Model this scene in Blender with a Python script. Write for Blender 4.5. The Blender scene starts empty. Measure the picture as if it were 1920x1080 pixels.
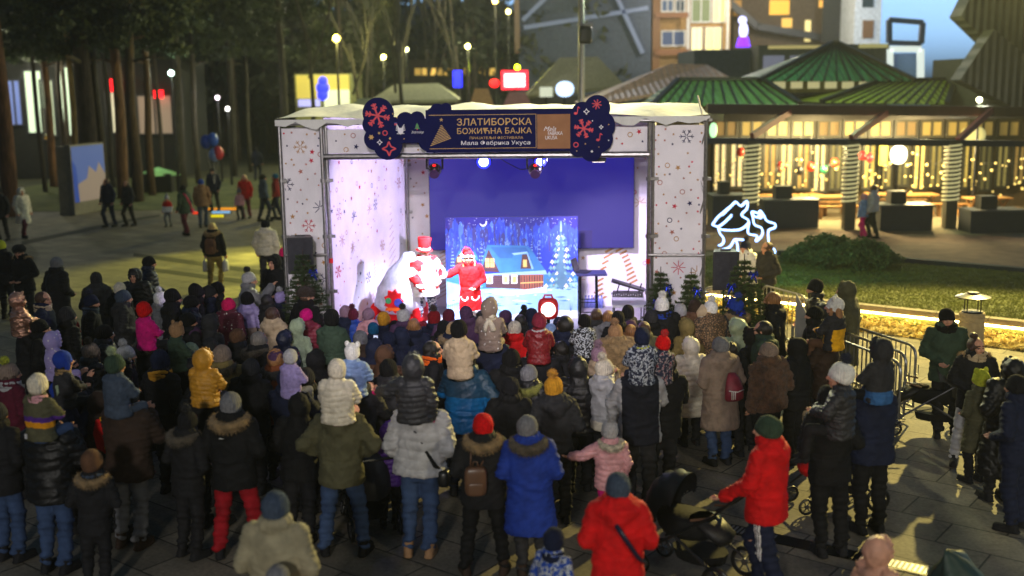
import bpy, math, random
import numpy as np
from mathutils import Vector, Matrix, Euler
sc = bpy.context.scene
R = math.radians
rnd = random.Random(7)
# ------------------------------------------------------------------ camera
F, CH = 2100.0, 4.9
PITCH, ROLL = math.atan(380 / F), R(0.7)
cd = bpy.data.cameras.new('camera'); cam = bpy.data.objects.new('camera', cd)
sc.collection.objects.link(cam); sc.camera = cam
CM = Matrix.Translation((0, 0, CH)) @ Matrix.Rotation(R(90) - PITCH, 4, 'X') @ Matrix.Rotation(-ROLL, 4, 'Z')
cam.matrix_world = CM
cd.sensor_width = 36; cd.lens = 36 * F / 1920; cd.clip_end = 2000; cd.clip_start = .1
cd.dof.use_dof = True; cd.dof.focus_distance = 15.6; cd.dof.aperture_fstop = 0.67
# ------------------------------------------------------------------ world, exposure, lamps
w = bpy.data.worlds.new('World'); sc.world = w; w.use_nodes = True
wn = w.node_tree.nodes; sky = wn.new('ShaderNodeTexSky'); sky.sky_type = 'NISHITA'
sky.sun_disc = False; sky.sun_elevation = R(-4.3); sky.sun_rotation = R(30)
wb = wn.new('ShaderNodeMix'); wb.data_type = 'RGBA'; wb.blend_type = 'MULTIPLY'; wb.inputs[0].default_value = 1; wb.inputs[7].default_value = (.55, 1.0, 1.6, 1)   # lamp-light white balance
bw = wn.new('ShaderNodeRGBToBW'); w.node_tree.links.new(sky.outputs[0], bw.inputs[0]); w.node_tree.links.new(bw.outputs[0], wb.inputs[6]); w.node_tree.links.new(wb.outputs[2], wn['Background'].inputs[0]); wn['Background'].inputs[1].default_value = 6.0
sc.view_settings.view_transform = 'Standard'; sc.view_settings.look = 'None'
sc.view_settings.exposure = 0.0; sc.view_settings.gamma = 1
sc.cycles.use_denoising = True
sc.cycles.max_bounces = 5; sc.cycles.sample_clamp_indirect = 4
COLL = sc.collection
def lamp(name, kind, loc, energy, col, target=None, size=.2, angle=60, blend=.4):
    l = bpy.data.lights.new(name, kind); l.energy = energy; l.color = col
    if kind in ('POINT', 'SPOT'): l.shadow_soft_size = size
    if kind == 'SPOT': l.spot_size = R(angle); l.spot_blend = blend
    if kind == 'SUN': l.angle = size
    o = bpy.data.objects.new(name, l); COLL.objects.link(o); o.location = loc
    if target is not None:
        o.rotation_euler = (Vector(target) - Vector(loc)).to_track_quat('-Z', 'Y').to_euler()
    return o
# dusk: very weak sun lamp added as fill (from behind the camera, high), same direction family as plaza lamps
lamp('sun', 'SUN', (0, 0, 30), 0.05, (1, .93, .85), (2, 14, 0), R(12))
lamp('right_paving_fill_light', 'SPOT', (11, -5, 8.5), 2600, (1, .88, .55), (5.5, 11.5, 0), .6, 56, .8)  # unseen lamp added to fill the shaded paving at right
# plaza street lamps standing outside the picture, with added fill lamps
lamp('street_lamp_light_right', 'SPOT', (12.6, 27.5, 8.2), 21000, (1, .78, .22), (4.0, 11.5, 0), .12, 86, .4)
lamp('behind_fill_light', 'SPOT', (-4.5, -14, 8.2), 7600, (1, .95, .86), (.2, 10, .6), .9, 52, .8)  # unseen fill lamp added behind the camera to light the backs
lamp('front_flood_light', 'SPOT', (-1, -6, 10), 9000, (1, .90, .98), (-.3, 18.6, 2.9), .3, 22, .5)  # unseen spot added from the front to brighten the stage wings
lamp('street_lamp_light_plaza', 'SPOT', (-3.6, 38, 8.5), 9000, (.92, .88, .12), (-7.3, 31.2, 0), .12, 44, .55)
lamp('street_lamp_light_plaza', 'SPOT', (-3.6, 38, 8.5), 11000, (1, .92, .14), (-7.6, 32.6, 0), .1, 15, .7)
lamp('street_lamp_light_plaza', 'SPOT', (-3.6, 38, 8.5), 9000, (1, .92, .14), (-7.0, 26.4, 0), .1, 9, .6)
lamp('street_lamp_light_stage', 'SPOT', (1.6, 30, 9), 9000, (1, .97, .55), (0, 20, 4.4), .15, 50, .6)
lamp('lawn_flood_light', 'SPOT', (5.2, 24.5, 2.2), 210, (.25, 1, .5), (7.6, 27.5, .3), .1, 100, .8)
# ------------------------------------------------------------------ pixel helpers
def ray(px, py):
    return (CM.to_3x3() @ Vector(((px - 960) / F, -(py - 540) / F, -1))).normalized()
def at_z(px, py, z=0):
    d = ray(px, py); t = (z - CH) / d.z
    return Vector((d.x * t, d.y * t, z))
def at_y(px, py, y):
    d = ray(px, py); t = y / d.y
    return Vector((d.x * t, y, CH + d.z * t))
# ------------------------------------------------------------------ materials
def lin(c):
    return tuple(((v / 255) / 12.92 if v / 255 <= .04045 else ((v / 255 + .055) / 1.055) ** 2.4) for v in c[:3])
COL = dict(black=(27, 27, 31), jet=(18, 18, 21), navy=(24, 31, 56), charcoal=(46, 46, 50), grey=(118, 118, 122), lgrey=(176, 175, 178), white=(228, 226, 222),
 cream=(216, 206, 186), beige=(184, 163, 134), brown=(96, 68, 50), dkbrown=(54, 40, 33), olive=(84, 82, 60), khaki=(128, 112, 68), green=(52, 70, 56),
 mint=(156, 172, 142), red=(205, 14, 20), dkred=(122, 20, 30), pink=(226, 28, 100), magenta=(208, 14, 120), lpink=(218, 160, 168), mauve=(146, 116, 136),
 lilac=(156, 142, 196), purple=(84, 44, 136), blue=(22, 66, 160), teal=(14, 84, 122), royal=(30, 58, 150), lblue=(128, 156, 204), mustard=(196, 140, 40),
 yellow=(232, 172, 26), lime=(186, 192, 56), limefur=(140, 140, 62), orange=(226, 96, 24), tan=(158, 122, 88), denim=(56, 76, 112), rosegold=(196, 146, 124), skin=(205, 150, 122),
 hbrown=(70, 46, 32), hblond=(196, 164, 112), hgrey=(120, 114, 108), hfair=(150, 104, 62), hblack=(26, 22, 20), furtan=(150, 124, 86), furgrey=(90, 80, 66),
 metal=(150, 150, 152), dkmetal=(60, 60, 64), steel=(30, 30, 34), burg=(92, 28, 48), slate=(62, 74, 92), plum=(78, 52, 84), taupe=(140, 122, 110), wine=(130, 40, 60), rust=(122, 66, 36), khakig=(150, 142, 116))
MATS = {}
def C(c): return COL[c] if isinstance(c, str) else c
def nodes(name):
    m = bpy.data.materials.new(name); m.use_nodes = True
    nt = m.node_tree; return m, nt, nt.nodes, nt.nodes['Principled BSDF'], nt.nodes['Material Output']
def noise(nt, scale, detail=3, vec=None, rough=.55, sc3=None):
    tc = nt.nodes.new('ShaderNodeTexCoord'); n = nt.nodes.new('ShaderNodeTexNoise')
    n.inputs['Scale'].default_value = scale; n.inputs['Detail'].default_value = detail; n.inputs['Roughness'].default_value = rough
    src = tc.outputs['Object'] if vec is None else vec
    if sc3:
        mp = nt.nodes.new('ShaderNodeMapping'); mp.inputs['Scale'].default_value = sc3
        nt.links.new(src, mp.inputs[0]); src = mp.outputs[0]
    nt.links.new(src, n.inputs['Vector']); return n
def ramp(nt, fac, stops, interp='LINEAR'):
    r = nt.nodes.new('ShaderNodeValToRGB'); r.color_ramp.interpolation = interp
    e = r.color_ramp.elements
    while len(e) < len(stops): e.new(.5)
    for k, (p, c) in enumerate(stops):
        e[k].position = p; e[k].color = (*c, 1) if len(c) == 3 else c
    nt.links.new(fac, r.inputs[0]); return r
def bump(nt, bsdf, height, strength=.4, dist=.01):
    b = nt.nodes.new('ShaderNodeBump'); b.inputs['Strength'].default_value = strength; b.inputs['Distance'].default_value = dist
    nt.links.new(height, b.inputs['Height']); nt.links.new(b.outputs[0], bsdf.inputs['Normal'])
def scalec(c, k): return tuple(min(1, v * k) for v in c)
def mat(col, kind='cloth'):
    key = (str(col), kind)
    if key in MATS: return MATS[key]
    c = lin(C(col)); m, nt, ns, bs, out = nodes('%s_%s' % (kind, col if isinstance(col, str) else 'c%d_%d_%d' % tuple(col[:3])))
    I = bs.inputs
    def var(scale, a, b, detail=4, sc3=None):
        n = noise(nt, scale, detail, sc3=sc3); r = ramp(nt, n.outputs[0], [(.3, scalec(c, a)), (.7, scalec(c, b))])
        nt.links.new(r.outputs[0], I['Base Color']); return n
    if kind in ('cloth', 'puffer', 'shiny', 'denim', 'wool'):
        n = var(9, .72, 1.2)
        I['Roughness'].default_value = {'cloth': .8, 'puffer': .5, 'shiny': .24, 'denim': .85, 'wool': .95}[kind]
        if kind == 'shiny': I['Metallic'].default_value = .75
        I['Specular IOR Level'].default_value = .25 if kind in ('cloth', 'wool', 'denim') else .4
        n2 = noise(nt, 21 if kind != 'wool' else 120, 6, sc3=(1, 1, .6), rough=.62); bump(nt, bs, n2.outputs[0], .45 if kind != 'shiny' else .8, .016)
    elif kind == 'knit':
        n = var(30, .75, 1.2); I['Roughness'].default_value = .95; I['Specular IOR Level'].default_value = .2
        tc = ns.new('ShaderNodeTexCoord'); sp = ns.new('ShaderNodeSeparateXYZ'); nt.links.new(tc.outputs['Object'], sp.inputs[0])
        at = ns.new('ShaderNodeMath'); at.operation = 'ARCTAN2'; nt.links.new(sp.outputs[0], at.inputs[0]); nt.links.new(sp.outputs[1], at.inputs[1])
        mu = ns.new('ShaderNodeMath'); mu.operation = 'MULTIPLY'; mu.inputs[1].default_value = 26; nt.links.new(at.outputs[0], mu.inputs[0])
        si = ns.new('ShaderNodeMath'); si.operation = 'SINE'; nt.links.new(mu.outputs[0], si.inputs[0]); bump(nt, bs, si.outputs[0], .6, .004)
    elif kind == 'fur':
        n = var(14, .5, 1.35, 5); I['Roughness'].default_value = 1; I['Sheen Weight'].default_value = .1
        n2 = noise(nt, 60, 3, sc3=(1, 1, .3)); bump(nt, bs, n2.outputs[0], 1, .03)
    elif kind in ('dots', 'stars', 'camo', 'leopard', 'sequin', 'floral'):
        tc = ns.new('ShaderNodeTexCoord'); v = ns.new('ShaderNodeTexVoronoi'); nt.links.new(tc.outputs['Object'], v.inputs[0])
        w2 = (.75, .72, .68)
        if kind == 'dots': v.inputs['Scale'].default_value = 11; st = [(.0, w2), (.17, w2), (.2, c), (1, c)]
        elif kind == 'stars': v.inputs['Scale'].default_value = 14; v.distance = 'MINKOWSKI'; v.inputs['Exponent'].default_value = .6; st = [(0, w2), (.42, w2), (.5, c), (1, c)]
        elif kind == 'leopard': v.inputs['Scale'].default_value = 26; st = [(0, c), (.28, c), (.36, (.03, .02, .015)), (.55, (.05, .035, .02)), (.7, scalec(c, .6)), (1, c)]
        elif kind == 'sequin': v.inputs['Scale'].default_value = 60; st = [(0, scalec(c, 1.5)), (.5, c), (1, scalec(c, .2))]
        else: v.inputs['Scale'].default_value = 20
        if kind in ('camo', 'floral'):
            n = noise(nt, 17, 2); cols = [(0, c), (.46, c), (.5, (.32, .36, .42)), (.55, (.55, .58, .62)), (.6, scalec(c, .4))] if kind == 'camo' else [(0, c), (.5, c), (.54, (.35, .3, .3)), (.6, (.25, .02, .04)), (.66, c)]
            r = ramp(nt, n.outputs[0], cols, 'CONSTANT')
        else: r = ramp(nt, v.outputs['Distance'], st)
        nt.links.new(r.outputs[0], I['Base Color']); I['Roughness'].default_value = .45 if kind == 'sequin' else .75
        n2 = noise(nt, 26, 4); bump(nt, bs, n2.outputs[0], .5, .012)
    elif kind == 'canvas':
        n = var(2.5, .9, 1.05, 3); I['Roughness'].default_value = .75; I['Transmission Weight'].default_value = 0
        n2 = noise(nt, 5, 3, sc3=(1.2, 1.2, .5)); bump(nt, bs, n2.outputs[0], .35, .05)
    elif kind == 'metal':
        I['Metallic'].default_value = .85; n = var(20, .7, 1.1); I['Roughness'].default_value = .38
    elif kind == 'paint':
        n = var(6, .85, 1.1); I['Roughness'].default_value = .5
    elif kind == 'matte':
        n = var(6, .9, 1.06); I['Roughness'].default_value = .95; I['Specular IOR Level'].default_value = .05
    elif kind == 'plastic':
        n = var(12, .85, 1.1); I['Roughness'].default_value = .35
    elif kind == 'skin':
        n = var(25, .85, 1.1); I['Roughness'].default_value = .55; I['Subsurface Weight'].default_value = .08
    elif kind == 'hair':
        n = var(90, .5, 1.5, 3, (1, 1, .08)); I['Roughness'].default_value = .45
        n2 = noise(nt, 140, 2, sc3=(1, 1, .06)); bump(nt, bs, n2.outputs[0], 1, .01)
    elif kind == 'bark':
        n = var(7, .45, 1.3, 6, (1, 1, .25)); I['Roughness'].default_value = .95; n2 = noise(nt, 14, 5, sc3=(1, 1, .2)); bump(nt, bs, n2.outputs[0], 1, .08)
    elif kind == 'leaf':
        n = var(3, .5, 1.5, 4); I['Roughness'].default_value = .7
        tr = ns.new('ShaderNodeBsdfTranslucent'); tr.inputs[0].default_value = (*c, 1); mx = ns.new('ShaderNodeMixShader'); mx.inputs[0].default_value = .25
        nt.links.new(bs.outputs[0], mx.inputs[1]); nt.links.new(tr.outputs[0], mx.inputs[2]); nt.links.new(mx.outputs[0], out.inputs[0])
    elif kind == 'stone':
        n = var(5, .7, 1.2, 7); I['Roughness'].default_value = .85; n2 = noise(nt, 30, 5); bump(nt, bs, n2.outputs[0], .5, .02)
    elif kind == 'tile':
        n = var(3, .7, 1.25, 4); I['Roughness'].default_value = .5
        tc = ns.new('ShaderNodeTexCoord'); wv = ns.new('ShaderNodeTexWave'); wv.inputs['Scale'].default_value = 1.1; nt.links.new(tc.outputs['Object'], wv.inputs[0]); bump(nt, bs, wv.outputs[0], .8, .06)
    else: raise KeyError(kind)
    MATS[key] = m; return m
def glow(col, strength, name='lamp_glow'):
    key = (str(col), 'glow', strength)
    if key in MATS: return MATS[key]
    m, nt, ns, bs, out = nodes(name); c = lin(C(col))
    bs.inputs['Base Color'].default_value = (*scalec(c, .6 if 'display' not in name else .05), 1); bs.inputs['Roughness'].default_value = .6; bs.inputs['Emission Color'].default_value = (*c, 1); bs.inputs['Emission Strength'].default_value = strength
    MATS[key] = m; return m
# ------------------------------------------------------------------ mesh building
def link(o, parent=None):
    COLL.objects.link(o)
    if parent is not None: o.parent = parent
    return o
def tag(o, label=None, cat=None, group=None, kind=None):
    if label: o['label'] = label
    if cat: o['category'] = cat
    if group: o['group'] = group
    if kind: o['kind'] = kind
    return o
def thing(name, label, cat, loc=(0, 0, 0), rz=0, group=None, scale=1):
    o = bpy.data.objects.new(name, None); o.empty_display_size = .2; link(o); o.location = loc; o.rotation_euler = (0, 0, rz); o.scale = (scale,) * 3
    return tag(o, label, cat, group)
class MB:
    def __init__(s): s.v, s.f, s.m, s.n, s.cur = [], [], [], 0, 0
    def add(s, V, Fs, mi=None):
        V = np.asarray(V, float); s.v.append(V); b = s.n; s.n += len(V)
        mi = s.cur if mi is None else mi
        for f in Fs: s.f.append([i + b for i in f]); s.m.append(mi)
        return s
    def box(s, c, size, rz=0, mi=None, M=None):
        x, y, z = [v / 2 for v in size]
        V = np.array([(a * x, b * y, d * z) for a in (-1, 1) for b in (-1, 1) for d in (-1, 1)])
        if rz: V = V @ np.array([[math.cos(rz), math.sin(rz), 0], [-math.sin(rz), math.cos(rz), 0], [0, 0, 1]])
        if M is not None: V = np.array([M @ Vector(v) for v in V])
        return s.add(V + np.array(c), [(0, 1, 3, 2), (4, 6, 7, 5), (0, 4, 5, 1), (2, 3, 7, 6), (0, 2, 6, 4), (1, 5, 7, 3)], mi)
    def beam(s, a, b, wx, wz=None, mi=None):
        a, b = Vector(a), Vector(b); d = b - a; L = d.length; wz = wz or wx
        q = d.to_track_quat('Y', 'Z').to_matrix()
        return s.box((a + b) / 2, (wx, L, wz), M=q, mi=mi)
    def loft(s, rings, seg=16, cap=True, mi=None, frames=None):
        # rings: (center, rx, ry) in horizontal planes
        V, Fs = [], []
        for (c, rx, ry) in rings:
            for k in range(seg):
                a = 2 * math.pi * k / seg; V.append((c[0] + rx * math.cos(a), c[1] + ry * math.sin(a), c[2]))
        for i in range(len(rings) - 1):
            for k in range(seg):
                k2 = (k + 1) % seg; Fs.append((i * seg + k, i * seg + k2, (i + 1) * seg + k2, (i + 1) * seg + k))
        if cap: Fs.append(tuple(range(seg))[::-1]); Fs.append(tuple((len(rings) - 1) * seg + k for k in range(seg)))
        return s.add(V, Fs, mi)
    def tube(s, pts, rad, seg=8, cap=True, mi=None, flat=1):
        pts = [Vector(p) for p in pts]; n = len(pts); rad = rad if hasattr(rad, '__len__') else [rad] * n
        V, Fs = [], []; up = None
        for i, p in enumerate(pts):
            d = (pts[min(i + 1, n - 1)] - pts[max(i - 1, 0)]).normalized()
            if up is None: up = d.orthogonal().normalized()
            up = (up - d * up.dot(d)); up = up.normalized() if up.length > 1e-6 else d.orthogonal().normalized(); sd = d.cross(up)
            for k in range(seg):
                a = 2 * math.pi * k / seg; V.append(p + (up * math.cos(a) + sd * math.sin(a) * flat) * rad[i])
        for i in range(n - 1):
            for k in range(seg):
                k2 = (k + 1) % seg; Fs.append((i * seg + k, i * seg + k2, (i + 1) * seg + k2, (i + 1) * seg + k))
        if cap: Fs.append(tuple(range(seg))[::-1]); Fs.append(tuple((n - 1) * seg + k for k in range(seg)))
        return s.add([tuple(v) for v in V], Fs, mi)
    def ell(s, c, r, seg=14, rings=9, M=None, mi=None):
        V, Fs = [], []
        for i in range(rings + 1):
            t = math.pi * i / rings
            for k in range(seg):
                a = 2 * math.pi * k / seg; v = Vector((r[0] * math.sin(t) * math.cos(a), r[1] * math.sin(t) * math.sin(a), r[2] * math.cos(t)))
                if M is not None: v = M @ v
                V.append((v.x + c[0], v.y + c[1], v.z + c[2]))
        for i in range(rings):
            for k in range(seg):
                k2 = (k + 1) % seg; Fs.append((i * seg + k, (i + 1) * seg + k, (i + 1) * seg + k2, i * seg + k2))
        return s.add(V, Fs, mi)
    def rc(s, p0, p1, r0, r1, seg=12):
        p0, p1 = Vector(p0), Vector(p1); d = (p1 - p0); L = max(d.length, 1e-5); d = d / L
        pts, rr = [], []
        for a in (-80, -50, -20): pts.append(p0 + d * r0 * math.sin(R(a))); rr.append(r0 * math.cos(R(a)))
        for a in (20, 50, 80): pts.append(p1 + d * r1 * math.sin(R(a))); rr.append(r1 * math.cos(R(a)))
        return s.tube(pts, rr, seg)
    def prism(s, poly, org, ux, uy, depth, mi=None, uz=None):
        # polygon in plane (ux, uy) at org, extruded backwards along uz (default ux x uy) by depth
        org, ux, uy = Vector(org), Vector(ux), Vector(uy); uz = uz or ux.cross(uy).normalized()
        n = len(poly); A = [org + ux * x + uy * y for x, y in poly]; B = [p - uz * depth for p in A]
        Fs = [tuple(range(n)), tuple(range(2 * n - 1, n - 1, -1))] + [(k, n + k, n + (k + 1) % n, (k + 1) % n) for k in range(n)]
        return s.add([tuple(p) for p in A + B], Fs, mi)
    def poly(s, poly, org, ux, uy, mi=None):
        org, ux, uy = Vector(org), Vector(ux), Vector(uy)
        return s.add([tuple(org + ux * x + uy * y) for x, y in poly], [tuple(range(len(poly)))], mi)
    def mesh(s, name):
        me = bpy.data.meshes.new(name); V = np.concatenate(s.v) if s.v else np.zeros((0, 3))
        me.from_pydata(V.tolist(), [], s.f); me.polygons.foreach_set('material_index', np.array(s.m, dtype=np.int32)); me.update(); return me
    def build(s, name, mats, parent=None, smooth=False, loc=(0, 0, 0)):
        me = s.mesh(name)
        for m in (mats if isinstance(mats, (list, tuple)) else [mats]): me.materials.append(m)
        if smooth: me.shade_smooth()
        o = bpy.data.objects.new(name, me); link(o, parent); o.location = loc; return o
# ---- queue of soft shapes that are voxel-remeshed together in one go
QUEUE = []
def soft(mb, voxel, post, smooth=5):
    me = mb.mesh('soft'); o = bpy.data.objects.new('soft', me)
    m = o.modifiers.new('r', 'REMESH'); m.mode = 'VOXEL'; m.voxel_size = voxel; m.use_smooth_shade = True
    m = o.modifiers.new('s', 'SMOOTH'); m.factor = .5; m.iterations = smooth
    QUEUE.append((o, post))
def flush():
    global QUEUE
    ts = bpy.data.scenes.new('tmp')
    for o, p in QUEUE: ts.collection.objects.link(o)
    vl = ts.view_layers[0]; vl.update(); dg = vl.depsgraph; out = []
    for o, p in QUEUE:
        me = bpy.data.meshes.new_from_object(o.evaluated_get(dg)); out.append((me, p))
    for o, p in QUEUE:
        d = o.data; bpy.data.objects.remove(o); bpy.data.meshes.remove(d)
    bpy.data.scenes.remove(ts); QUEUE = []
    for me, p in out: p(me)
def co_of(me):
    P = np.empty(len(me.vertices) * 3); me.vertices.foreach_get('co', P); return P.reshape(-1, 3)
def no_of(me):
    P = np.empty(len(me.vertices) * 3); me.vertices.foreach_get('normal', P); return P.reshape(-1, 3)
def set_co(me, P): me.vertices.foreach_set('co', np.ascontiguousarray(P).ravel()); me.update()
def wav(P, freq, seed, n=5):
    g = np.random.RandomState(seed); out = np.zeros(len(P))
    for k in range(n):
        d = g.normal(size=3) * np.array([1, 1, .8]); d /= np.linalg.norm(d); out += np.sin(P @ (d * freq * g.uniform(.6, 1.6)) * 1.0 + g.uniform(0, 6.28))
    return out / n ** .5
# ================================================================== PEOPLE
def sgn_pow(a, e): return math.copysign(abs(a) ** e, a)
def sell(mb, c, r, e=.4, seg=20, rings=12, M=None, mi=None):
    V, Fs = [], []
    for i in range(rings + 1):
        t = -math.pi / 2 + math.pi * i / rings
        for k in range(seg):
            a = 2 * math.pi * k / seg; ct, st = sgn_pow(math.cos(t), e), sgn_pow(math.sin(t), e)
            v = Vector((r[0] * ct * sgn_pow(math.cos(a), e), r[1] * ct * sgn_pow(math.sin(a), e), r[2] * st))
            if M is not None: v = M @ v
            V.append((v.x + c[0], v.y + c[1], v.z + c[2]))
    for i in range(rings):
        for k in range(seg):
            k2 = (k + 1) % seg; Fs.append((i * seg + k, i * seg + k2, (i + 1) * seg + k2, (i + 1) * seg + k))
    return mb.add(V, Fs, mi)
ARMS = dict(  # elbow, wrist for the right arm (x>0); the left arm mirrors
    down=((.265, -.04, 1.16), (.255, .06, .92)), front=((.275, -.05, 1.17), (.11, .20, 1.06)), hold=((.275, .12, 1.20), (.13, .22, 1.40)),
    out=((.36, -.06, 1.20), (.20, .12, 1.05)), push=((.262, .04, 1.17), (.20, .33, .98)), phone=((.25, .16, 1.25), (.10, .36, 1.50)),
    ride=((.25, .12, 1.22), (.10, .30, 1.18)), reach=((.33, .16, 1.30), (.42, .38, 1.42)), hips=((.34, -.08, 1.20), (.19, .06, 1.04)), side=((.40, .06, 1.30), (.55, .16, 1.26)))
def joints(pose, hs):
    legs, al, ar = (pose.split('/') + ['front', 'front'])[:3] if '/' in pose else (pose, 'front', 'front')
    J = {}
    for s, n, arm in ((-1, 'L', al), (1, 'R', ar)):
        e, wr = ARMS[arm]
        J['sh' + n] = Vector((s * .185, -.005, 1.42)); J['el' + n] = Vector((s * e[0], e[1], e[2])); J['wr' + n] = Vector((s * wr[0], wr[1], wr[2]))
        if legs == 'ride': L = ((.10, .03, .93), (.165, .36, .94), (.13, .42, .50), (.14, .54, .46))
        elif legs == 'walk': L = ((.09, 0, .92), (.10, .12 * s + .06, .50), (.09, .14 * s - .06, .09), (.10, .14 * s + .08, .04))
        elif legs == 'wide': L = ((.10, 0, .92), (.16, .03, .49), (.20, -.01, .09), (.24, .14, .04))
        else: L = ((.09, 0, .92), (.105, .03, .49), (.11, -.01, .09), (.13, .15, .04))
        for nm, p in zip(('hip', 'kn', 'an', 'to'), L): J[nm + n] = Vector((s * p[0], p[1], p[2]))
    J['hc'] = Vector((0, .02, 1.455 + .148 * hs)); J['hs'] = hs; J['legs'] = legs; J['dz'] = -.83 if legs == 'ride' else 0
    return J
def shift(me_or_mb, dz):
    for v in me_or_mb.v: v[:, 2] += dz
CACHE = {}
def holder(name, parent, mats, key, make, slot_obj=True):
    """object whose mesh (made once per key) may still be in the queue; materials live on the object"""
    if key not in CACHE:
        me = bpy.data.meshes.new(name); CACHE[key] = me
        for _ in mats: me.materials.append(None)
        make(me)
    o = bpy.data.objects.new(name, CACHE[key]); link(o, parent)
    for s, m in zip(o.material_slots, mats): s.link = 'OBJECT'; s.material = m
    return o
def fill(me, src):   # copy the geometry of mesh src into the already linked mesh me
    n = len(src.vertices); P = co_of(src); lt = np.empty(len(src.polygons), np.int32); src.polygons.foreach_get('loop_total', lt)
    lv = np.empty(len(src.loops), np.int32); src.loops.foreach_get('vertex_index', lv); mi = np.empty(len(src.polygons), np.int32); src.polygons.foreach_get('material_index', mi)
    me.vertices.add(n); me.vertices.foreach_set('co', P.ravel()); me.loops.add(len(lv)); me.loops.foreach_set('vertex_index', lv)
    me.polygons.add(len(lt)); st = np.concatenate([[0], np.cumsum(lt)[:-1]]).astype(np.int32); me.polygons.foreach_set('loop_start', st); me.polygons.foreach_set('material_index', mi)
    me.update(calc_edges=True); me.shade_smooth(); bpy.data.meshes.remove(src)
def hand(mb, J, n):
    s = -1 if n == 'L' else 1; wr, el = J['wr' + n], J['el' + n]; d = (wr - el).normalized()
    sd = Vector((s, 0, 0)); sd = (sd - d * sd.dot(d)).normalized(); nm = d.cross(sd) * s; nm = nm if nm.y > 0 else -nm
    mb.rc(wr - d * .03, wr + d * .02, .030, .028); 
    for k in range(4): mb.rc(wr + d * .01 + sd * (k - 1.5) * .012, wr + d * .088 + sd * (k - 1.5) * .021, .019, .0125, 8)
    for k, L in enumerate((.066, .076, .070, .054)):
        b = wr + d * .086 + sd * (1.5 - k) * .022; m1 = b + d * L * .55 + nm * .012; e = m1 + d * L * .33 + nm * .03
        mb.rc(b, m1, .0105, .0098, 8); mb.rc(m1, e, .0098, .0085, 8)
    b = wr + d * .03 + sd * .03; m1 = b + d * .032 + sd * .026 + nm * .012; mb.rc(b, m1, .014, .012, 8); mb.rc(m1, m1 + d * .032 + nm * .012, .012, .0095, 8)
def body(parent, pose, J, skin='skin', look=0):
    key = ('body', pose, round(J['hs'], 2), look); hs = J['hs']
    def make(me):
        mb = MB(); hc = J['hc']; Rz = Matrix.Rotation(R(look), 3, 'Z')
        def h(x, y, z): return tuple(hc + Rz @ Vector((x, y, z)) * hs)
        def he(c, r): mb.ell(h(*c), tuple(v * hs for v in r), 18, 12, Rz)
        def hr(a, b, r0, r1): mb.rc(h(*a), h(*b), r0 * hs, r1 * hs)
        he((0, -.012, .022), (.077, .096, .099)); he((0, .026, -.045), (.057, .066, .072)); he((0, .05, -.092), (.034, .032, .024))
        hr((0, .092, .018), (0, .112, -.024), .008, .013); hr((-.012, .098, -.03), (.012, .098, -.03), .009, .009); hr((-.036, .082, .032), (.036, .082, .032), .011, .011)
        for s in (-1, 1): he((s * .078, -.005, -.008), (.010, .022, .032)); he((s * .034, .062, -.022), (.026, .03, .03)); he((s * .03, .080, .010), (.013, .011, .011))
        hr((-.019, .084, -.058), (.019, .084, -.058), .007, .007); hr((-.017, .083, -.068), (.017, .083, -.068), .008, .008)
        hr((0, -.02, -.06), (0, -.025, -.19), .052, .058)
        mb.loft([((0, .01, .82), .11, .09), ((0, 0, .9), .16, .115), ((0, 0, 1.0), .145, .10), ((0, 0, 1.12), .135, .095), ((0, .01, 1.27), .16, .115), ((0, 0, 1.38), .165, .10), ((0, -.01, 1.45), .10, .07)], 18)
        for n in 'LR':
            mb.rc(J['sh' + n], J['el' + n], .056, .042); mb.rc(J['el' + n], J['wr' + n], .042, .028); mb.rc(J['hip' + n], J['kn' + n], .086, .056); mb.rc(J['kn' + n], J['an' + n], .056, .036); mb.rc(J['an' + n], J['to' + n], .036, .03); hand(mb, J, n)
        shift(mb, J['dz'])
        def post(src):
            P = co_of(src); n = len(src.polygons); ce = np.empty(n * 3); src.polygons.foreach_get('center', ce); ce = ce.reshape(-1, 3)
            q = (ce - np.array(hc + Vector((0, 0, J['dz'])))) / hs; c, s = math.cos(-R(look)), math.sin(-R(look)); q[:, :2] = q[:, :2] @ np.array([[c, s], [-s, c]])
            mi = np.zeros(n, np.int32); f = q[:, 1] > .06
            mi[f & (np.abs(np.abs(q[:, 0]) - .03) < .014) & (np.abs(q[:, 2] - .010) < .0075)] = 1
            mi[f & (np.abs(q[:, 0]) < .022) & (np.abs(q[:, 2] + .063) < .009)] = 2
            mi[f & (np.abs(np.abs(q[:, 0]) - .03) < .019) & (np.abs(q[:, 2] - .036) < .006)] = 3
            src.polygons.foreach_set('material_index', mi); fill(me, src)
        soft(mb, .0085, post, 3)
    return holder('body', parent, [mat(skin, 'skin'), mat((40, 32, 28), 'plastic'), mat((170, 92, 84), 'skin'), mat('hbrown', 'hair')], key, make)
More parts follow.
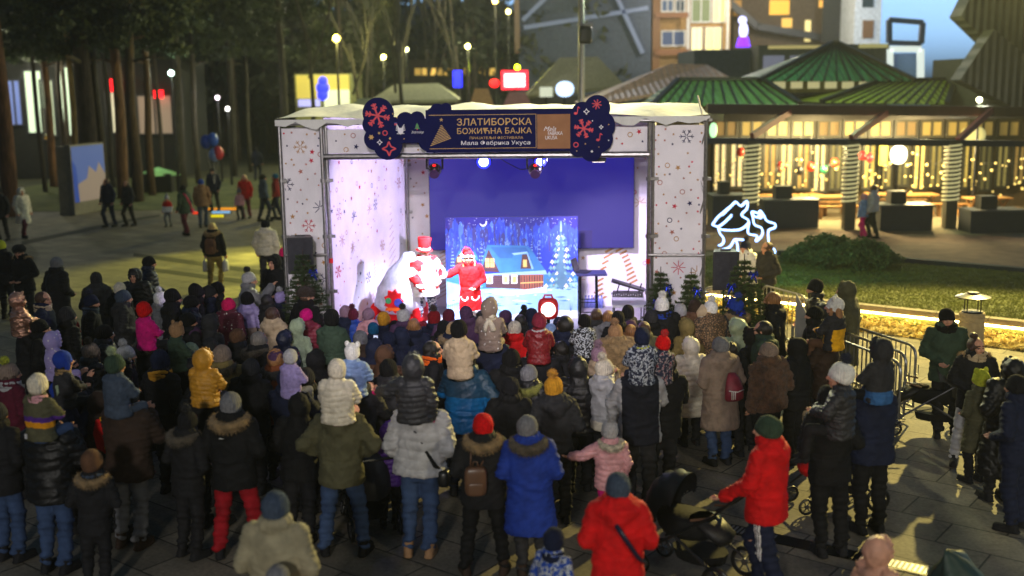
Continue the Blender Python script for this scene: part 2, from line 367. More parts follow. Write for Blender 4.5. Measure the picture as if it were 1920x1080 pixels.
def trousers(parent, pose, J, col, kind='cloth', fit=1, stripes=None):
    key = ('tr', pose, fit, stripes is not None)
    def make(me):
        mb = MB()
        mb.loft([((0, 0, .80), .13, .11), ((0, 0, .88), .185, .14), ((0, 0, .98), .18, .135), ((0, 0, 1.03), .165, .125)], 20)
        for n in 'LR': mb.rc(J['hip' + n], J['kn' + n], .115 * fit, .088 * fit); mb.rc(J['kn' + n], J['an' + n] + Vector((0, 0, .03)), .088 * fit, .072 * fit)
        shift(mb, J['dz'])
        def post(src):
            P, N = co_of(src), no_of(src); z = P[:, 2] - J['dz']
            k = np.exp(-((z - .49) / .11) ** 2) * .011 + np.exp(-((z - .15) / .11) ** 2) * .016 + .005
            set_co(src, P + N * (k * wav(P * [1, 1, 2.2], 32, 3))[:, None])
            if stripes is not None:
                n = len(src.polygons); ce = np.empty(n * 3); src.polygons.foreach_get('center', ce); ce = ce.reshape(-1, 3); nn = np.empty(n * 3); src.polygons.foreach_get('normal', nn); nn = nn.reshape(-1, 3)
                u = np.abs(ce[:, 1] - .01 * np.sin(ce[:, 2] * 9)); mi = ((np.abs(nn[:, 0]) > .75) & (np.abs(ce[:, 0]) > .1) & ((u < .008) | (np.abs(u - .026) < .008))).astype(np.int32); src.polygons.foreach_set('material_index', mi)
            fill(me, src)
        soft(mb, .017 if stripes is None else .009, post, 5)
    return holder('trousers', parent, [mat(col, kind)] + ([mat(stripes, 'cloth')] if stripes else []), key, make)
def shoes(parent, pose, J, col):
    for n in 'LR':
        def make(me, n=n):
            mb = MB(); a, t = J['an' + n], J['to' + n]; d = Vector((t.x - a.x, t.y - a.y, 0)).normalized() if J['legs'] != 'ride' else (t - a).normalized()
            b = Vector((a.x, a.y, .055)) if J['legs'] != 'ride' else a
            mb.rc(b - d * .03, b + d * .08, .050, .048); mb.rc(b + d * .06, b + d * .17, .048, .038); mb.rc(b, b + Vector((0, 0, .09)), .052, .058)
            if J['legs'] != 'ride':
                q = d.to_track_quat('Y', 'Z').to_matrix(); sell(mb, (b + d * .06) * 1 - Vector((0, 0, .038)), (.052, .155, .017), .5, M=q)
            shift(mb, J['dz']); soft(mb, .012, lambda s: fill(me, s), 3)
        holder('shoe', parent, [mat(col, 'cloth')], ('shoe', pose, n), make)
BANDS = {}
def coat(parent, pose, J, spec, w, hood, seed):
    """winter coat of this one person: own cut, own folds"""
    col, length, kind = (spec.split(':') + ['mid', 'cloth'])[:3]; hs = J['hs']; ride = J['legs'] == 'ride'
    hem = dict(short=.88, mid=.78, long=.52, maxi=.34, vest=.86)[length] if not ride else .845
    mb = MB(); puff = kind in ('puffer', 'shiny', 'quilt', 'furcoat'); k = w * (1.07 if puff else 1.0); fl = .03 if length in ('long', 'maxi') else 0
    rings = [((0, -.005, hem), .205 * k + fl, .165 * k + fl * .7), ((0, -.005, hem + .05), .212 * k + fl, .170 * k + fl * .7)]
    for z, rx, ry in ((.98, .20, .160), (1.10, .198, .155), (1.22, .21, .158), (1.33, .215, .152), (1.40, .20, .138), (1.455, .145, .112), (1.50, .095, .095)):
        if z > hem + .06: rings.append(((0, -.008, z), rx * k, ry * k))
    mb.loft(rings, 28)
    ns = 1.12 if puff else 1
    for n in 'LR':
        if length == 'vest': mb.rc(J['sh' + n], J['sh' + n] * .8 + J['el' + n] * .2, .088 * k, .082)
        mb.rc(J['sh' + n], J['el' + n], .086 * k * ns, .074 * k * ns); mb.rc(J['el' + n], J['wr' + n], .074 * k * ns, .056 * k * ns)
    # collar / hood
    g = 1.5
    if hood != 'u':
        for a in range(-150, 151, 30): mb.ell((.098 * math.sin(R(a)), -.015 - .098 * math.cos(R(a)), 1.525 - .005 * math.cos(R(a))), (.048, .045, .062), 8, 6)
    if hood == 'd' or hood.startswith('f'):
        for a in range(-110, 111, 22): mb.ell((.145 * math.sin(R(a)), -.035 - .115 * math.cos(R(a)), 1.475 - .035 * math.cos(R(a))), (.065, .055, .06), 8, 6)
        mb.ell((0, -.15, 1.40), (.105, .055, .10), 12, 8)
    if hood == 'u':
        hc = J['hc']
        mb.ell(tuple(hc + Vector((0, -.04, .018)) * hs), tuple(v * hs for v in (.122, .128, .146)), 18, 12); mb.ell(tuple(hc + Vector((0, -.075, .085)) * hs), tuple(v * hs for v in (.078, .075, .072)), 12, 8)
        mb.loft([((0, -.025, 1.40), .15, .125), ((0, -.03, 1.50), .12 * (1 + (hs - 1) * .5), .115), (tuple(hc + Vector((0, -.04, -.06)) * hs), .098 * hs, .098 * hs)], 18)
        for a in range(-140, 141, 28):   # rim of the hood round the face
            p = hc + Vector((.088 * math.sin(R(a)), .055, .03 + .115 * math.cos(R(a)))) * hs; mb.ell(tuple(p), (.024 * hs,) * 3, 8, 6)
    shift(mb, J['dz']); me = bpy.data.meshes.new('coat'); rs = np.random.RandomState(seed)
    def post(src):
        P, N = co_of(src), no_of(src); z = P[:, 2] - J['dz']; r = np.hypot(P[:, 0], P[:, 1])
        arm = np.clip((np.abs(P[:, 0]) - .19) / .05, 0, 1)
        cr = lambda s, fq, i: np.clip(1 - np.abs(wav(P * s, fq, seed + i, 4)) * 1.3, 0, 1) ** 2
        fold = .0045 * wav(P * [1, 1, .7], 18, seed) + .009 * cr([1, .8, 1.3], 22, 1) + .005 * cr([.8, 1, 1.8], 46, 3) - .006 + arm * (.012 * cr([.5, .5, 2.6], 34, 2) - .003)
        fold += np.exp(-((z - 1.02) / .08) ** 2) * .009 * wav(P * [.6, .6, 2.5], 30, seed + 5)
        hm = np.clip((1.50 - z) / .05, 0, 1); 
        if kind == 'shiny': fold += .012 * wav(P * [1, 1, 1.3], 30, seed + 7) * np.abs(wav(P, 16, seed + 8)); fold += hm * .008 * np.sqrt(np.abs(np.sin(math.pi * z / .13)))
        if kind == 'puffer':
            pitch = rs.uniform(.075, .10); ph = np.abs(np.sin(math.pi * (z + .012 * np.sin(P[:, 0] * 9 + seed) + .05 * arm) / pitch)); fold += hm * (.016 * np.sqrt(ph) - .008)
        elif kind == 'quilt':
            u, v = P[:, 0] + z * .7, P[:, 0] - z * .7; fold += .012 * np.sqrt(np.abs(np.sin(u * 36) * np.sin(v * 36)))
        elif kind == 'furcoat':
            pitch = .15; fold += .024 * np.sqrt(np.abs(np.sin(math.pi * z / pitch))) + .006 * wav(P, 130, seed)
        else:   # hem, back vent and the seam over the waist
            fold -= .006 * np.exp(-((z - 1.06) / .010) ** 2) + .004 * np.exp(-(P[:, 0] / .008) ** 2) * (P[:, 1] < -.05) * (z < 1.36)
        P = P + N * fold[:, None]
        set_co(src, P)
        if kind in BANDS:
            n = len(src.polygons); ce = np.empty(n * 3); src.polygons.foreach_get('center', ce); src.polygons.foreach_set('material_index', BANDS[kind](ce.reshape(-1, 3) - [0, 0, J['dz']]).astype(np.int32))
        fill(me, src)
    soft(mb, .013, post, 4)
    kk = {'furcoat': 'fur', 'quilt': 'shiny0', 'plain': 'cloth'}.get(kind, kind); c2 = col
    ms = BANDMATS.get(kind) or [mat(c2, 'puffer' if kk == 'shiny0' else kk)]
    for m in ms: me.materials.append(m)
    o = bpy.data.objects.new('coat', me); link(o, parent); return o
BANDMATS = {}
def spikes(mb, pts, nrm, L, wd, rs, droop=.3):
    V, Fs = [], []
    for p, n in zip(pts, nrm):
        n = n + rs.normal(size=3) * .45; n /= np.linalg.norm(n); t = np.cross(n, rs.normal(size=3)); t /= np.linalg.norm(t) + 1e-6
        l = L * rs.uniform(.6, 1.3); b = len(V); V += [p - t * wd, p + t * wd, p + n * l + np.array([0, 0, -droop * l])]; Fs.append((b, b + 1, b + 2))
    mb.add(V, Fs)
def fur_trim(parent, col, J, kind='fur'):
    def make(me):
        mb = MB(); rs = np.random.RandomState(4); pts, nrm = [], []; path = []
        for a in range(-125, 126, 10): path.append((.165 * math.sin(R(a)), -.05 - .145 * math.cos(R(a)), 1.475 - .03 * math.cos(R(a)) + .02 * math.sin(R(abs(a)))))
        rad = [.03 + .022 * math.sin(math.pi * (i + .5) / len(path)) for i in range(len(path))]
        mb.tube(path, rad, 10)
        for i in range(2600):
            u = rs.uniform(0, len(path) - 1.001); k = int(u); p = np.array(path[k]) * (1 - u + k) + np.array(path[k + 1]) * (u - k); n = rs.normal(size=3); n /= np.linalg.norm(n)
            pts.append(p + n * rad[k] * .9); nrm.append(n)
        spikes(mb, pts, nrm, .034, .0035, rs); shift(mb, J['dz']); fill(me, mb.mesh('x'))
    return holder('fur_trim', parent, [mat(col, 'fur')], ('fur', J['dz']), make)
def headobj(name, parent, J, mats, key, make, look=0):
    o = holder(name, parent, mats, key, make); o.location = J['hc'] + Vector((0, 0, J['dz'])); o.scale = (J['hs'],) * 3; o.rotation_euler = (0, 0, R(look)); return o
def dome(mb, prof, cx=0, seg=28, tilt=22, y0=-.012, wob=0):
    rings = []; T = Matrix.Rotation(R(tilt), 3, 'X'); V, Fs = [], []
    for (z, sx, sy) in prof:
        for k in range(seg):
            a = 2 * math.pi * k / seg; v = T @ Vector((sx * math.cos(a), sy * math.sin(a), z)); V.append((v.x + cx, v.y + y0, v.z))
    for i in range(len(prof) - 1):
        for k in range(seg):
            k2 = (k + 1) % seg; Fs.append((i * seg + k, i * seg + k2, (i + 1) * seg + k2, (i + 1) * seg + k))
    Fs.append(tuple((len(prof) - 1) * seg + k for k in range(seg))); mb.add(V, Fs)
def hat(parent, J, spec, look=0):
    kind, col, c2 = (spec.split(':') + [None, None])[:3]; c2 = c2 or col
    def make(me):
        mb = MB()
        if kind == 'top':
            dome(mb, [(.045, .10, .115), (.05, .15, .165), (.056, .15, .165), (.06, .098, .112), (.12, .10, .115), (.27, .118, .132), (.275, .113, .127), (.277, .02, .02)], tilt=-5)
        elif kind == 'santa':
            dome(mb, [(.0, .095, .112), (.06, .093, .110), (.10, .08, .095), (.14, .06, .07), (.165, .03, .035), (.17, .005, .005)])
            mb.tube([(0, -.02, .14), (.05, -.05, .17), (.10, -.07, .13), (.12, -.08, .06)], [.06, .045, .03, .012], 10)
        elif kind == 'ear' or kind == 'flap':
            dome(mb, [(-.036, .090, .109), (.04, .096, .115), (.09, .084, .10), (.125, .056, .066), (.142, .02, .024), (.144, .003, .003)])
            for s in (-1, 1):
                if kind == 'ear': mb.ell((s * .075, -.005, .125), (.034, .022, .04), 10, 8)
                else: mb.ell((s * .088, .005, -.05), (.014, .04, .065), 10, 8)
        elif kind == 'furhat':
            rs = np.random.RandomState(2); mb.ell((0, -.01, .075), (.115, .13, .085), 18, 12); n = rs.normal(size=(1400, 3)); n /= np.linalg.norm(n, axis=1)[:, None]; spikes(mb, n * [.115, .13, .085] + [0, -.01, .075], n, .03, .003, rs)
        else:
            hgt = {'beanie': .142, 'pom': .15, 'slouch': .17, 'point': .185}[kind]
            prof = [(-.032, .086, .104), (-.030, .095, .114), (.022, .099, .118), (.03, .095, .113)]
            for t in (.2, .4, .6, .75, .87, .95, 1): q = (1 - t ** (2.4 if kind != 'point' else 1.5)) ** .5 if t < 1 else .04; prof.append((.03 + (hgt - .03) * t, .097 * q + .002, .115 * q + .002))
            dome(mb, prof)
        src = mb.mesh('x'); P = co_of(src); N = no_of(src); set_co(src, P + N * (.0025 * wav(P, 60, 5))[:, None]); fill(me, src)
    km = 'knit' if kind in ('beanie', 'pom', 'slouch', 'point', 'ear') else ('fur' if kind == 'furhat' else 'wool')
    if ',' in col: c, km = col.split(','); col = c
    o = headobj('hat', parent, J, [mat(col, km)], ('hat', kind), make, look)
    if kind in ('pom', 'santa'):
        def mk(me):
            mb = MB(); rs = np.random.RandomState(3); c = np.array((0, -.055, .185) if kind == 'pom' else (.125, -.09, .04)); r = .045 if kind == 'pom' else .034; mb.ell(c, (r,) * 3, 12, 8); n = rs.normal(size=(520, 3)); n /= np.linalg.norm(n, axis=1)[:, None]; spikes(mb, n * r * .95 + c, n, .024, .003, rs, .1); fill(me, mb.mesh('x'))
        holder('pompom', o, [mat(c2, 'fur')], ('pom', kind), mk)
    if kind in ('santa', 'top'):
        def mk(me): mb = MB(); z = -.008 if kind == 'santa' else .058; dome(mb, [(z, .094, .112), (z + .001, .112, .130), (z + .04, .112, .130), (z + .041, .095, .11)], tilt=22 if kind == 'santa' else -5); fill(me, mb.mesh('x'))
        holder('hat_band', o, [mat(c2 if kind == 'santa' else 'white', 'fur' if kind == 'santa' else 'cloth')], ('band', kind), mk)
    return o
def hair(parent, J, style, col, look=0):
    def make(me):
        mb = MB()
        if style in ('short', 'long', 'bun', 'curly'):
            q = 1.12 if style == 'curly' else 1
            dome(mb, [(-.055, .062, .07), (-.05, .082 * q, .098 * q), (.0, .087 * q, .107 * q), (.05, .088 * q, .108 * q), (.09, .074 * q, .09 * q), (.12, .045, .055), (.128, .003, .003)], tilt=42, y0=-.018)
        if style in ('long', 'under'):
            mb.loft([((0, -.075, -.30), .075, .03), ((0, -.085, -.22), .10, .045), ((0, -.075, -.12), .098, .055), ((0, -.06, -.02), .09, .06), ((0, -.04, .05), .085, .07)], 20)
            for s in (-1, 1): mb.tube([(s * .08, .02, .0), (s * .088, .015, -.08), (s * .09, .02, -.16), (s * .08, .03, -.24)], [.022, .028, .026, .012], 8)
        if style == 'under_short': mb.loft([((0, -.028, -.075), .062, .05), ((0, -.028, -.03), .079, .072), ((0, -.025, .0), .083, .08)], 18)
        if style == 'bun': mb.ell((0, -.07, .14), (.05, .05, .042), 12, 8)
        if style == 'curly':
            rs = np.random.RandomState(8)
            for k in range(70):
                n = rs.normal(size=3); n /= np.linalg.norm(n); n[1] = -abs(n[1]) * .8 + .15 * rs.rand(); mb.ell(tuple(n * [.09, .11, .11] + [0, -.02, .0 + .03]), (.028,) * 3, 7, 5)
        if style == 'braid':
            for s in (-1, 1):
                for k in range(7): mb.ell((s * (.06 + .004 * k), -.07, -.05 - .035 * k), (.018, .018, .024), 8, 6)
        src = mb.mesh('x'); P = co_of(src); N = no_of(src); set_co(src, P + N * (.004 * wav(P * [1, 1, .25], 90, 9))[:, None]); fill(me, src)
    return headobj('hair', parent, J, [mat(col, 'hair')], ('hair', style), make, look)
def extra(parent, J, e, col):
    def mk(fn):
        def make(me):
            mb = MB(); fn(mb); shift(mb, J['dz']); fill(me, mb.mesh('x'))
        return make
    if e == 'backpack':
        def fn(mb):
            sell(mb, (0, -.255, 1.16), (.135, .085, .20), .5); sell(mb, (0, -.335, 1.08), (.10, .035, .10), .5)
        o = holder('backpack', parent, [mat(col, 'cloth')], ('bp', J['dz']), mk(fn))
        def f2(mb):
            for s in (-1, 1): mb.tube([(s * .09, -.20, 1.34), (s * .11, -.10, 1.47), (s * .125, .05, 1.46), (s * .15, .17, 1.30), (s * .18, .10, 1.10), (s * .13, -.18, 1.02)], .016, 8, flat=2)
            mb.tube([(-.03, -.27, 1.35), (-.02, -.28, 1.40), (.02, -.28, 1.40), (.03, -.27, 1.35)], .009, 6); 
        holder('strap', o, [mat(col, 'cloth')], ('bps', J['dz']), mk(f2)); return o
    if e == 'minipack':
        def fn(mb): sell(mb, (-.08, -.235, 1.12), (.115, .06, .155), .45); sell(mb, (-.08, -.295, 1.05), (.085, .02, .07), .5)
        o = holder('backpack', parent, [mat(col, 'plastic')], 'mp', mk(fn))
        def f2(mb):
            for s in (-1, 1): mb.tube([(-.08 + s * .05, -.20, 1.26), (s * .10 - .02, -.12, 1.45), (s * .125, .03, 1.46), (s * .15, .17, 1.30), (s * .19, .06, 1.08), (-.08 + s * .08, -.19, 1.0)], .009, 6)
            mb.tube([(-.11, -.24, 1.26), (-.10, -.25, 1.33), (-.06, -.25, 1.33), (-.05, -.24, 1.26)], .008, 6)
        holder('strap', o, [mat(col, 'plastic')], 'mps', mk(f2)); return o
    if e == 'sackpack':
        def fn(mb): mb.loft([((.06, -.25, .94), .10, .05), ((.06, -.28, .98), .135, .08), ((.06, -.28, 1.12), .13, .075), ((.06, -.24, 1.25), .09, .05), ((.06, -.21, 1.31), .05, .03)], 20); 
        o = holder('backpack', parent, [mat(col, 'puffer')], 'sp', mk(fn))
        def f2(mb):
            for x in (-.03, -.005, .02): mb.box((x + .01, -.362, 1.04), (.009, .012, .11))
            mb.tube([(-.05, -.335, 1.10), (.06, -.372, 1.085), (.17, -.335, 1.10)], .007, 6)
        holder('stripes', o, [mat('white', 'cloth')], 'sps', mk(f2)); return o
    if e == 'crossbag':
        def fn(mb): mb.tube([(-.10, -.10, 1.475), (-.05, -.17, 1.38), (.06, -.185, 1.18), (.17, -.16, 1.0), (.22, -.06, .93)], .017, 8, flat=1.6); mb.tube([(-.10, -.10, 1.475), (-.12, .04, 1.47), (-.05, .17, 1.3), (.1, .19, 1.1), (.22, .05, .93)], .012, 6); sell(mb, (.25, -.06, .86), (.06, .10, .09), .5)
        return holder('shoulder_bag', parent, [mat(col, 'plastic')], 'cb', mk(fn))
    if e == 'strap':
        def fn(mb): mb.tube([(-.02, -.19, 1.37), (.06, -.200, 1.24), (.17, -.172, 1.06), (.225, -.08, .98)], .016, 8, flat=2); mb.tube([(-.10, -.10, 1.475), (-.02, -.19, 1.37)], .012, 6)
        return holder('bag_strap', parent, [mat(col, 'plastic')], 'strap', mk(fn))
    if e == 'scarf':
        def fn(mb):
            for q in range(3): mb.tube([(.11 * math.sin(R(a)) * (1 + .06 * q), -.012 + .105 * math.cos(R(a)) * (1 + .05 * q), 1.455 + .035 * q + .012 * math.sin(R(a * 2 + 90 * q))) for a in range(0, 361, 24)], .034 - .004 * q, 8)
        return holder('scarf', parent, [mat(col, 'wool')], ('scarf', J['dz']), mk(fn))
    if e == 'bowscarf':
        def fn(mb):
            mb.tube([(.11 * math.sin(R(a)), -.012 + .105 * math.cos(R(a)), 1.49) for a in range(0, 361, 24)], .04, 8)
            for s in (-1, 1): mb.tube([(0, -.14, 1.50), (s * .03, -.19, 1.44), (s * .07, -.20, 1.36), (s * .09, -.20, 1.27)], [.02, .035, .042, .045], 8, flat=1.5)
            mb.ell((.05, -.15, 1.55), (.06, .03, .05), 10, 8)
        return holder('scarf', parent, [mat(col, 'wool')], 'bow', mk(fn))
    if e == 'phone':
        o = MB().box((.09, .40, 1.56), (.075, .01, .15)).build('phone', mat('jet', 'plastic'), parent); p = MB().box((.09, .393, 1.56), (.066, .002, .135)).build('screen', glow((190, 200, 230), .8, 'phone_screen'), o); return o
    if e == 'carrybags':
        for s in (-1, 1):
            def fn(mb, s=s): mb.loft([((s * .26, .06, .48), .07, .13), ((s * .26, .06, .52), .075, .14), ((s * .26, .06, .72), .065, .12), ((s * .26, .06, .78), .03, .09)], 14); mb.tube([(s * .26, 0, .77), (s * .26, .04, .88), (s * .26, .08, .88), (s * .26, .12, .77)], .008, 6)
            holder('carrier_bag', parent, [mat(col, 'cloth')], ('cbag', s), mk(fn))
        return
    if e == 'panel':
        def fn(mb): mb.prism([(-.11, .02), (.10, .10), (.13, -.02), (.07, -.11), (.02, -.05), (-.10, -.04)], (.03, -.185, 1.20), (1, 0, 0), (0, 0, 1), .03)
        return holder('back_panel', parent, [mat(col, 'cloth')], ('pan', J['dz']), mk(fn))
    if e == 'glasses':
        def fn(mb):
            hc, hs = J['hc'], J['hs']
            for s in (-1, 1): mb.tube([tuple(hc + Vector((s * .031 + .022 * math.cos(R(a)), .098, .01 + .017 * math.sin(R(a)))) * hs) for a in range(0, 361, 45)], .0022, 5); mb.tube([tuple(hc + Vector((s * .053, .096, .012)) * hs), tuple(hc + Vector((s * .08, .0, .012)) * hs)], .0022, 5)
        return holder('glasses', parent, [mat('jet', 'plastic')], ('gl', J['hs'], J['dz']), mk(fn))
    if e == 'logo':
        o = MB().box((-.05, -.185, 1.335), (.05, .006, .008)).box((-.028, -.186, 1.352), (.008, .006, .04)).build('logo', mat('white', 'cloth'), parent); return o
    if e == 'patch':
        o = MB().box((-.12, -.19, .93 + J['dz']), (.045, .012, .075)).build('logo_patch', mat('lgrey', 'cloth'), parent); return o
    if e == 'tag':
        o = MB().box((.05, .106, .03), (.03, .006, .02)).build('hat_label', mat('white', 'cloth'), parent); o.location = J['hc'] + Vector((0, 0, J['dz'])); return o
    if e == 'gloves':
        for n in 'LR':
            def fn(mb, n=n): wr = J['wr' + n]; d = (wr - J['el' + n]).normalized(); mb.rc(wr - d * .01, wr + d * .10, .045, .05); mb.rc(wr + d * .03, wr + d * .08 + Vector((.03, .02, 0)), .02, .018)
            holder('mitten', parent, [mat(col, 'knit')], ('mit', J['hs'], J['dz'], n, tuple(J['wr' + n])), mk(fn))
        return
NP = [0]
def make_person(label, pos, h, f, kid=0, hat_='beanie:black', coat_='black:mid:cloth', hood='', tr='black', trk='cloth', sh='black', hr=('under_short', 'hbrown'), pose='stand', w=1.0, look=0, ex=(), group=None, stripes=None, skin='skin'):
    NP[0] += 1; seed = NP[0] * 17
    hs = 1.06 + .38 * kid; hc_top = 1.455 + .273 * hs; k = h / hc_top; J = joints(pose, hs)
    r = thing('person', label, 'person', pos, R(f), group, k)
    look = look or random.Random(seed + 1).choice([-22, 0, 0, 22])
    r.rotation_euler = (R(random.Random(seed + 2).uniform(-3, 2)), R(random.Random(seed + 3).uniform(-3, 3)), R(f)) if '/' not in pose or 'stand' in pose else r.rotation_euler
    body(r, pose, J, skin, look)
    trousers(r, pose, J, tr, trk, 1.0, stripes); shoes(r, pose, J, sh)
    coat(r, pose, J, coat_, 1.03 * w * random.Random(seed).uniform(.97, 1.06), hood, seed)
    if hood.startswith('f:'): fur_trim(r, hood[2:], J)
    if hat_ and hood != 'u': hat(r, J, hat_, look)
    if hr and hat_ and hr[0] == 'long': hr = ('under', hr[1])
    if hr and hood != 'u': hair(r, J, hr[0], hr[1], look)
    for e in ex: extra(r, J, *(e.split(':') if isinstance(e, str) else e)) if ':' in str(e) else extra(r, J, e, 'black')
    return r
CROWD = 'people watching the stage show'
def P(label, x, y, h=1.70, f=0, **kw):
    """standing person whose hat top is seen at pixel (x, y)"""
    kw.setdefault('group', CROWD)
    p = at_z(x, y, h + (.0 if kw.get('hat_', 1) is None else .03)); p.z = kw.pop('gz', 0) if 'gz' in kw else 0
    return make_person(label, p, h, f, **kw)
def RD(label, x, y, h, f, carrier, **kw):
    """child riding on the shoulders of a carrier: the child's hat top is seen at (x, y); carrier = dict for make_person"""
    hs = 1.44; top = 1.455 + .273 * hs - .83; k = h / (1.455 + .273 * hs); ch = carrier.pop('h', 1.76); seat = ch * carrier.pop('seat', .835)
    zt = seat + top * k + .025; p = at_z(x, y, zt); cf = carrier.pop('f', f); off = carrier.pop('off', (0, .14))
    vd = Vector((p.x, p.y, 0)).normalized(); d = (Matrix.Rotation(R(cf), 3, 'Z') @ Vector((0, 1, 0)) * .5 + vd).normalized() * off[1] + Vector((vd.y, -vd.x, 0)) * off[0]
    kw.setdefault('pose', 'ride/ride/ride'); kw.setdefault('group', 'children carried above the crowd')
    kw.setdefault('w', 1.14); make_person(label, (p.x, p.y, seat), h, f, kid=1, **kw)
    cl = carrier.pop('label'); carrier.setdefault('pose', 'stand/hold/hold'); carrier.setdefault('group', CROWD)
    make_person(cl, (p.x + d.x, p.y + d.y, 0), ch, cf, **carrier)
# ---------------------------------------------------------------- coat colour bands
def b_lakers(c): z = c[:, 2] + .05 * np.abs(c[:, 0]) * 2 - .05; return np.where((z < 1.20) & (z >= 1.12), 1, np.where((z < 1.12) & (z > 1.03), 2, 0))
BANDS['bands'] = b_lakers; BANDMATS['bands'] = [mat('olive', 'cloth'), mat('purple', 'cloth'), mat((226, 150, 20), 'cloth')]
BANDS['yoke'] = lambda c: (c[:, 2] > 1.22) * 1; BANDMATS['yoke'] = [mat((12, 96, 148), 'puffer'), mat((28, 62, 84), 'puffer')]
BANDS['snowman'] = lambda c: ((np.abs(c[:, 0]) < .14) & (c[:, 2] < 1.40)) * 1 | ((np.sin(c[:, 2] * 13 + c[:, 0] * 7 + 1) * np.sin(c[:, 0] * 15 - c[:, 2] * 6 + c[:, 1] * 8) < .02)) * 1 | (c[:, 2] < .92) * 1; BANDMATS['snowman'] = [mat('red', 'cloth'), mat('white', 'wool')]
BANDS['santadress'] = lambda c: ((c[:, 2] < .575) | ((np.abs(c[:, 0]) > .44)) | ((np.abs(np.hypot(np.abs(c[:, 0]) - .11, c[:, 2] - .86) - .07) < .013) & (c[:, 2] < .86) & (c[:, 1] > 0))) * 1; BANDMATS['santadress'] = [mat('red', 'wool'), mat('white', 'fur')]
BANDS['vest'] = lambda c: (np.abs(c[:, 0]) > .205) * 1; BANDMATS['vest'] = [mat((26, 28, 40), 'cloth'), mat('lgrey', 'puffer')]
BANDS['redwhite'] = lambda c: (c[:, 2] < 1.22) * 1; BANDMATS['redwhite'] = [mat('red', 'cloth'), mat('white', 'cloth')]
BANDS['bluehem'] = lambda c: ((c[:, 2] < 1.06) & (np.abs(c[:, 0]) < .24)) * 1; BANDMATS['bluehem'] = [mat('charcoal', 'cloth'), mat((50, 96, 150), 'cloth')]
BANDS['yellowback'] = lambda c: ((c[:, 2] < 1.26) & (np.abs(c[:, 0]) < .20)) * 1; BANDMATS['yellowback'] = [mat('charcoal', 'cloth'), mat('yellow', 'cloth')]
BANDS['lilacgrey'] = lambda c: (c[:, 2] < 1.18) * 1; BANDMATS['lilacgrey'] = [mat('lilac', 'puffer'), mat('taupe', 'puffer')]
BANDS['whitevest'] = lambda c: (c[:, 2] < 1.0) * 1; BANDMATS['whitevest'] = [mat('lgrey', 'puffer'), mat('cream', 'puffer')]
# ================================================================== GROUND
def paving(name, dark=1.0):
    m, nt, ns, bs, out = nodes(name)
    tc = ns.new('ShaderNodeTexCoord'); mp = ns.new('ShaderNodeMapping'); mp.inputs['Rotation'].default_value = (0, 0, R(38)); nt.links.new(tc.outputs['Object'], mp.inputs[0])
    br = ns.new('ShaderNodeTexBrick'); br.inputs['Scale'].default_value = 1; br.inputs['Brick Width'].default_value = 1.15; br.inputs['Row Height'].default_value = .62
    br.inputs['Mortar Size'].default_value = .012; br.inputs['Mortar Smooth'].default_value = .2; br.inputs['Bias'].default_value = -.1
    br.inputs['Color1'].default_value = (.16 * dark, .145 * dark, .12 * dark, 1); br.inputs['Color2'].default_value = (.24 * dark, .215 * dark, .175 * dark, 1); br.inputs['Mortar'].default_value = (.05, .048, .042, 1)
    nt.links.new(mp.outputs[0], br.inputs[0]); n = noise(nt, 1.6, 8); r = ramp(nt, n.outputs[0], [(.3, (.62, .62, .62)), (.7, (1.15, 1.12, 1.05))]); n3 = noise(nt, 22, 6); r3 = ramp(nt, n3.outputs[0], [(.35, (.75, .75, .75)), (.65, (1.1, 1.1, 1.1))])
    mx = ns.new('ShaderNodeMix'); mx.data_type = 'RGBA'; mx.blend_type = 'MULTIPLY'; mx.inputs[0].default_value = 1; nt.links.new(br.outputs[0], mx.inputs[6]); nt.links.new(r.outputs[0], mx.inputs[7])
    m2 = ns.new('ShaderNodeMix'); m2.data_type = 'RGBA'; m2.blend_type = 'MULTIPLY'; m2.inputs[0].default_value = 1; nt.links.new(mx.outputs[2], m2.inputs[6]); nt.links.new(r3.outputs[0], m2.inputs[7]); nt.links.new(m2.outputs[2], bs.inputs['Base Color'])
    bs.inputs['Roughness'].default_value = .72; bs.inputs['Specular IOR Level'].default_value = .25
    iv = ns.new('ShaderNodeMath'); iv.operation = 'SUBTRACT'; iv.inputs[0].default_value = 1; nt.links.new(br.outputs['Fac'], iv.inputs[1]); ad = ns.new('ShaderNodeMath'); ad.operation = 'ADD'; nt.links.new(iv.outputs[0], ad.inputs[0])
    ml = ns.new('ShaderNodeMath'); ml.operation = 'MULTIPLY'; ml.inputs[1].default_value = .35; nt.links.new(n3.outputs[0], ml.inputs[0]); nt.links.new(ml.outputs[0], ad.inputs[1]); bump(nt, bs, ad.outputs[0], .6, .012); return m
def earth(name, a, b, sc_=.5):
    m, nt, ns, bs, out = nodes(name); n = noise(nt, sc_, 8); r = ramp(nt, n.outputs[0], [(.35, a), (.65, b)]); nt.links.new(r.outputs[0], bs.inputs['Base Color']); bs.inputs['Roughness'].default_value = .95
    n2 = noise(nt, 9, 6); bump(nt, bs, n2.outputs[0], .7, .06); return m
tag(MB().poly([(-300, -60), (300, -60), (300, 420), (-300, 420)], (0, 0, -.012), (1, 0, 0), (0, 1, 0)).build('ground', earth('ground_earth', (.03, .035, .018), (.06, .058, .03))), kind='structure')
pv = [(-45, -10), (9.6, -10), (9.8, 19.4), (4.3, 24.6), (4.0, 38), (-2, 44), (-8, 52), (-45, 50)]
tag(MB().poly(pv, (0, 0, -.004), (1, 0, 0), (0, 1, 0)).build('plaza_paving', paving('stone_paving')), kind='structure')
tag(MB().poly([(9.6, -10), (40, -10), (40, 18.2), (9.8, 20.1)], (0, 0, -.004), (1, 0, 0), (0, 1, 0)).build('side_paving', paving('stone_paving_side')), kind='structure')
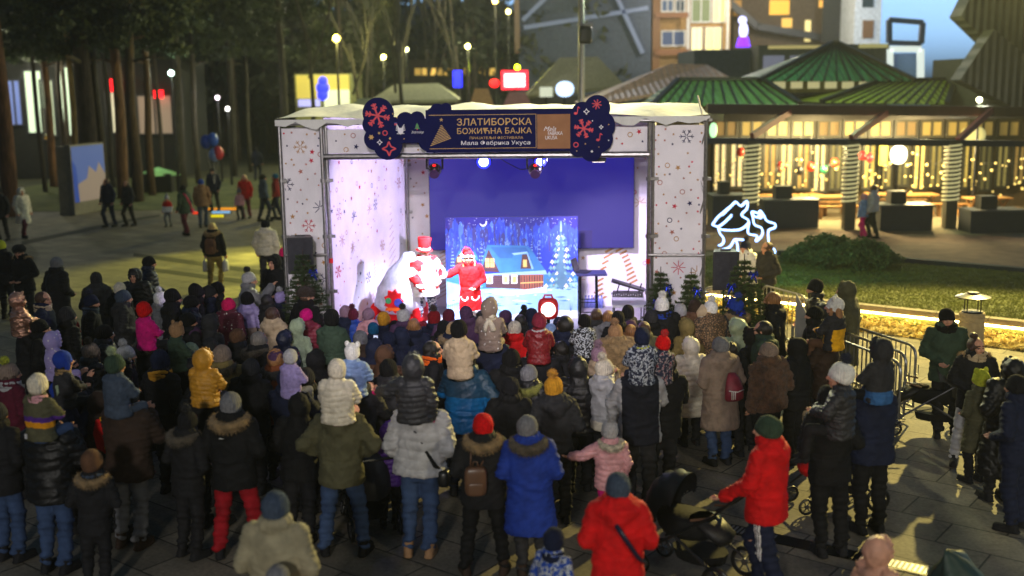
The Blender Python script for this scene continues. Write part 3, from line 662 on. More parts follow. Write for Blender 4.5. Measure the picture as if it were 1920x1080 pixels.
DB = mat((44, 42, 38), 'stone')
for k, pts in enumerate([[(250, 474), (330, 484), (500, 508), (500, 516), (330, 492), (250, 481)], [(270, 500), (400, 517), (490, 527), (490, 535), (400, 525), (270, 507)], [(40, 452), (120, 436), (230, 412), (300, 402), (300, 406), (230, 418), (120, 443), (40, 460)]]):
    mbd = MB(); mbd.add([tuple(at_z(x, y, .0005)) for x, y in pts], [tuple(range(len(pts)))[::-1]]); tag(mbd.build('paving_band', DB), kind='structure')
# drainage channel with slotted covers
ga = at_z(1180, 950, 0); gb = at_z(1800, 1085, 0); d_ = (gb - ga); gl = d_.length; gz = math.atan2(d_.y, d_.x)
gm = MB(); gm.box((ga + gb) / 2 + Vector((0, 0, .002)), (gl, .24, .008), gz, mi=0)
for k in range(int(gl / .05)):
    p = ga + d_ * ((k + .5) * .05 / gl)
    if int(k * .05 / .9) % 3 != 2: gm.box((p.x, p.y, .007), (.022, .17, .008), gz, mi=1)
tag(gm.build('drain_cover', [mat('jet', 'metal'), mat('metal', 'metal')]), 'slotted steel drain strip sunk in the paving at lower right', 'drain')
# far hill that closes the view on the left
hm = MB(); nx, ny = 40, 14; V = []
for j in range(ny):
    for i in range(nx):
        x = -170 + i * 5.2; y = 95 + j * 6; z = (j / (ny - 1)) ** .8 * 22 * max(0, min(1, (34 - x) / 45)) * (1 + .25 * math.sin(x * .07)) - .3; V.append((x, y, z))
hm.add(V, [(j * nx + i, j * nx + i + 1, (j + 1) * nx + i + 1, (j + 1) * nx + i) for j in range(ny - 1) for i in range(nx - 1)])
tag(hm.build('hill', earth('hill_earth', (.02, .022, .012), (.05, .045, .03), .1), smooth=True), kind='structure')
# lawn banks
GRASS = earth('grass_turf', (.045, .062, .016), (.10, .115, .035), .9)
def grass(name, label, poly, z, n, seed, h=.06):
    rs = random.Random(seed); mb = MB(); xs = [p[0] for p in poly]; ys = [p[1] for p in poly]; V, Fs = [], []
    def inside(x, y):
        c = False
        for i in range(len(poly)):
            (x1, y1), (x2, y2) = poly[i], poly[i - 1]
            if (y1 > y) != (y2 > y) and x < (x2 - x1) * (y - y1) / (y2 - y1) + x1: c = not c
        return c
    while len(Fs) < n:
        x, y = rs.uniform(min(xs), max(xs)), rs.uniform(min(ys), max(ys))
        if not inside(x, y): continue
        a = rs.uniform(0, 6.28); l = h * rs.uniform(.5, 1.6); dx, dy = math.cos(a) * .018, math.sin(a) * .018; b = len(V)
        V += [(x - dx, y - dy, z), (x + dx, y + dy, z), (x + rs.uniform(-.05, .05), y + rs.uniform(-.05, .05), z + l)]; Fs.append((b, b + 1, b + 2))
    mb.add(V, Fs); return tag(mb.build(name, mat((92, 98, 46), 'leaf')), label, 'grass', kind='stuff')
KZ = .36
ka, kb = at_z(1325, 541, KZ), at_z(1960, 608, KZ)
kd = (kb - ka).normalized(); kn = Vector((-kd.y, kd.x, 0)); kn = kn if kn.y > 0 else -kn
la = [at_z(1290, 478, KZ), at_z(1480, 478, KZ), at_z(1700, 492, KZ), at_z(1960, 512, KZ)]
lp = [(ka.x, ka.y), (kb.x, kb.y), (kb.x + 4, kb.y - .4)] + [(la[3].x + 4, la[3].y - .5)] + [(p.x, p.y) for p in la[::-1]]
lawnpoly = lp
tag(MB().prism(lp, (0, 0, KZ - .03), (1, 0, 0), (0, 1, 0), .4, uz=Vector((0, 0, 1))).build('lawn', GRASS), kind='structure')
grass('lawn_grass', 'short grass on the raised lawn behind the glowing kerb', lp, KZ - .03, 60000, 1, .03)
km = MB(); kerb_len = (kb - ka).length
for k in range(int(kerb_len / 1.0) + 1):
    c = ka + kd * (k * 1.0 + .5) + kn * .06; km.box((c.x, c.y, KZ - .05), (.985, .20, .12), math.atan2(kd.y, kd.x))
    km.box((c.x + kn.x * .03, c.y + kn.y * .03, .14), (1.0, .14, .30), math.atan2(kd.y, kd.x))
kerb = tag(km.build('kerb_wall', mat((132, 124, 110), 'stone')), 'low stone kerb wall with a glowing strip light under its coping', 'kerb wall')
sm = MB(); sm.beam(ka + kn * -.03 + Vector((0, 0, -.13)), kb + kn * -.03 + Vector((0, 0, -.13)), .035, .025)
sm.build('strip_light', glow((255, 214, 116), 95, 'strip_light_glow'), kerb)
# golden dry ground cover lit by the strip
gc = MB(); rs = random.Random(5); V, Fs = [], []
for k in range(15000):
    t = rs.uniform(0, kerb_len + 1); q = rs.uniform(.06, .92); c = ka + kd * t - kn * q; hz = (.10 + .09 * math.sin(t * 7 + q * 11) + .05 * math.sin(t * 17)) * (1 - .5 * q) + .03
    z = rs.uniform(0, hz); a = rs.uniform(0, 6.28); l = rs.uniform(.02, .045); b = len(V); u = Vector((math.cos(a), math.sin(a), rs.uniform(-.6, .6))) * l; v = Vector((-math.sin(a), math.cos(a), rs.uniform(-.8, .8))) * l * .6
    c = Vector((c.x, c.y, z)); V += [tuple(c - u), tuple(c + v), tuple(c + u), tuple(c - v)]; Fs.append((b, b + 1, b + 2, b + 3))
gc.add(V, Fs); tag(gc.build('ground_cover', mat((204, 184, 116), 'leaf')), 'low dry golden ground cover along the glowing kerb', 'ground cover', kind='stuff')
# reddish path in front of the restaurant, darker edging
pa = [at_z(1280, 468, .02), at_z(1480, 472, .02), at_z(1960, 508, .02)]; pb = [at_z(1960, 428, .02), at_z(1280, 405, .02)]
tag(MB().poly([(p.x, p.y) for p in pa + pb], (0, 0, .02), (1, 0, 0), (0, 1, 0)).build('restaurant_path', earth('brick_path', (.13, .075, .05), (.2, .12, .08), 2)), kind='structure')
tag(MB().poly([(p.x, p.y) for p in [at_z(1280, 420, .03), at_z(1960, 446, .03), at_z(2000, 330, .03), at_z(1280, 330, .03)]], (0, 0, .03), (1, 0, 0), (0, 1, 0)).build('terrace_floor', earth('terrace_slabs', (.16, .13, .08), (.24, .19, .12), 1.5)), kind='structure')
em = MB(); em.beam(at_z(1460, 474, .3), at_z(1700, 489, .3), .22, .16); em.beam(at_z(1700, 489, .3), at_z(1990, 514, .3), .22, .16)
tag(em.build('path_edging', mat((40, 44, 56), 'stone')), 'dark stone edging between the lawn and the reddish path', 'edging')
tag(MB().poly([(-25, 46), (-2.6, 46), (-2.2, 60), (-25, 64)], (0, 0, .01), (1, 0, 0), (0, 1, 0)).build('far_lawn', GRASS), kind='structure')
# ================================================================== VEGETATION
def leaves(mb, c, r, n, size, rs, mi=0):
    c = np.array(c); V, Fs = [], []
    P = rs.normal(size=(n, 3)); P /= np.linalg.norm(P, axis=1)[:, None]; P *= (rs.rand(n, 1) ** .45) * np.array(r); P += c
    for p in P:
        u = rs.normal(size=3); u /= np.linalg.norm(u); v = np.cross(u, rs.normal(size=3)); v /= np.linalg.norm(v) + 1e-6; l = size * rs.uniform(.5, 1.4); b = len(V)
        V += [p - u * l, p + v * l * .45, p + u * l, p - v * l * .45]; Fs.append((b, b + 1, b + 2, b + 3))
    mb.add(V, Fs, mi)
def make_pine(seed, zc, hgt, rad, clumps, leafn):
    rs = np.random.RandomState(seed); mb = MB()
    for k in range(clumps):
        t = rs.rand(); z = zc + t * (hgt - zc); rr = rad * (1 - .55 * t) * rs.uniform(.25, 1); a = rs.uniform(0, 6.28)
        leaves(mb, (rr * math.cos(a), rr * math.sin(a), z), (.75, .75, .38), leafn, .15, rs)
    return mb
PINES = 'pine trees on the left of the plaza'
PM = {}
def pine(label, px, yb, dia, lean=0, col=(92, 70, 52), crown=0, hgt=15, zc=6.5):
    b = at_z(px, yb, 0); t = thing('pine_tree', label, 'tree', b, rnd.uniform(0, 6), PINES)
    d = b.y; r = dia / 2 * d / F
    mb = MB(); pts = [(lean * z / hgt + .05 * math.sin(z + px), .04 * math.cos(z * .7), z) for z in np.linspace(-.1, hgt, 12)]; mb.tube(pts, [r * (1.15 - .7 * z / hgt) for z in np.linspace(0, hgt, 12)], 10)
    for k in range(9):
        z = zc + k * (hgt - zc) / 9 - .4; a = rnd.uniform(0, 6.28); L = rnd.uniform(1, 2.2); mb.tube([(lean * z / hgt, 0, z), (lean * z / hgt + L * .6 * math.cos(a), L * .6 * math.sin(a), z + .2), (lean * z / hgt + L * math.cos(a), L * math.sin(a), z + .15)], [r * .3, r * .2, r * .06], 6)
    mb.build('trunk', mat(col, 'bark'), t, smooth=True); key = (crown, zc, hgt)
    if key not in PM: PM[key] = make_pine(20 + crown, zc, hgt, 2.6 + .5 * crown, 46 + 10 * crown, 120).mesh('crown'); PM[key].materials.append(mat((50, 60, 38), 'leaf'))
    o = bpy.data.objects.new('crown', PM[key]); link(o, t); return t
for a in [('thick leaning brown pine trunk at the far left edge', 24, 405, 28, -1.5, (96, 66, 48), 1), ('thin grey pine trunk right of the thick leftmost one', 66, 330, 10, -.9, (90, 84, 70), 0),
 ('warm brown pine trunk before the bright shop window', 103, 350, 13, -.8, (120, 84, 60), 1), ('slender dark pine trunk beside the warm brown one', 122, 345, 9, -.4, (60, 50, 42), 0),
 ('pale yellow-lit pine trunk left of the poster board', 146, 372, 11, -.6, (140, 118, 78), 0), ('widest dark pine trunk behind the poster board', 172, 378, 34, -.2, (62, 52, 44), 2),
 ('dark straight pine trunk right of the widest trunk', 197, 370, 15, .1, (52, 44, 38), 1), ('reddish brown pine trunk between the two red lamps', 234, 372, 20, -.3, (104, 76, 60), 2),
 ('dark pine trunk right of the reddish brown trunk', 258, 378, 19, .2, (70, 56, 46), 1), ('grey pine trunk behind the strolling child', 343, 352, 15, .3, (70, 64, 58), 2),
 ('dark pine trunk rising just left of the stage', 537, 340, 15, .2, (60, 56, 50), 1)]: pine(*a)
for a in [('bushy dark pine behind the middle of the left paving', 300, 300, 16, 0, (50, 44, 38), 2, 13, 4.2), ('bushy dark pine over the far lawn', 420, 292, 16, .2, (50, 44, 38), 2, 13, 4.0), ('bushy dark pine near the stage back', 480, 286, 14, 0, (50, 44, 38), 2, 13, 4.6), ('bushy dark pine above the shop roof', 120, 285, 14, 0, (50, 44, 38), 2, 13, 5.6), ('bushy dark pine at the upper left corner', 10, 290, 14, 0, (50, 44, 38), 2, 13, 5.4)]: pine(*a)
for a in [('thin dark pine trunk left of the warm brown one', 84, 360, 8, -.3, (58, 50, 44), 0), ('slim pine trunk in front of the shop wall, left of the poster', 133, 340, 8, .2, (74, 64, 54), 0), ('slim dark pine trunk between the widest and the reddish trunks', 214, 352, 9, .1, (50, 44, 38), 1), ('brown pine trunk right of the second red lamp', 285, 366, 13, .3, (88, 68, 54), 1), ('slim pine trunk before the cream shop window', 307, 345, 8, -.2, (64, 56, 48), 0), ('grey pine trunk over the stall canopy', 372, 345, 10, .1, (72, 66, 58), 1), ('dark pine trunk near the balloon bunch', 440, 330, 12, .2, (52, 48, 42), 2), ('slim pine trunk on the far lawn', 470, 322, 8, 0, (60, 56, 50), 0)]: pine(*a)
lamp('wood_lamp_light', 'POINT', (-24, 50, 5.5), 160, (1, .9, .6), size=.3); lamp('wood_lamp_light', 'POINT', (-26, 60, 6), 700, (1, .95, .7), size=.3); lamp('wood_lamp_light', 'POINT', (-11, 68, 9), 1300, (1, .95, .6), size=.3); lamp('wood_lamp_light', 'POINT', (0, 66, 12), 1500, (1, .95, .75), size=.3); lamp('roof_fill_light', 'POINT', (at_y(1230, 60, 44).x, 44, 8.2), 450, (1, .85, .75), size=.3)  # unseen lamps added to lift the dark wood and brighten the tiled roof
def bare_tree(label, px, d, h, seed):
    rs = random.Random(seed); b = at_y(px, 200, d); t = thing('bare_tree', label, 'tree', (b.x, d, 0), 0, 'leafless trees far behind the stage'); mb = MB()
    def br(p, dr, L, r, dep):
        q = p + dr * L; mid = (p + q) / 2 + Vector((rs.uniform(-1, 1), rs.uniform(-1, 1), 0)) * L * .06; mb.tube([p, mid, q], [r, r * .85, r * .7], 6)
        if dep == 0: return
        for k in range(3 if dep > 1 else 4):
            n = (dr + Vector((rs.uniform(-.6, .6), rs.uniform(-.6, .6), rs.uniform(-.05, .45)))).normalized(); br(p + (q - p) * rs.uniform(.6, 1), n, L * rs.uniform(.5, .75), r * .55, dep - 1)
    br(Vector((0, 0, -.1)), Vector((rs.uniform(-.05, .05), 0, 1)), h * .5, .14, 4); mb.build('trunk', mat((66, 62, 54), 'bark'), t, smooth=True)
for k, (px, d, l) in enumerate([(575, 58, 'left of the yellow lamp'), (668, 66, 'right of the yellow lamp'), (735, 60, 'with pale twin stems near the middle'), (760, 63, 'right of the pale twin stems'), (700, 75, 'far behind the pale twin stems'), (800, 78, 'above the blue sign'), (850, 72, 'right of the blue sign'), (920, 80, 'next to the dark striped building'), (620, 82, 'behind the yellow lamp')]): bare_tree('leafless grey tree ' + l, px, d, 15, k)
# far wood that closes the background
rs_ = np.random.RandomState(3); fw = MB()
for k in range(300):
    x = rs_.uniform(-62, 8); y = rs_.uniform(78, 112); hh = rs_.uniform(7, 17); 
    fw.tube([(x, y, 0), (x + rs_.uniform(-.3, .3), y, hh)], [.2, .08], 5, mi=1)
    for q in range(7): leaves(fw, (x + rs_.normal() * 1.0, y + rs_.normal(), hh * rs_.uniform(.35, 1.0)), (1.3, 1.3, 1.0), 26, .42, rs_)
tag(fw.build('far_wood', [mat((62, 66, 46), 'leaf'), mat((80, 70, 58), 'bark')]), 'dark far wood behind the plaza and the stage', 'wood', kind='stuff')
def bush(label, px, y, wpx, hpx, seed):
    b = at_z(px, y, KZ - .03); s = F / b.y; rs = np.random.RandomState(seed); t = thing('bush', label, 'bush', b, 0, 'low evergreen bushes on the lawn'); mb = MB()
    for k in range(70):
        a = rs.uniform(0, 6.28); q = rs.rand() ** .5; cx, cy = q * math.cos(a) * wpx / s / 2.2, q * math.sin(a) * wpx / s / 3.2; z = (1 - q * q) * hpx / s * rs.uniform(.4, .85) + .12; leaves(mb, (cx, cy, z), (.26, .26, .14), 170, .05, rs)
    mb.build('foliage', mat((72, 86, 50), 'leaf'), t); m2 = MB()
    for k in range(9): a = rs.uniform(0, 6.28); m2.tube([(0, 0, -.03), (.3 * math.cos(a), .2 * math.sin(a), .2), (.8 * math.cos(a), .5 * math.sin(a), .4)], [.04, .03, .01], 6)
    m2.build('stem', mat('brown', 'bark'), t)
bush('spreading evergreen bush on the lawn, left one nearer the glowing reindeer', 1545, 492, 150, 48, 1); bush('wider dark evergreen bush on the lawn, right of its neighbour', 1610, 500, 170, 44, 2)
def fir(label, px, ytop, y, zb, seed, wide=.34, ribbons=6):
    top = at_y(px, ytop, y); h = top.z - zb; t = thing('fir_tree', label, 'tree', (top.x, y, zb), 0, 'small fir trees with blue ribbons by the stage'); rs = np.random.RandomState(seed)
    MB().tube([(0, 0, 0), (.01, 0, h * .5), (0, 0, h)], [.035, .022, .006], 8).build('trunk', mat('dkbrown', 'bark'), t)
    mb = MB(); V, Fs = [], []; tw = MB(); nl = int(h / .10)
    for i in range(nl):
        z = .25 + (h - .3) * i / nl; L = wide * h * (1 - i / nl) ** .9 + .06
        for k in range(7):
            a = k * .9 + i * .55 + rs.uniform(-.2, .2); l = L * rs.uniform(.75, 1.15); d = Vector((math.cos(a), math.sin(a), 0))
            pts = [Vector((0, 0, z)) + d * l * s_ + Vector((0, 0, l * (.28 * s_ - .2 * s_ * s_ * 1.6 + .1 * s_ ** 3))) for s_ in (0, .35, .7, 1)]; tw.tube(pts, [.012, .009, .006, .003], 5)
            for q in range(int(44 * l / .3) + 10):
                s_ = rs.rand(); j = min(2, int(s_ * 3)); p = pts[j].lerp(pts[j + 1], s_ * 3 - j); e = (pts[j + 1] - pts[j]).normalized()
                sd = Vector(rs.normal(size=3)); sd = (sd - e * sd.dot(e)).normalized(); n = (e * .6 + sd).normalized() * rs.uniform(.035, .06); w_ = e.cross(sd).normalized() * .007; b = len(V); V += [tuple(p - w_), tuple(p + w_), tuple(p + n)]; Fs.append((b, b + 1, b + 2))
                for g in range(3):
                    sd2 = Vector(rs.normal(size=3)); sd2 = (sd2 - e * sd2.dot(e)).normalized(); n2 = (e * .7 + sd2).normalized() * rs.uniform(.03, .055); b = len(V); V += [tuple(p - e * .007), tuple(p + e * .007), tuple(p + n2)]; Fs.append((b, b + 1, b + 2))
    tw.build('branches', mat('dkbrown', 'bark'), t); mb.add(V, Fs); mb.build('needles', mat((58, 76, 40), 'leaf'), t)
    for k in range(ribbons):
        a = rs.uniform(3.3, 6.1); z = h * (.25 + .7 * k / ribbons); l = wide * h * (1 - z / h) + .05; p = Vector((math.cos(a) * l, math.sin(a) * l, z)); m = MB()
        for s in (-1, 1): m.tube([p, p + Vector((s * .05, -.01, .04)), p + Vector((s * .07, -.01, -.01)), p], [.006, .018, .016, .006], 6); m.tube([p, p + Vector((s * .03, -.01, -.07)), p + Vector((s * .05, 0, -.13))], [.008, .014, .012], 6)
        m.build('ribbon', mat((24, 50, 190), 'shiny'), t)
fir('small fir with blue ribbons in front of the left stage wing', 567, 466, 18.1, 0, 1, .30); fir('thin fir with blue ribbons before the right stage wing', 1239, 500, 18.0, 0, 2, .24); fir('thin fir at the right end of the stage', 1296, 503, 17.6, 0, 3, .26); fir('widest fir with blue ribbons, right of the right loudspeaker', 1396, 476, 16.8, 0, 4, .36, 9)
# ================================================================== BUILDINGS BEHIND
def quadwall(mb, x0, x1, y0, y1, d, depth=6, mi=0):
    a, b = at_y(x0, y1, d), at_y(x1, y0, d); z0 = min(a.z, 0) if y1 > 150 else a.z
    mb.box(((a.x + b.x) / 2, d + depth / 2, (z0 + b.z) / 2), (b.x - a.x, depth, b.z - z0), mi=mi)
def bldg(name, label, rect, d, col, depth=6, ground=True, kind='stone'):
    a, b = at_y(rect[0], rect[3], d), at_y(rect[1], rect[2], d); t = thing(name, label, 'building', ((a.x + b.x) / 2, d, 0)); z0 = 0 if ground else a.z
    MB().box((0, depth / 2, (z0 + b.z) / 2), (b.x - a.x, depth, b.z - z0)).build('wall', mat(col, kind), t); return t
def pane(t, x0, x1, y0, y1, d, m, name='window', off=.06, frame=None):
    a, b = at_y(x0, y1, d), at_y(x1, y0, d); o = MB().box(((a.x + b.x) / 2 - t.location.x, d - off - t.location.y, (a.z + b.z) / 2), (b.x - a.x, .08, b.z - a.z)).build(name, m, t)
    if frame:
        f = MB(); w_, h_ = b.x - a.x, b.z - a.z; cx, cz = (a.x + b.x) / 2 - t.location.x, (a.z + b.z) / 2; y = d - off - .07 - t.location.y
        f.box((cx, y, cz), (.09, .06, h_)); f.box((cx - w_ / 2, y, cz), (.1, .06, h_)); f.box((cx + w_ / 2, y, cz), (.1, .06, h_)); f.box((cx, y - .005, cz + h_ / 2), (w_ + .1, .06, .1)); f.box((cx, y - .005, cz - h_ / 2), (w_ + .1, .06, .1)); f.build('frame', frame, o)
    return o
def strut(t, name, pts, d, r, m):
    mb = MB(); P_ = [at_y(x, y, d) - t.location for x, y in pts]
    for a, b in zip(P_, P_[1:]): mb.beam(a, b, r)
    return mb.build(name, m, t)
t = bldg('shop_building', 'low shop with bright greenish windows behind the pine trunks at left', (12, 328, 112, 262), 64, (34, 35, 32))
for x0, x1, y0, y1, c, s in [(55, 78, 132, 250, (205, 225, 190), 1.3), (84, 100, 150, 255, (190, 205, 170), .7), (118, 134, 125, 255, (215, 235, 200), 1.2), (20, 38, 150, 235, (130, 150, 220), .5), (204, 216, 172, 250, (230, 220, 180), 1.0), (222, 228, 180, 250, (160, 140, 110), .5), (262, 322, 178, 252, (190, 165, 140), .38), (84, 96, 205, 262, (200, 150, 40), .5)]: pane(t, x0, x1, y0, y1, 64, glow(c, s, 'shop_window_glow'), frame=mat('dkmetal', 'paint'))  # cream panes stand for lit wall; the light is put in as glow
for x0, x1, y0, y1, s in [(209, 221, 148, 172, 4), (240, 248, 150, 160, 2), (290, 306, 169, 184, 5)]: pane(t, x0, x1, y0, y1, 63.6, glow((255, 20, 30), s, 'red_sign_glow'), 'shop_sign')
t = bldg('kiosk', 'yellow lit pavilion with blue light figure, left above the stage', (555, 656, 138, 215), 72, (150, 150, 96)); pane(t, 557, 654, 140, 185, 72, glow((225, 205, 90), .62, 'lit_facade_glow')); pane(t, 560, 600, 186, 200, 71.8, glow((190, 190, 255), .9, 'lit_base_glow'), 'lit_base'); pane(t, 606, 655, 168, 205, 71.7, glow((235, 240, 190), .9, 'lit_base_glow'), 'lit_base')  # window pane here is a lamplit wall; that light is put in as glow
bb = at_y(605, 165, 70); t = thing('light_figure', 'blue glowing figure before the yellow pavilion', 'light figure', (bb.x, 70, bb.z)); m = MB()
for dz, r_ in ((.42, .28), (0, .40), (-.42, .34)): m.ell((.06 * dz, 0, dz), (r_, .2, r_))
m.build('lamp', glow((40, 50, 255), 2.2, 'blue_figure_glow'), t); MB().tube([(0, 0, -bb.z), (0, 0, -.4)], .05).build('stand', mat('steel', 'metal'), t)
t = bldg('striped_building', 'large dark blue-grey building with pale diagonal light lines', (974, 1222, -70, 190), 78, (62, 70, 86), 12)
for pts in [[(980, 38), (1060, -40)], [(982, 52), (1215, 15)], [(1150, -20), (1205, 100)]]: strut(t, 'light_line', pts, 77.8, .28, glow((110, 122, 150), .35, 'line_glow'))
strut(t, 'corner_strip', [(968, -60), (970, 100)], 77.7, .35, mat((110, 84, 56), 'paint'))
t = bldg('apartment_building', 'ochre apartment block with lit balcony windows', (1222, 1372, -60, 190), 84, (176, 140, 90), 12)
for k, (x0, x1, y0, y1, c, s) in enumerate([(1296, 1332, -2, 42, (120, 130, 90), .8), (1336, 1360, -2, 42, (225, 215, 150), 1.1), (1296, 1316, 52, 100, (255, 245, 170), 1.4), (1322, 1352, 52, 100, (245, 235, 150), 1.2), (1240, 1262, 0, 22, (90, 110, 140), .4), (1266, 1284, 0, 22, (90, 100, 110), .3), (1240, 1284, 58, 86, (80, 96, 130), .4)]): pane(t, x0, x1, y0, y1, 84, glow(c, s, 'window_glow'), frame=mat('white', 'paint'))
for y0, y1 in [(24, 34), (92, 104)]: pane(t, 1228, 1290, y0, y1, 83.6, mat((150, 100, 60), 'paint'), 'balcony', .3)
pane(t, 1222, 1238, -60, 130, 83.7, mat((140, 96, 52), 'paint'), 'corner_pier', .2); pane(t, 1286, 1294, -60, 110, 83.6, mat('white', 'paint'), 'balcony_frame', .2); pane(t, 1360, 1368, -60, 110, 83.6, mat('white', 'paint'), 'balcony_frame', .2)
t = bldg('brown_building', 'brown-grey building with warm lamps behind the green pagoda roof', (1372, 1600, -70, 190), 88, (96, 82, 66), 12)
for x0, x1, y0, y1, c, s in [(1442, 1480, 0, 28, (250, 190, 70), .9), (1465, 1485, 34, 52, (240, 190, 90), .9), (1508, 1520, 38, 78, (245, 225, 150), 1.0), (1535, 1545, 0, 14, (250, 190, 90), .9), (1570, 1580, 40, 64, (220, 200, 120), .7), (1374, 1390, 0, 30, (190, 140, 60), .5)]: pane(t, x0, x1, y0, y1, 88, glow(c, s, 'window_glow'))
strut(t, 'stair_beam', [(1362, 0), (1420, 50), (1600, 80)], 87, .5, mat((52, 50, 52), 'paint')); pane(t, 1537, 1596, -70, 80, 86, mat((46, 46, 44), 'stone'), 'stair_tower', .5)
bb = at_y(1394, 60, 70); t = thing('star_figure', 'purple and white glowing figure on the dark roof', 'light figure', (bb.x, 70, bb.z)); m = MB(); m.loft([((0, 0, -.9), .45, .2), ((0, 0, -.3), .3, .2)], 12); m.build('base_lamp', glow((120, 40, 255), 2.5, 'purple_glow'), t); m = MB(); m.ell((0, 0, .1), (.28, .2, .5)); m.ell((-.08, 0, .7), (.26, .2, .26)); m.build('lamp', glow((200, 200, 255), 2.2, 'white_figure_glow'), t)
t = bldg('dark_annex', 'dark blue flat-roofed annex under the glowing figure', (1300, 1430, 92, 200), 62, (46, 50, 70), 6)
t = bldg('white_tower', 'pale tower with two dark windows at upper right', (1596, 1657, -70, 190), 82, (196, 204, 214), 8)
for y0, y1, c in ((-10, 14, (40, 56, 64)), (38, 72, (120, 90, 66))): pane(t, 1616, 1638, y0, y1, 82, mat(c, 'plastic'))
t = bldg('terrace_house', 'flat-roofed terrace with blue railing frame and white glowing frame', (1420, 1668, 82, 200), 60, (66, 64, 66), 5)
pane(t, 1440, 1580, 84, 92, 60, glow((200, 180, 120), .5, 'eave_glow'), 'eave_light'); pane(t, 1610, 1664, 82, 90, 60, glow((190, 180, 120), .5, 'eave_glow'), 'eave_light')
strut(t, 'railing_frame', [(1667, 80), (1667, 37), (1730, 42), (1727, 82), (1667, 80)], 60, .26, mat((60, 80, 130), 'paint')); strut(t, 'lit_frame', [(1668, 140), (1668, 92), (1726, 92), (1726, 148)], 60, .3, glow((225, 235, 230), .9, 'frame_glow'))
for x0, x1 in ((1430, 1470), (1480, 1510)): pane(t, x0, x1, 104, 140, 60, glow((130, 130, 160), .4, 'window_glow'))
pane(t, 1672, 1722, 100, 150, 61, mat((110, 140, 190), 'plastic'), 'glass_screen', .1)
t = bldg('dark_roof_house', 'dark building with overhanging roof at the right edge', (1845, 2000, 105, 240), 46, (58, 56, 50), 6)
a, b, c = at_y(1802, 30, 45), at_y(1990, -60, 45), at_y(1990, 150, 45)
MB().prism([(0, 0), (c.x - a.x, c.z - a.z - 1.2), (c.x - a.x, b.z - a.z), (a.x * 0 + .8, b.z - a.z)], a - t.location, (1, 0, 0), (0, 0, 1), 1.2).build('roof', mat((48, 46, 42), 'tile'), t)
MB().prism([(0, 0), (3.2, -1.6), (3.4, .2), (1.2, 1.9)], at_y(1800, 150, 44) - t.location, (1, 0, 0), (0, 0, 1), 1).build('lower_roof', mat((42, 42, 40), 'tile'), t)
pane(t, 1888, 1912, 126, 152, 46, glow((130, 130, 110), .35, 'window_glow'), frame=mat('lgrey', 'paint')); pane(t, 1846, 1870, 60, 112, 46, mat((120, 118, 108), 'stone'), 'gable_wall', .3)
# tiled hip roofs, market tents
def hiproof(name, label, e0, e1, rx0, rx1, d, col, dd=5, kind='tile', walls=(110, 96, 70)):
    A, B_, C_, D_ = at_y(*e0, d), at_y(*e1, d), at_y(*rx0, d + dd), at_y(*rx1, d + dd); t = thing(name, label, 'building', ((A.x + B_.x) / 2, d, 0)); L = t.location; mb = MB()
    V = [A, B_, D_, C_, A + Vector((0, 2 * dd, 0)), B_ + Vector((0, 2 * dd, 0))]; V = [tuple(v - L) for v in V] + [tuple(v - L - Vector((0, 0, .15))) for v in (A, B_)]
    mb.add(V, [(0, 1, 2, 3), (1, 5, 2), (5, 4, 3, 2), (4, 0, 3), (6, 7, 1, 0)]); mb.build('roof', mat(col, kind), t); w_ = (B_.x - A.x) * .92; zt = min(A.z, B_.z)
    MB().box((0, dd, zt / 2), (w_, dd * 1.7, zt - .04)).build('wall', mat(walls, 'stone'), t); return t
hiproof('tiled_house', 'house with pinkish tiled hip roof behind the stage banner', (1096, 196), (1378, 150), (1258, 119), (1326, 121), 52, (150, 116, 104), 4)
for (nm, lb, e0, e1, a, b, d, c) in [('market_tent', 'grey-beige peaked market tent left of the lamp post', (985, 180), (1172, 160), (1050, 108), (1120, 106), 62, (120, 116, 96)), ('market_tent', 'pale low market tent behind the white lit sign', (690, 190), (860, 186), (740, 158), (822, 156), 60, (170, 170, 150)), ('market_tent', 'dull green market tent at the left end of the stalls', (655, 205), (720, 204), (672, 184), (700, 184), 56, (120, 130, 110)), ('market_tent', 'small ochre market tent between the red and white signs', (880, 200), (925, 200), (890, 166), (915, 166), 58, (160, 120, 70)), ('market_tent', 'pinkish market tent below the white lit sign', (940, 205), (1000, 205), (955, 172), (985, 172), 57, (140, 90, 90))]: hiproof(nm, lb, e0, e1, a, b, d, c, 1.5, 'cloth', (70, 66, 60))['group'] = 'market tents behind the stage'
def sign(label, x0, x1, y0, y1, d, c, s, ring=None):
    a, b = at_y(x0, y1, d), at_y(x1, y0, d); t = thing('lit_sign', label, 'sign', ((a.x + b.x) / 2, d, 0)); w_, h_ = b.x - a.x, b.z - a.z
    if ring: sell(m_ := MB(), (0, 0, (a.z + b.z) / 2), (w_ / 2, .1, h_ / 2), .9); m_.build('face', glow(c, s, 'sign_glow'), t)
    else: MB().box((0, 0, (a.z + b.z) / 2), (w_, .12, h_)).build('face', glow(c, s, 'sign_glow'), t)
    MB().tube([(0, .1, 0), (0, .1, a.z)], .06).build('post', mat('steel', 'metal'), t); return t
sign('blue lit sign far behind the stage', 850, 866, 132, 164, 66, (20, 30, 255), 3); sign('round red lit sign far behind the stage', 918, 936, 148, 164, 66, (255, 20, 30), 3, 1)
t = sign('white lit sign with red border above the banner', 946, 984, 138, 163, 66, (255, 235, 235), 3); sign('round pale blue lit sign right of the white one', 1042, 1076, 152, 182, 62, (190, 215, 255), 2, 1); sign('long pale lit sign beside the round pale blue one', 1012, 1036, 163, 182, 62, (200, 205, 185), 1)
q = at_y(965, 150, 66.1); MB().box((0, .1, q.z), (1.55, .1, 1.1)).build('border', glow((255, 30, 60), 2, 'red_border_glow'), t)
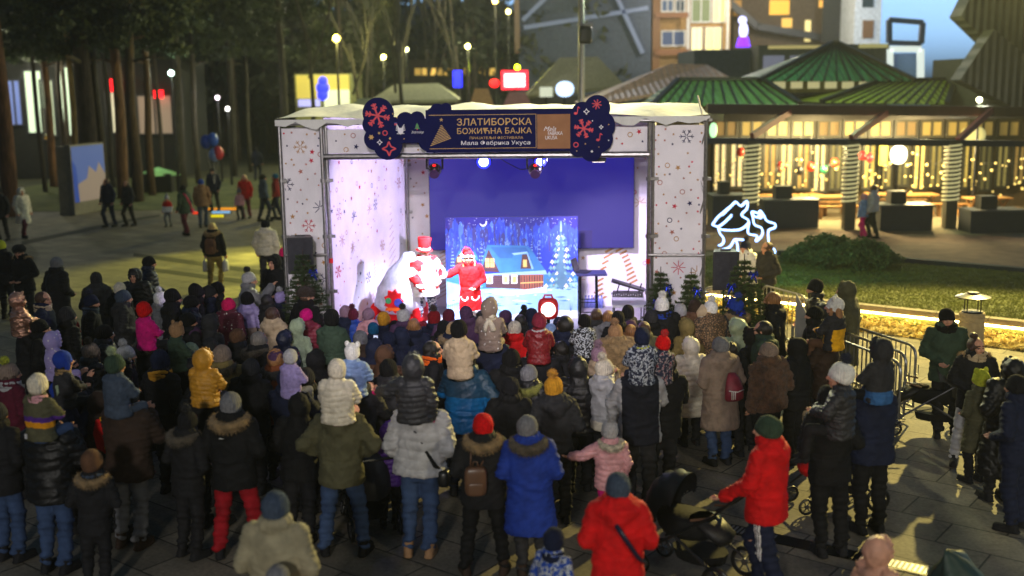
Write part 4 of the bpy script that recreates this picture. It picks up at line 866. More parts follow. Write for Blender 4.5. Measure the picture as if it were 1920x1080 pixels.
t = bldg('window_row_building', 'long low building with a row of yellow windows behind the signs', (770, 970, 110, 190), 84, (56, 50, 44), 5)
for k in range(11): pane(t, 778 + k * 14, 789 + k * 14, 128, 141, 84, glow((235, 190, 90), .5 + .4 * (k % 3), 'window_glow'))
# lamps
def street_lamp(label, px, py, d, r=.16, col=(255, 245, 150), s=9, power=60):
    p = at_y(px, py, d); t = thing('street_lamp', label, 'street lamp', (p.x, d, 0), 0, 'street lamps in the background'); MB().ell((0, 0, p.z), (r * .8, r * .8, r * .8)).build('globe', glow(col, s * .7, 'lamp_globe_glow'), t); MB().tube([(0, 0, 0), (0, 0, p.z - r)], [.07, .045]).build('pole', mat('dkmetal', 'metal'), t)
    l = lamp('lamp_light', 'POINT', (p.x, d - .3, p.z), power * 3, [v for v in lin(col)], size=.15); l.parent = None
    return t
for a in [('brightest yellow globe street lamp left above the stage', 631, 72, 50, .2, (255, 240, 120), 9, 420), ('street lamp with small globe left of the twin-stem tree', 719, 107, 64, .17, (255, 245, 150), 7, 300), ('street lamp with small globe high in the middle', 877, 87, 64, .18, (250, 245, 160), 6, 250), ('street lamp with pale globe near the top edge', 953, 22, 70, .2, (240, 230, 150), 3, 120), ('street lamp at the very top edge in the middle', 928, 2, 70, .22, (255, 225, 130), 5, 120), ('dim street lamp behind the twin-stem tree', 762, 93, 72, .2, (220, 225, 170), 2.5, 100), ('white street lamp over the white lit sign', 970, 126, 67, .2, (230, 255, 40), 7, 150), ('cool white street lamp above the shop building', 321, 137, 54, .18, (220, 255, 240), 5, 40), ('white street lamp on the dark building at right', 1836, 187, 40, .12, (255, 255, 220), 9, 60), ('pale street lamp at the left of the far lawn', 408, 183, 60, .16, (235, 225, 235), 1.2, 30), ('pale street lamp over the far lawn', 427, 204, 58, .16, (245, 245, 240), 1.5, 30)]: street_lamp(*a)
p = at_y(1090, 100, 40); t = thing('lamp_post', 'tall grey lamp post with a dark box, above the banner', 'lamp post', (p.x, 40, 0)); MB().tube([(0, 0, 0), (0, 0, 14)], [.13, .08], 12).build('pole', mat((150, 150, 150), 'metal'), t); q = at_y(1097, 66, 40); sell(m_ := MB(), (q.x - p.x, -.1, q.z), (.24, .2, .30), .4); m_.build('speaker_box', mat('jet', 'plastic'), t); MB().box((q.x - p.x, -.1, q.z + .36), (.5, .4, .06)).build('box_lid', mat('lgrey', 'paint'), t)
# poster board at left
a, b = at_z(141, 404, 0), at_z(203, 392, 0); z1 = at_y(141, 272, a.y).z; t = thing('poster_board', 'advertising board with blue and white city poster by the pines', 'poster board', a); e = (b - a); e.z = 0; el = e.length; e.normalize(); nrm = Vector((e.y, -e.x, 0)); nrm = nrm if nrm.y < 0 else -nrm
MB().prism([(0, 0), (el, 0), (el, z1), (0, z1)], (0, 0, 0), e, (0, 0, 1), .25).build('panel', mat((120, 116, 104), 'paint'), t); MB().box((-.35, .3, z1 / 2 - .03), (.5, .5, z1 - .06)).build('side_column', mat((126, 120, 104), 'paint'), t)
pm = MB(); o_ = nrm * .012
pm.prism([(.06, .5), (el - .06, .5), (el - .06, z1 - .08), (.06, z1 - .08)], o_, e, (0, 0, 1), .01, 0); pm.poly([(.06, .5), (el - .06, .5), (el - .06, 1.5), (el * .8, 2.0), (el * .7, 1.6), (el * .5, 1.9), (el * .42, 1.4), (.3, 1.2), (.06, 1.0)], o_ + nrm * .006, e, (0, 0, 1), 1); pm.poly([(.06, .5), (.36, .5), (.30, 1.9), (.06, 2.2)], o_ + nrm * .011, e, (0, 0, 1), 2)
pm.build('poster', [glow((86, 112, 190), .32, 'poster_glow'), glow((170, 150, 140), .3, 'poster_glow'), glow((40, 80, 180), .34, 'poster_glow')], t)
# balloons and small things on the far path
for k, (x, y, c, l) in enumerate([(386, 266, (30, 70, 170), 'big blue balloon on the left of the bunch'), (399, 262, (40, 90, 190), 'blue balloon at the top of the bunch'), (402, 290, (120, 150, 210), 'pale blue balloon low in the bunch'), (409, 287, (190, 40, 60), 'red balloon at the right of the bunch')]):
    p = at_y(x, y, 44.5); t = thing('balloon', l, 'balloon', p, 0, 'balloons held above the far path'); MB().ell((0, 0, 0), (.22, .22, .28)).build('skin', mat(c, 'plastic'), t, smooth=True); g = at_y(402, 345, 44.6) - p; MB().tube([(0, 0, -.28), tuple(g)], .004, 4).build('string', mat('white', 'cloth'), t)
p = at_z(300, 360, 0); t = thing('stall', 'small stall with pale green lit canopy on the far paving', 'stall', p); zz = at_y(300, 325, p.y).z; MB().loft([((0, 0, zz - .1), 1.1, .7), ((0, 0, zz + .1), .7, .4), ((0, 0, zz + .3), .05, .05)], 4).build('canopy', mat((130, 170, 120), 'cloth'), t); m = MB(); [m.tube([(sx * .7, sy * .45, 0), (sx * .7, sy * .45, zz - .08)], .03) for sx in (-1, 1) for sy in (-1, 1)]; m.box((0, 0, .45), (1.3, .8, .9)); m.build('counter', mat('steel', 'paint'), t); lamp('stall_light', 'POINT', (p.x, p.y - .6, zz + .9), 18, (.7, 1, .6))
for x0, x1, y, c, l in [(390, 445, 392, (240, 150, 20), 'orange'), (398, 430, 398, (120, 170, 210), 'pale blue'), (396, 418, 405, (230, 210, 20), 'yellow'), (362, 372, 399, (240, 60, 30), 'red')]:
    a, b = at_z(x0, y, .05), at_z(x1, y, .05); t = thing('light_bar', l + ' glowing bar lying on the far paving', 'light bar', a, 0, 'coloured light bars on the far paving'); MB().box(((b.x - a.x) / 2, 0, 0), (b.x - a.x, .12, .08)).build('lens', glow(c, 1.1, 'bar_glow'), t); MB().box(((b.x - a.x) / 2, .09, -.01), (b.x - a.x + .1, .06, .09)).build('housing', mat('steel', 'paint'), t)
# ================================================================== RESTAURANT WITH PERGOLA
D0 = 37.2; t = thing('restaurant', 'restaurant with green pagoda roofs and a lit glass front under a pergola', 'restaurant', (at_y(1600, 300, 43).x, 43, 0)); L = t.location
def loc(px, py, d): return at_y(px, py, d) - L
def part(name, m, mb): return mb.build(name, m, t)
a, b = loc(1330, 440, 43), loc(1990, 262, 43); part('wall', mat((70, 56, 34), 'stone'), MB().box(((a.x + b.x) / 2, .6, b.z / 2), (b.x - a.x, .3, b.z)))
rw = random.Random(11)
for k in range(20):
    x0 = 1336 + k * 31; c = rw.choice([(235, 205, 120), (190, 170, 90), (120, 110, 60), (220, 200, 150), (90, 86, 50), (160, 130, 70)])
    fz = pane(t, x0, x0 + 27, 268, 352 + rw.uniform(-8, 8), 43.2, glow(c, rw.uniform(.45, 1.0), 'restaurant_window_glow'), frame=mat((40, 40, 34), 'paint'))
for k in range(13):
    x0 = 1340 + k * 48; fz = pane(t, x0, x0 + 42, 226, 256, 43.2, glow(rw.choice([(215, 185, 110), (150, 130, 70), (190, 190, 130), (120, 96, 56)]), rw.uniform(.2, .55), 'upper_window_glow'), frame=mat((46, 42, 34), 'paint'))
part('awning', mat((30, 27, 27), 'paint'), MB().box(((a.x + b.x) / 2, -.8, loc(1600, 214, 43).z), (b.x - a.x, 3.2, .3)))
for (nm, e0, e1, r0, r1, dd, col) in [('lower_roof', (1222, 200), (1500, 196), (1272, 150), (1428, 150), 47, (60, 96, 50)), ('lower_roof', (1540, 192), (1775, 196), (1650, 152), (1790, 150), 47, (112, 126, 30)), ('pagoda_roof', (1422, 152), (1716, 152), (1560, 82), (1572, 82), 50, (44, 92, 64))]:
    A, B_, C_, D_ = loc(*e0, dd), loc(*e1, dd), loc(*r0, dd + 3.5), loc(*r1, dd + 3.5); mb = MB(); mb.add([tuple(A), tuple(B_), tuple(D_), tuple(C_), tuple(A + Vector((0, 7, 0))), tuple(B_ + Vector((0, 7, 0)))], [(0, 1, 2, 3), (1, 5, 2), (4, 3, 2, 5), (0, 3, 4), (0, 4, 5, 1)]); o = part(nm, mat(col, 'tile'), mb); rb = MB()
    for s_ in ((A, C_), (B_, D_), (C_, D_)): rb.beam(s_[0] + Vector((0, -.04, .06)), s_[1] + Vector((0, -.04, .06)), .22, .14)
    for q in range(1, 12): rb.beam(A.lerp(B_, q / 12) + Vector((0, -.02, .03)), C_.lerp(D_, q / 12) + Vector((0, -.02, .03)), .07, .07)
    rb.build('ridge', mat(scalec(col, .6), 'paint'), o)
a, b = loc(1448, 168, 50.5), loc(1640, 150, 50.5); part('clerestory', mat((110, 104, 70), 'stone'), MB().box(((a.x + b.x) / 2, 8.4, (a.z + b.z) / 2), (b.x - a.x, 1, b.z - a.z + .3)))
for k in range(6): pane(t, 1450 + k * 32, 1472 + k * 32, 153, 166, 50.7, glow((225, 215, 160), .5, 'clerestory_glow'))
pg = thing('pergola', 'dark pergola with light-wrapped columns before the restaurant', 'pergola', (L.x, D0, 0)); L2 = pg.location
def loc2(px, py, d): return at_y(px, py, d) - L2
for nm, y, dd, hh, c in [('upper_beam', 204, 38.5, .34, (58, 44, 46)), ('lower_beam', 264, D0, .2, (34, 40, 62))]:
    a, b = loc2(1325, y, dd), loc2(1990, y + 6, dd); MB().beam(a, b, .3, hh).build(nm, mat(c, 'paint'), pg)
for x0, y0, x1, y1 in [(1410, 255, 1480, 210), (1596, 258, 1662, 212), (1796, 264, 1858, 206)]: a, b = loc2(x0, y0, D0 - .1), loc2(x1, y1, 38.4); MB().beam(a, b, .16, .2).build('brace', mat((132, 66, 72), 'paint'), pg)
for px, yb in [(1408, 372), (1590, 428), (1778, 438)]:
    c = loc2(px, yb, D0); zt = loc2(px, 264, D0).z; mb = MB(); mb.box((c.x, 0, zt / 2 + 0), (.36, .36, zt)); o = mb.build('column', mat((70, 68, 60), 'paint'), pg); pts = []
    for k in range(170): a_ = k * 2 * math.pi / 12; s_ = .255; pts.append((c.x + s_ * math.cos(a_), s_ * math.sin(a_), .9 + (zt - 1.0) * k / 169))
    MB().tube(pts, .032, 5).build('rope_light', glow((245, 235, 170), .45, 'rope_light_glow'), o)
def planter(label, x0, x1, y0, y1, d):
    a, b = at_y(x0, y1, d), at_y(x1, y0, d); t_ = thing('planter', label, 'planter', ((a.x + b.x) / 2, d, .03), 0, 'dark planter boxes on the terrace'); w_, h_ = b.x - a.x, b.z - .03
    MB().box((0, .5, h_ / 2), (w_, 1.0, h_)).build('box', mat((38, 46, 60), 'paint'), t_); MB().box((0, .5, h_ + .015), (w_ + .08, 1.08, .05)).build('rim', mat((70, 74, 82), 'paint'), t_); MB().box((-w_ * .1, .6, h_ + .25), (w_ * .3, .5, .42)).build('insert', mat((40, 42, 48), 'paint'), t_)
for a in [('dark planter box behind the glowing reindeer', 1336, 1400, 368, 418, 37.8), ('dark planter box right of the glowing reindeer', 1432, 1536, 376, 420, 37.6), ('dark planter box behind the two people on the path', 1650, 1750, 386, 432, 36.6), ('dark planter box at the right edge of the terrace', 1818, 1925, 396, 446, 35.8)]: planter(*a)
for k in range(5):   # hanging strings of bulbs, ornaments
    y = 300 + 14 * k; t_ = thing('light_string', 'string of small warm bulbs inside the pergola, row %s from the top' % ('first', 'second', 'third', 'fourth', 'fifth')[k], 'string lights', at_y(1600, y, 40 + k * .4), 0, 'strings of warm bulbs'); o_ = t_.location; m = MB(); w2 = MB(); prev = None; bulbs = []
    for q in range(46):
        p = at_y(1338 + q * 14, y + 9 * math.sin(q * .9 + k) , 40 + k * .4) - o_; p += Vector((rw.uniform(-.12, .12), rw.uniform(-.3, .3), rw.uniform(-.16, .16))); (rw.random() < .62) and bulbs.append((tuple(p), rw.uniform(.03, .06)))
        if prev: w2.tube([prev, tuple(p)], .008, 4)
        prev = tuple(p)
    BM = MB().ell((0, 0, 0), (1, 1, 1), 7, 5).mesh('bulb'); BM.materials.append(glow((255, 225, 130), 1.5 - .15 * k, 'bulb_glow'))
    for bp_, br_ in bulbs: bo_ = bpy.data.objects.new('bulb', BM); link(bo_, t_); bo_.location = bp_; bo_.scale = (br_,) * 3
    w2.build('wire', mat('jet', 'plastic'), t_)
for k, (x, y, c) in enumerate([(1464, 312, (200, 30, 20)), (1520, 313, (220, 40, 20)), (1565, 305, (230, 70, 40)), (1545, 318, (40, 120, 90)), (1617, 292, (200, 30, 40)), (1630, 296, (220, 40, 60)), (1388, 285, (210, 60, 40)), (1500, 320, (30, 30, 34))]):
    p = at_y(x, y, 41); t_ = thing('ornament', ('big red', 'orange-red round', 'coral red', 'teal', 'small crimson', 'pinkish red', 'tall red', 'black')[k] + ' hanging ornament before the restaurant windows', 'ornament', p, 0, 'ornaments in the restaurant front'); MB().ell((0, 0, 0), (.15, .15, .17)).build('ball', mat(c, 'plastic'), t_, smooth=True); MB().tube([(0, 0, .17), (0, 0, 3.4 - p.z if p.z < 3.3 else .4)], .008, 4).build('cord', mat('jet', 'plastic'), t_)
sign('bright white lit panel inside the restaurant', 1668, 1702, 272, 308, 42.6, (255, 255, 245), 2.2, 1); sign('round pale wreath of lights right in the restaurant', 1800, 1850, 236, 270, 42, (190, 190, 140), .45, 1); sign('green-white lantern glowing next to the stage corner', 1330, 1345, 230, 258, 39, (190, 255, 190), 1.4, 1); sign('yellow lit panel left of the bright white one', 1648, 1664, 270, 310, 42.6, (240, 225, 90), 1.1)
lamp('pergola_light', 'POINT', (at_y(1540, 300, 40).x, 40, 2.7), 1800, (1, .78, .34), size=.5); lamp('pergola_light', 'POINT', (at_y(1730, 300, 40).x, 40, 2.7), 1800, (1, .78, .34), size=.5); lamp('roof_fill_light', 'POINT', (at_y(1480, 150, 44).x, 44, 9.5), 2400, (.75, 1, .5), size=.4); lamp('roof_fill_light', 'POINT', (at_y(1740, 150, 45).x, 45, 7.6), 130, (1, .95, .3), size=.4)  # the lamps over the roofs are unseen, added to brighten the tiles

for k, (x, y, c) in enumerate([(1440, 378, 'light wooden terrace table behind the left planters'), (1500, 372, 'wooden terrace table right of the first column'), (1560, 384, 'wooden terrace table left of the middle column'), (1660, 372, 'wooden terrace table behind the two people on the path'), (1715, 380, 'wooden terrace table left of the right column'), (1850, 388, 'wooden terrace table behind the right planter')]):
    p_ = at_z(x, y + 22, .03); p_.y = min(p_.y, 41.5); q_ = thing('terrace_table', c, 'table', (at_y(x, y, p_.y).x, p_.y, .03), rw.uniform(-.3, .3), 'wooden tables on the restaurant terrace'); MB().box((0, 0, .74), (1.5, .8, .05)).build('tabletop', mat((186, 140, 84), 'paint'), q_)
    for sx in (-1, 1):
        m = MB(); m.beam((sx * .6, -.3, 0), (sx * .6, .3, .72), .06); m.beam((sx * .6, .3, 0), (sx * .6, -.3, .719), .061); m.build('leg', mat((150, 110, 66), 'paint'), q_); m = MB(); m.box((0, sx * .75, .45), (1.5, .28, .05)); m.box((-.6, sx * .75, .21), (.06, .24, .42)); m.box((.6, sx * .75, .21), (.06, .24, .42)); m.build('bench', mat((170, 126, 76), 'paint'), q_)

lamp('facade_fill_light', 'POINT', (at_y(1300, 60, 74).x, 74, 10), 1500, (1, .9, .72), size=.4); lamp('facade_fill_light', 'POINT', (at_y(1480, 40, 78).x, 78, 12), 2200, (1, .85, .6), size=.4); lamp('facade_fill_light', 'POINT', (at_y(1640, 20, 72).x, 72, 11), 2600, (.8, .9, 1), size=.4); lamp('facade_fill_light', 'POINT', (at_y(1080, 60, 66).x, 66, 11), 450, (.6, .75, 1), size=.4)  # unseen lamps added to brighten the far facades
# ================================================================== STAGE
FL, FR = at_y(617, 500, 18.95), at_y(1214, 500, 18.5); FLo, FRo = at_y(537, 500, 18.98), at_y(1318, 500, 18.4); BL, BR = at_y(765, 500, 22.6), at_y(1228, 500, 22.3)
for v in (FL, FR, FLo, FRo, BL, BR): v.z = 0
zt, zb, SF = 4.33, 3.76, .45
st = thing('stage', 'white printed tent stage with snowflakes and stars', 'stage', (FL + FR) / 2); SL = st.location
def S(v, z=0): return Vector((v.x - SL.x, v.y - SL.y, z))
fl = MB(); fl.prism([(v.x - SL.x, v.y - SL.y) for v in (FL, FR, BR, BL)], (0, 0, SF), (1, 0, 0), (0, 1, 0), SF - .02); fl.build('platform', mat((150, 146, 150), 'paint'), st)
PRN = [mat((232, 228, 232), 'canvas'), mat((176, 128, 62), 'paint'), mat((44, 44, 84), 'cloth'), mat((196, 40, 66), 'cloth'), mat((176, 116, 104), 'cloth')]
def star(n, r1, r2, rot=0): return [((r1 if k % 2 == 0 else r2) * math.cos(rot + math.pi * k / n), (r1 if k % 2 == 0 else r2) * math.sin(rot + math.pi * k / n)) for k in range(2 * n)]
def cloth(name, A, B_, z0, z1, seed, dens=9, side=1, trees=(), amp=.012, z1b=None):
    """fabric panel from A to B (stage coordinates) with its printed stars and snowflakes"""
    rs = random.Random(seed); ux = (B_ - A); W = ux.length; ux.normalize(); nn = Vector((ux.y, -ux.x, 0)) * side; mb = MB(); z1b = z1b if z1b is not None else z1
    def d(u, v): return amp * (math.sin(u * 5 + seed) * math.sin(v * 1.3 + seed) + .6 * math.sin(u * 3 - v * 2.6 + seed * 2))
    def pt(u, v, o=0): return tuple(Vector((A.x, A.y, 0)) + ux * u + Vector((0, 0, v)) + nn * (d(u, v) + o))
    nu, nv = max(4, int(W / .09)), max(4, int((z1 - z0) / .09)); V = []
    for j in range(nv + 1):
        for i in range(nu + 1): u = W * i / nu; tz = z1 + (z1b - z1) * i / nu; V.append(pt(u, z0 + (tz - z0) * j / nv))
    mb.add(V, [(j * (nu + 1) + i, j * (nu + 1) + i + 1, (j + 1) * (nu + 1) + i + 1, (j + 1) * (nu + 1) + i) for j in range(nv) for i in range(nu)], 0)
    def put(poly, u, v, mi, o=.007):
        if all(.02 < u + x < W - .02 and z0 + .02 < v + y < z1 - .02 for x, y in poly): mb.add([pt(u + x, v + y, o) for x, y in poly], [tuple(range(len(poly)))], mi)
    def bar(u, v, a, L, w_, mi, o=.007, s0=0): c, s = math.cos(a), math.sin(a); put([(s0 * c - w_ * s, s0 * s + w_ * c), (s0 * c + w_ * s, s0 * s - w_ * c), (L * c + w_ * s, L * s - w_ * c), (L * c - w_ * s, L * s + w_ * c)], u, v, mi, o)
    placed = []; n = int(W * (z1 - z0) * dens)
    for k in range(n * 8):
        if len(placed) >= n: break
        u, v = rs.uniform(.05, W - .05), rs.uniform(z0 + .05, z1 - .05); q = rs.random(); r = .025 if q < .5 else .05 if q < .82 else .12
        if any((u - a) ** 2 + (v - b) ** 2 < (r + c + .03) ** 2 for a, b, c in placed): continue
        if any(abs(u - tu) < tw * .6 and v < th + z0 + .1 for tu, tw, th in trees): continue
        placed.append((u, v, r)); mi = rs.choice([1, 1, 2, 3, 4, 4])
        if q < .5:
            if rs.random() < .7: put(star(5, r, r * .45, .3), u, v, mi)
            else: put(star(8, r * .6, r * .6), u, v, mi)
        elif q < .82:
            if rs.random() < .65: put(star(5, r, r * .42, rs.random()), u, v, mi)
            else:
                for g in range(12): a = g * math.pi / 6; bar(u + r * .7 * math.cos(a), v + r * .7 * math.sin(a), a + math.pi / 2, .022, .006, mi)
        else:
            for g in range(8 if rs.random() < .5 else 6):
                a = g * 2 * math.pi / (8 if q > .92 else 6); bar(u, v, a, r, .006, mi, .007 + .001 * g, .015)
                if q <= .92:
                    for s in (-1, 1): bar(u + r * .6 * math.cos(a), v + r * .6 * math.sin(a), a + s * .8, r * .35, .005, mi, .008)
    for tu, tw, th in trees:
        for g in range(16): f = g / 16; half = tw / 2 * (1 - f); bar(tu - half, z0 + .12 + th * f * .9 - half * .4, .5, 2 * half / math.cos(.5), .006 if tw < .8 else .022, 1, .007)
    o = mb.build(name, PRN, st, smooth=False); return o
s = S
cloth('wing_panel', s(FLo), s(FL), .1, zt - .1, 3, 26); cloth('wing_panel', s(FR), s(FRo), .1, zt - .1, 5, 26); cloth('front_valance', s(FL) + Vector((0, -.02, 0)), s(FR) + Vector((0, -.02, 0)), zb + .05, zt - .12, 6, 20)
cloth('side_wall', s(FL), s(BL), SF, zt + .07, 8, 9, 1, trees=((2.0, .5, 1.3), (2.9, .6, 2.4), (3.5, .5, 1.2))); cloth('back_wall', s(BL), s(BR), SF, zt + .07, 9, 10, 1, trees=((.75, .7, 1.5), (4.2, 1.0, 1.9))); cloth('side_wall', s(FR), s(BR), SF, zt + .07, 10, 6, -1)
cloth('wing_return', s(FLo), s(FLo) + Vector((.35, 1.6, 0)), .1, zt - .1, 12, 10, 1); cloth('wing_return', s(FRo), s(FRo) + Vector((.1, 1.6, 0)), .1, zt - .1, 13, 10, -1)
# roof tarpaulin with sags
rm = MB(); nu, nv = 40, 22; A, B_, C_, D_ = s(FLo) + Vector((-.05, -.12, 0)), s(FRo) + Vector((.05, -.12, 0)), s(BR) + Vector((.5, .2, 0)), s(BL) + Vector((-.7, .2, 0)); V = []
for j in range(nv + 1):
    for i in range(nu + 1):
        u, v = i / nu, j / nv; p = A.lerp(B_, u).lerp(D_.lerp(C_, u), v); V.append((p.x, p.y, zt + .07 + .28 * math.sin(math.pi * v) * .5 + .04 * math.sin(u * 37 + v * 5) * math.sin(v * 9) + .03 * math.sin(u * 19 - v * 12)))
rm.add(V, [(j * (nu + 1) + i, j * (nu + 1) + i + 1, (j + 1) * (nu + 1) + i + 1, (j + 1) * (nu + 1) + i) for j in range(nv) for i in range(nu)]); rm.build('roof', mat((216, 216, 208), 'canvas'), st, smooth=True)
em = MB()
for i in range(41):
    u0 = i / 41; p = A.lerp(B_, u0) + Vector((0, -.015, zt + .05)); q = A.lerp(B_, u0 + 1 / 41) + Vector((0, -.015, zt + .05)); h0, h1 = .10 + .05 * math.sin(i * 2.1) + .03 * math.sin(i * 5), .10 + .05 * math.sin(i * 2.1 + 2.1) + .03 * math.sin(i * 5 + 5); em.add([tuple(p), tuple(q), tuple(q - Vector((0, 0, h1))), tuple(p - Vector((0, 0, h0)))], [(0, 1, 2, 3)])
em.build('roof_edge', mat((216, 216, 208), 'canvas'), st)
PM_ = mat((140, 138, 136), 'metal')
def pole(a, z0, z1, off=(0, -.06), r=.032):
    m = MB(); x, y = a.x + off[0], a.y + off[1]; m.tube([(x, y, z0), (x, y, z1)], r, 10)
    for z in np.arange(z0 + .5, z1, .95): m.tube([(x, y, z - .03), (x, y, z + .03)], r * 1.5, 10); m.box((x + .05, y - .01, z), (.09, .05, .05))
    return m.build('pole', PM_, st)
for v, o in ((FLo, (0, -.06)), (FL, (-.03, -.06)), (FL, (.04, -.02)), (FR, (.0, -.06)), (FR, (.07, -.02)), (FRo, (0, -.06)), (FRo, (-.12, .1)), (BL, (.03, -.05)), (BR, (-.03, -.05))): pole(s(v), 0.01, zt + .02, o)
def bar_(nm, a, b, za, zb_, r=.03): return MB().tube([Vector((a.x, a.y - .09, za)), Vector((b.x, b.y - .09, zb_))], r, 10).build(nm, PM_, st)
bar_('crossbar', s(FLo), s(FRo), zt - .02, zt - .02); bar_('crossbar', s(FL), s(FR), zb, zb, .05); bar_('crossbar', s(FLo), s(FL), 2.1, 2.1, .022); bar_('crossbar', s(FR), s(FRo), 2.1, 2.1, .022)
rt = MB()
for k, z in enumerate(np.arange(.3, 4.2, .55)): a, b = s(FRo) + Vector((0, -.05, z)), s(FRo) + Vector((-.12, .1, z + .55)); rt.tube([a, b] if k % 2 else [b - Vector((0, 0, .55)), a + Vector((0, 0, .55))], .014, 6)
rt.build('bracing', PM_, st)
for v in (FL, FR): m = MB(); x = s(v); m.tube([(x.x + (.04 if v is FL else 0), x.y - (.02 if v is FL else .06), 1.95), (x.x + (.04 if v is FL else 0), x.y - (.02 if v is FL else .06), 2.03)], .036, 10); m.build('red_tape', mat('red', 'plastic'), st)
# ---- banner above the stage
BY = 18.42; bo = at_y(918, 242, BY); bs_ = 113.6; bn = thing('banner', 'dark blue cloud-shaped festival banner with gold Cyrillic lettering', 'banner', bo); bn.rotation_euler = (0, 0, R(-1.4))
def bp(x, y): return ((x - 918) / bs_, (242 - y) / bs_)
NAVY = mat((20, 22, 74), 'matte'); bm_ = MB(); k = 0
for (x, y, r) in [(712, 211, 29), (701, 231, 19), (705, 258, 21), (728, 270, 27), (740, 240, 22), (762, 226, 17), (784, 222, 14), (803, 238, 17), (806, 262, 21), (822, 208, 14), (838, 203, 10), (812, 212, 10), (1090, 214, 20), (1117, 206, 24), (1088, 262, 26), (1122, 238, 28), (1120, 262, 26), (1106, 284, 20), (1082, 278, 17), (1095, 240, 30), (722, 240, 25)]:
    k += 1; bm_.prism([(bp(x, y)[0] + r / bs_ * math.cos(a * math.pi / 20), bp(x, y)[1] + r / bs_ * math.sin(a * math.pi / 20)) for a in range(40)], (0, -.0006 * k, 0), (1, 0, 0), (0, 0, 1), .05)
for (x0, x1, y0, y1) in [(745, 812, 222, 266), (800, 1085, 206, 284)]: k += 1; bm_.prism([bp(x0, y1), bp(x1, y1), bp(x1, y0), bp(x0, y0)], (0, -.0006 * k, 0), (1, 0, 0), (0, 0, 1), .05)
bm_.build('board', NAVY, bn)
BZ = -.022; GOLD = mat((206, 164, 84), 'paint'); WHT = mat((232, 230, 234), 'paint'); REDP = mat((210, 36, 62), 'paint'); BEI = mat((160, 116, 84), 'matte')
def bpoly(mb, pts, mi=0, o=0): mb.prism([bp(x, y) for x, y in pts], (0, BZ - o, 0), (1, 0, 0), (0, 0, 1), .004, mi)
def bline(mb, x0, y0, x1, y1, w_, mi=0, o=0):
    dx, dy = x1 - x0, y1 - y0; L = math.hypot(dx, dy); nx, ny = -dy / L * w_ / 2, dx / L * w_ / 2; bpoly(mb, [(x0 - nx, y0 - ny), (x0 + nx, y0 + ny), (x1 + nx, y1 + ny), (x1 - nx, y1 - ny)][::-1], mi, o)
m = MB(); bpoly(m, [(1006, 279), (1067, 279), (1067, 216), (1006, 216)]); m.build('sponsor_panel', BEI, bn)
m = MB()
for a in ((806, 215.5, 1004, 215.5), (806, 277, 1004, 277), (1004, 215.5, 1004, 277)): bline(m, *a, .9)
for g in range(11): f = g / 11; half = 21 * (1 - f); yy = 268 - 36 * f; bline(m, 829 - half, yy + half * .16, 829 + half * .82, yy - half * .5, 1.15, 0, .0003 * g)
bpoly(m, [(829 + q[0], 224 - q[1]) for q in star(5, 4, 1.7, math.pi / 2)]); m.build('gold_tree', GOLD, bn)
def flake(m, x, y, r, mi=0, w_=2, n=6, br=True):
    for g in range(n):
        a = g * 2 * math.pi / n + .2; bline(m, x, y, x + r * math.cos(a), y + r * math.sin(a), w_, mi, .0004 * g)
        if br:
            for q in (.5, .75):
                for s_ in (-1, 1): bline(m, x + r * q * math.cos(a), y + r * q * math.sin(a), x + r * q * math.cos(a) + r * .28 * math.cos(a + s_ * .8), y + r * q * math.sin(a) + r * .28 * math.sin(a + s_ * .8), w_ * .8, mi, .0026)
def ring(m, x, y, r, w_, mi=0, n=14):
    for g in range(n): a, b = g * 2 * math.pi / n, (g + 1.1) * 2 * math.pi / n; bline(m, x + r * math.cos(a), y + r * math.sin(a), x + r * math.cos(b), y + r * math.sin(b), w_, mi, .0003 * (g % 2))
def diamond(m, x, y, r, w_, mi=0):
    P_ = [(x + (r if k % 2 == 0 else r * .42) * math.cos(k * math.pi / 4 + math.pi / 2), y + (r if k % 2 == 0 else r * .42) * math.sin(k * math.pi / 4 + math.pi / 2)) for k in range(8)]
    for g in range(8): bline(m, *P_[g], *P_[(g + 1) % 8], w_, mi, .0003 * (g % 2))
def note(m, x, y, mi=0): bpoly(m, [(x - 3 + 3.2 * math.cos(a * .5), y + 4 + 2.4 * math.sin(a * .5)) for a in range(12, -1, -1)], mi); bline(m, x, y + 4, x + 1.5, y - 8, 1.4, mi, .0004); bline(m, x + 1.5, y - 8, x + 5, y - 5, 1.6, mi, .0008)
def motif(name, fn, args, m_): mm = MB(); fn(mm, *args); mm.build(name, m_, bn)
def dot(m, x, y, r): bpoly(m, [(x + q[0], y - q[1]) for q in star(6, r, r * .5)])
for fn, nm, args in [(flake, 'snowflake', (711, 215, 23, 0, 3)), (diamond, 'diamond', (730.5, 276, 13, 2.6)), (ring, 'ring', (724, 247, 4.2, 1.8)), (flake, 'snowflake', (1116, 199, 9, 0, 1.8, 8, False)), (flake, 'snowflake', (1092, 243, 18, 0, 2.6)), (note, 'music_note', (1080, 211)), (note, 'music_note', (1121, 260)), (ring, 'ring', (1077.5, 272.5, 4.2, 1.8))]: motif(nm, fn, args, REDP)
for args in ((713.5, 264, 5, 1.2), (1097, 212, 5.5, 1.2), (1124, 240.5, 4, 1)): motif('diamond', diamond, args, WHT)
for args in [(1108, 229, 1.5), (1138, 265, 1.4), (1107, 285, 3)]: motif('star', dot, args, WHT)
for args in [(698, 254.5, 5.5), (713, 247, 3), (733, 257, 3), (739, 212, 1.5), (747, 219, 1.6), (759, 258, 1.6), (1095, 271, 1.7), (1079, 284, 1.6), (1138, 236, 1.6), (1120, 277, 1.3)]: motif('star', dot, args, GOLD)
m = MB()   # coat of arms with eagle wings and crown; small emblem with tree
bpoly(m, [(752.5 + .6 * math.cos(a), 240 + math.sin(a) * .6) for a in (6, 4, 2, 0)], 0)
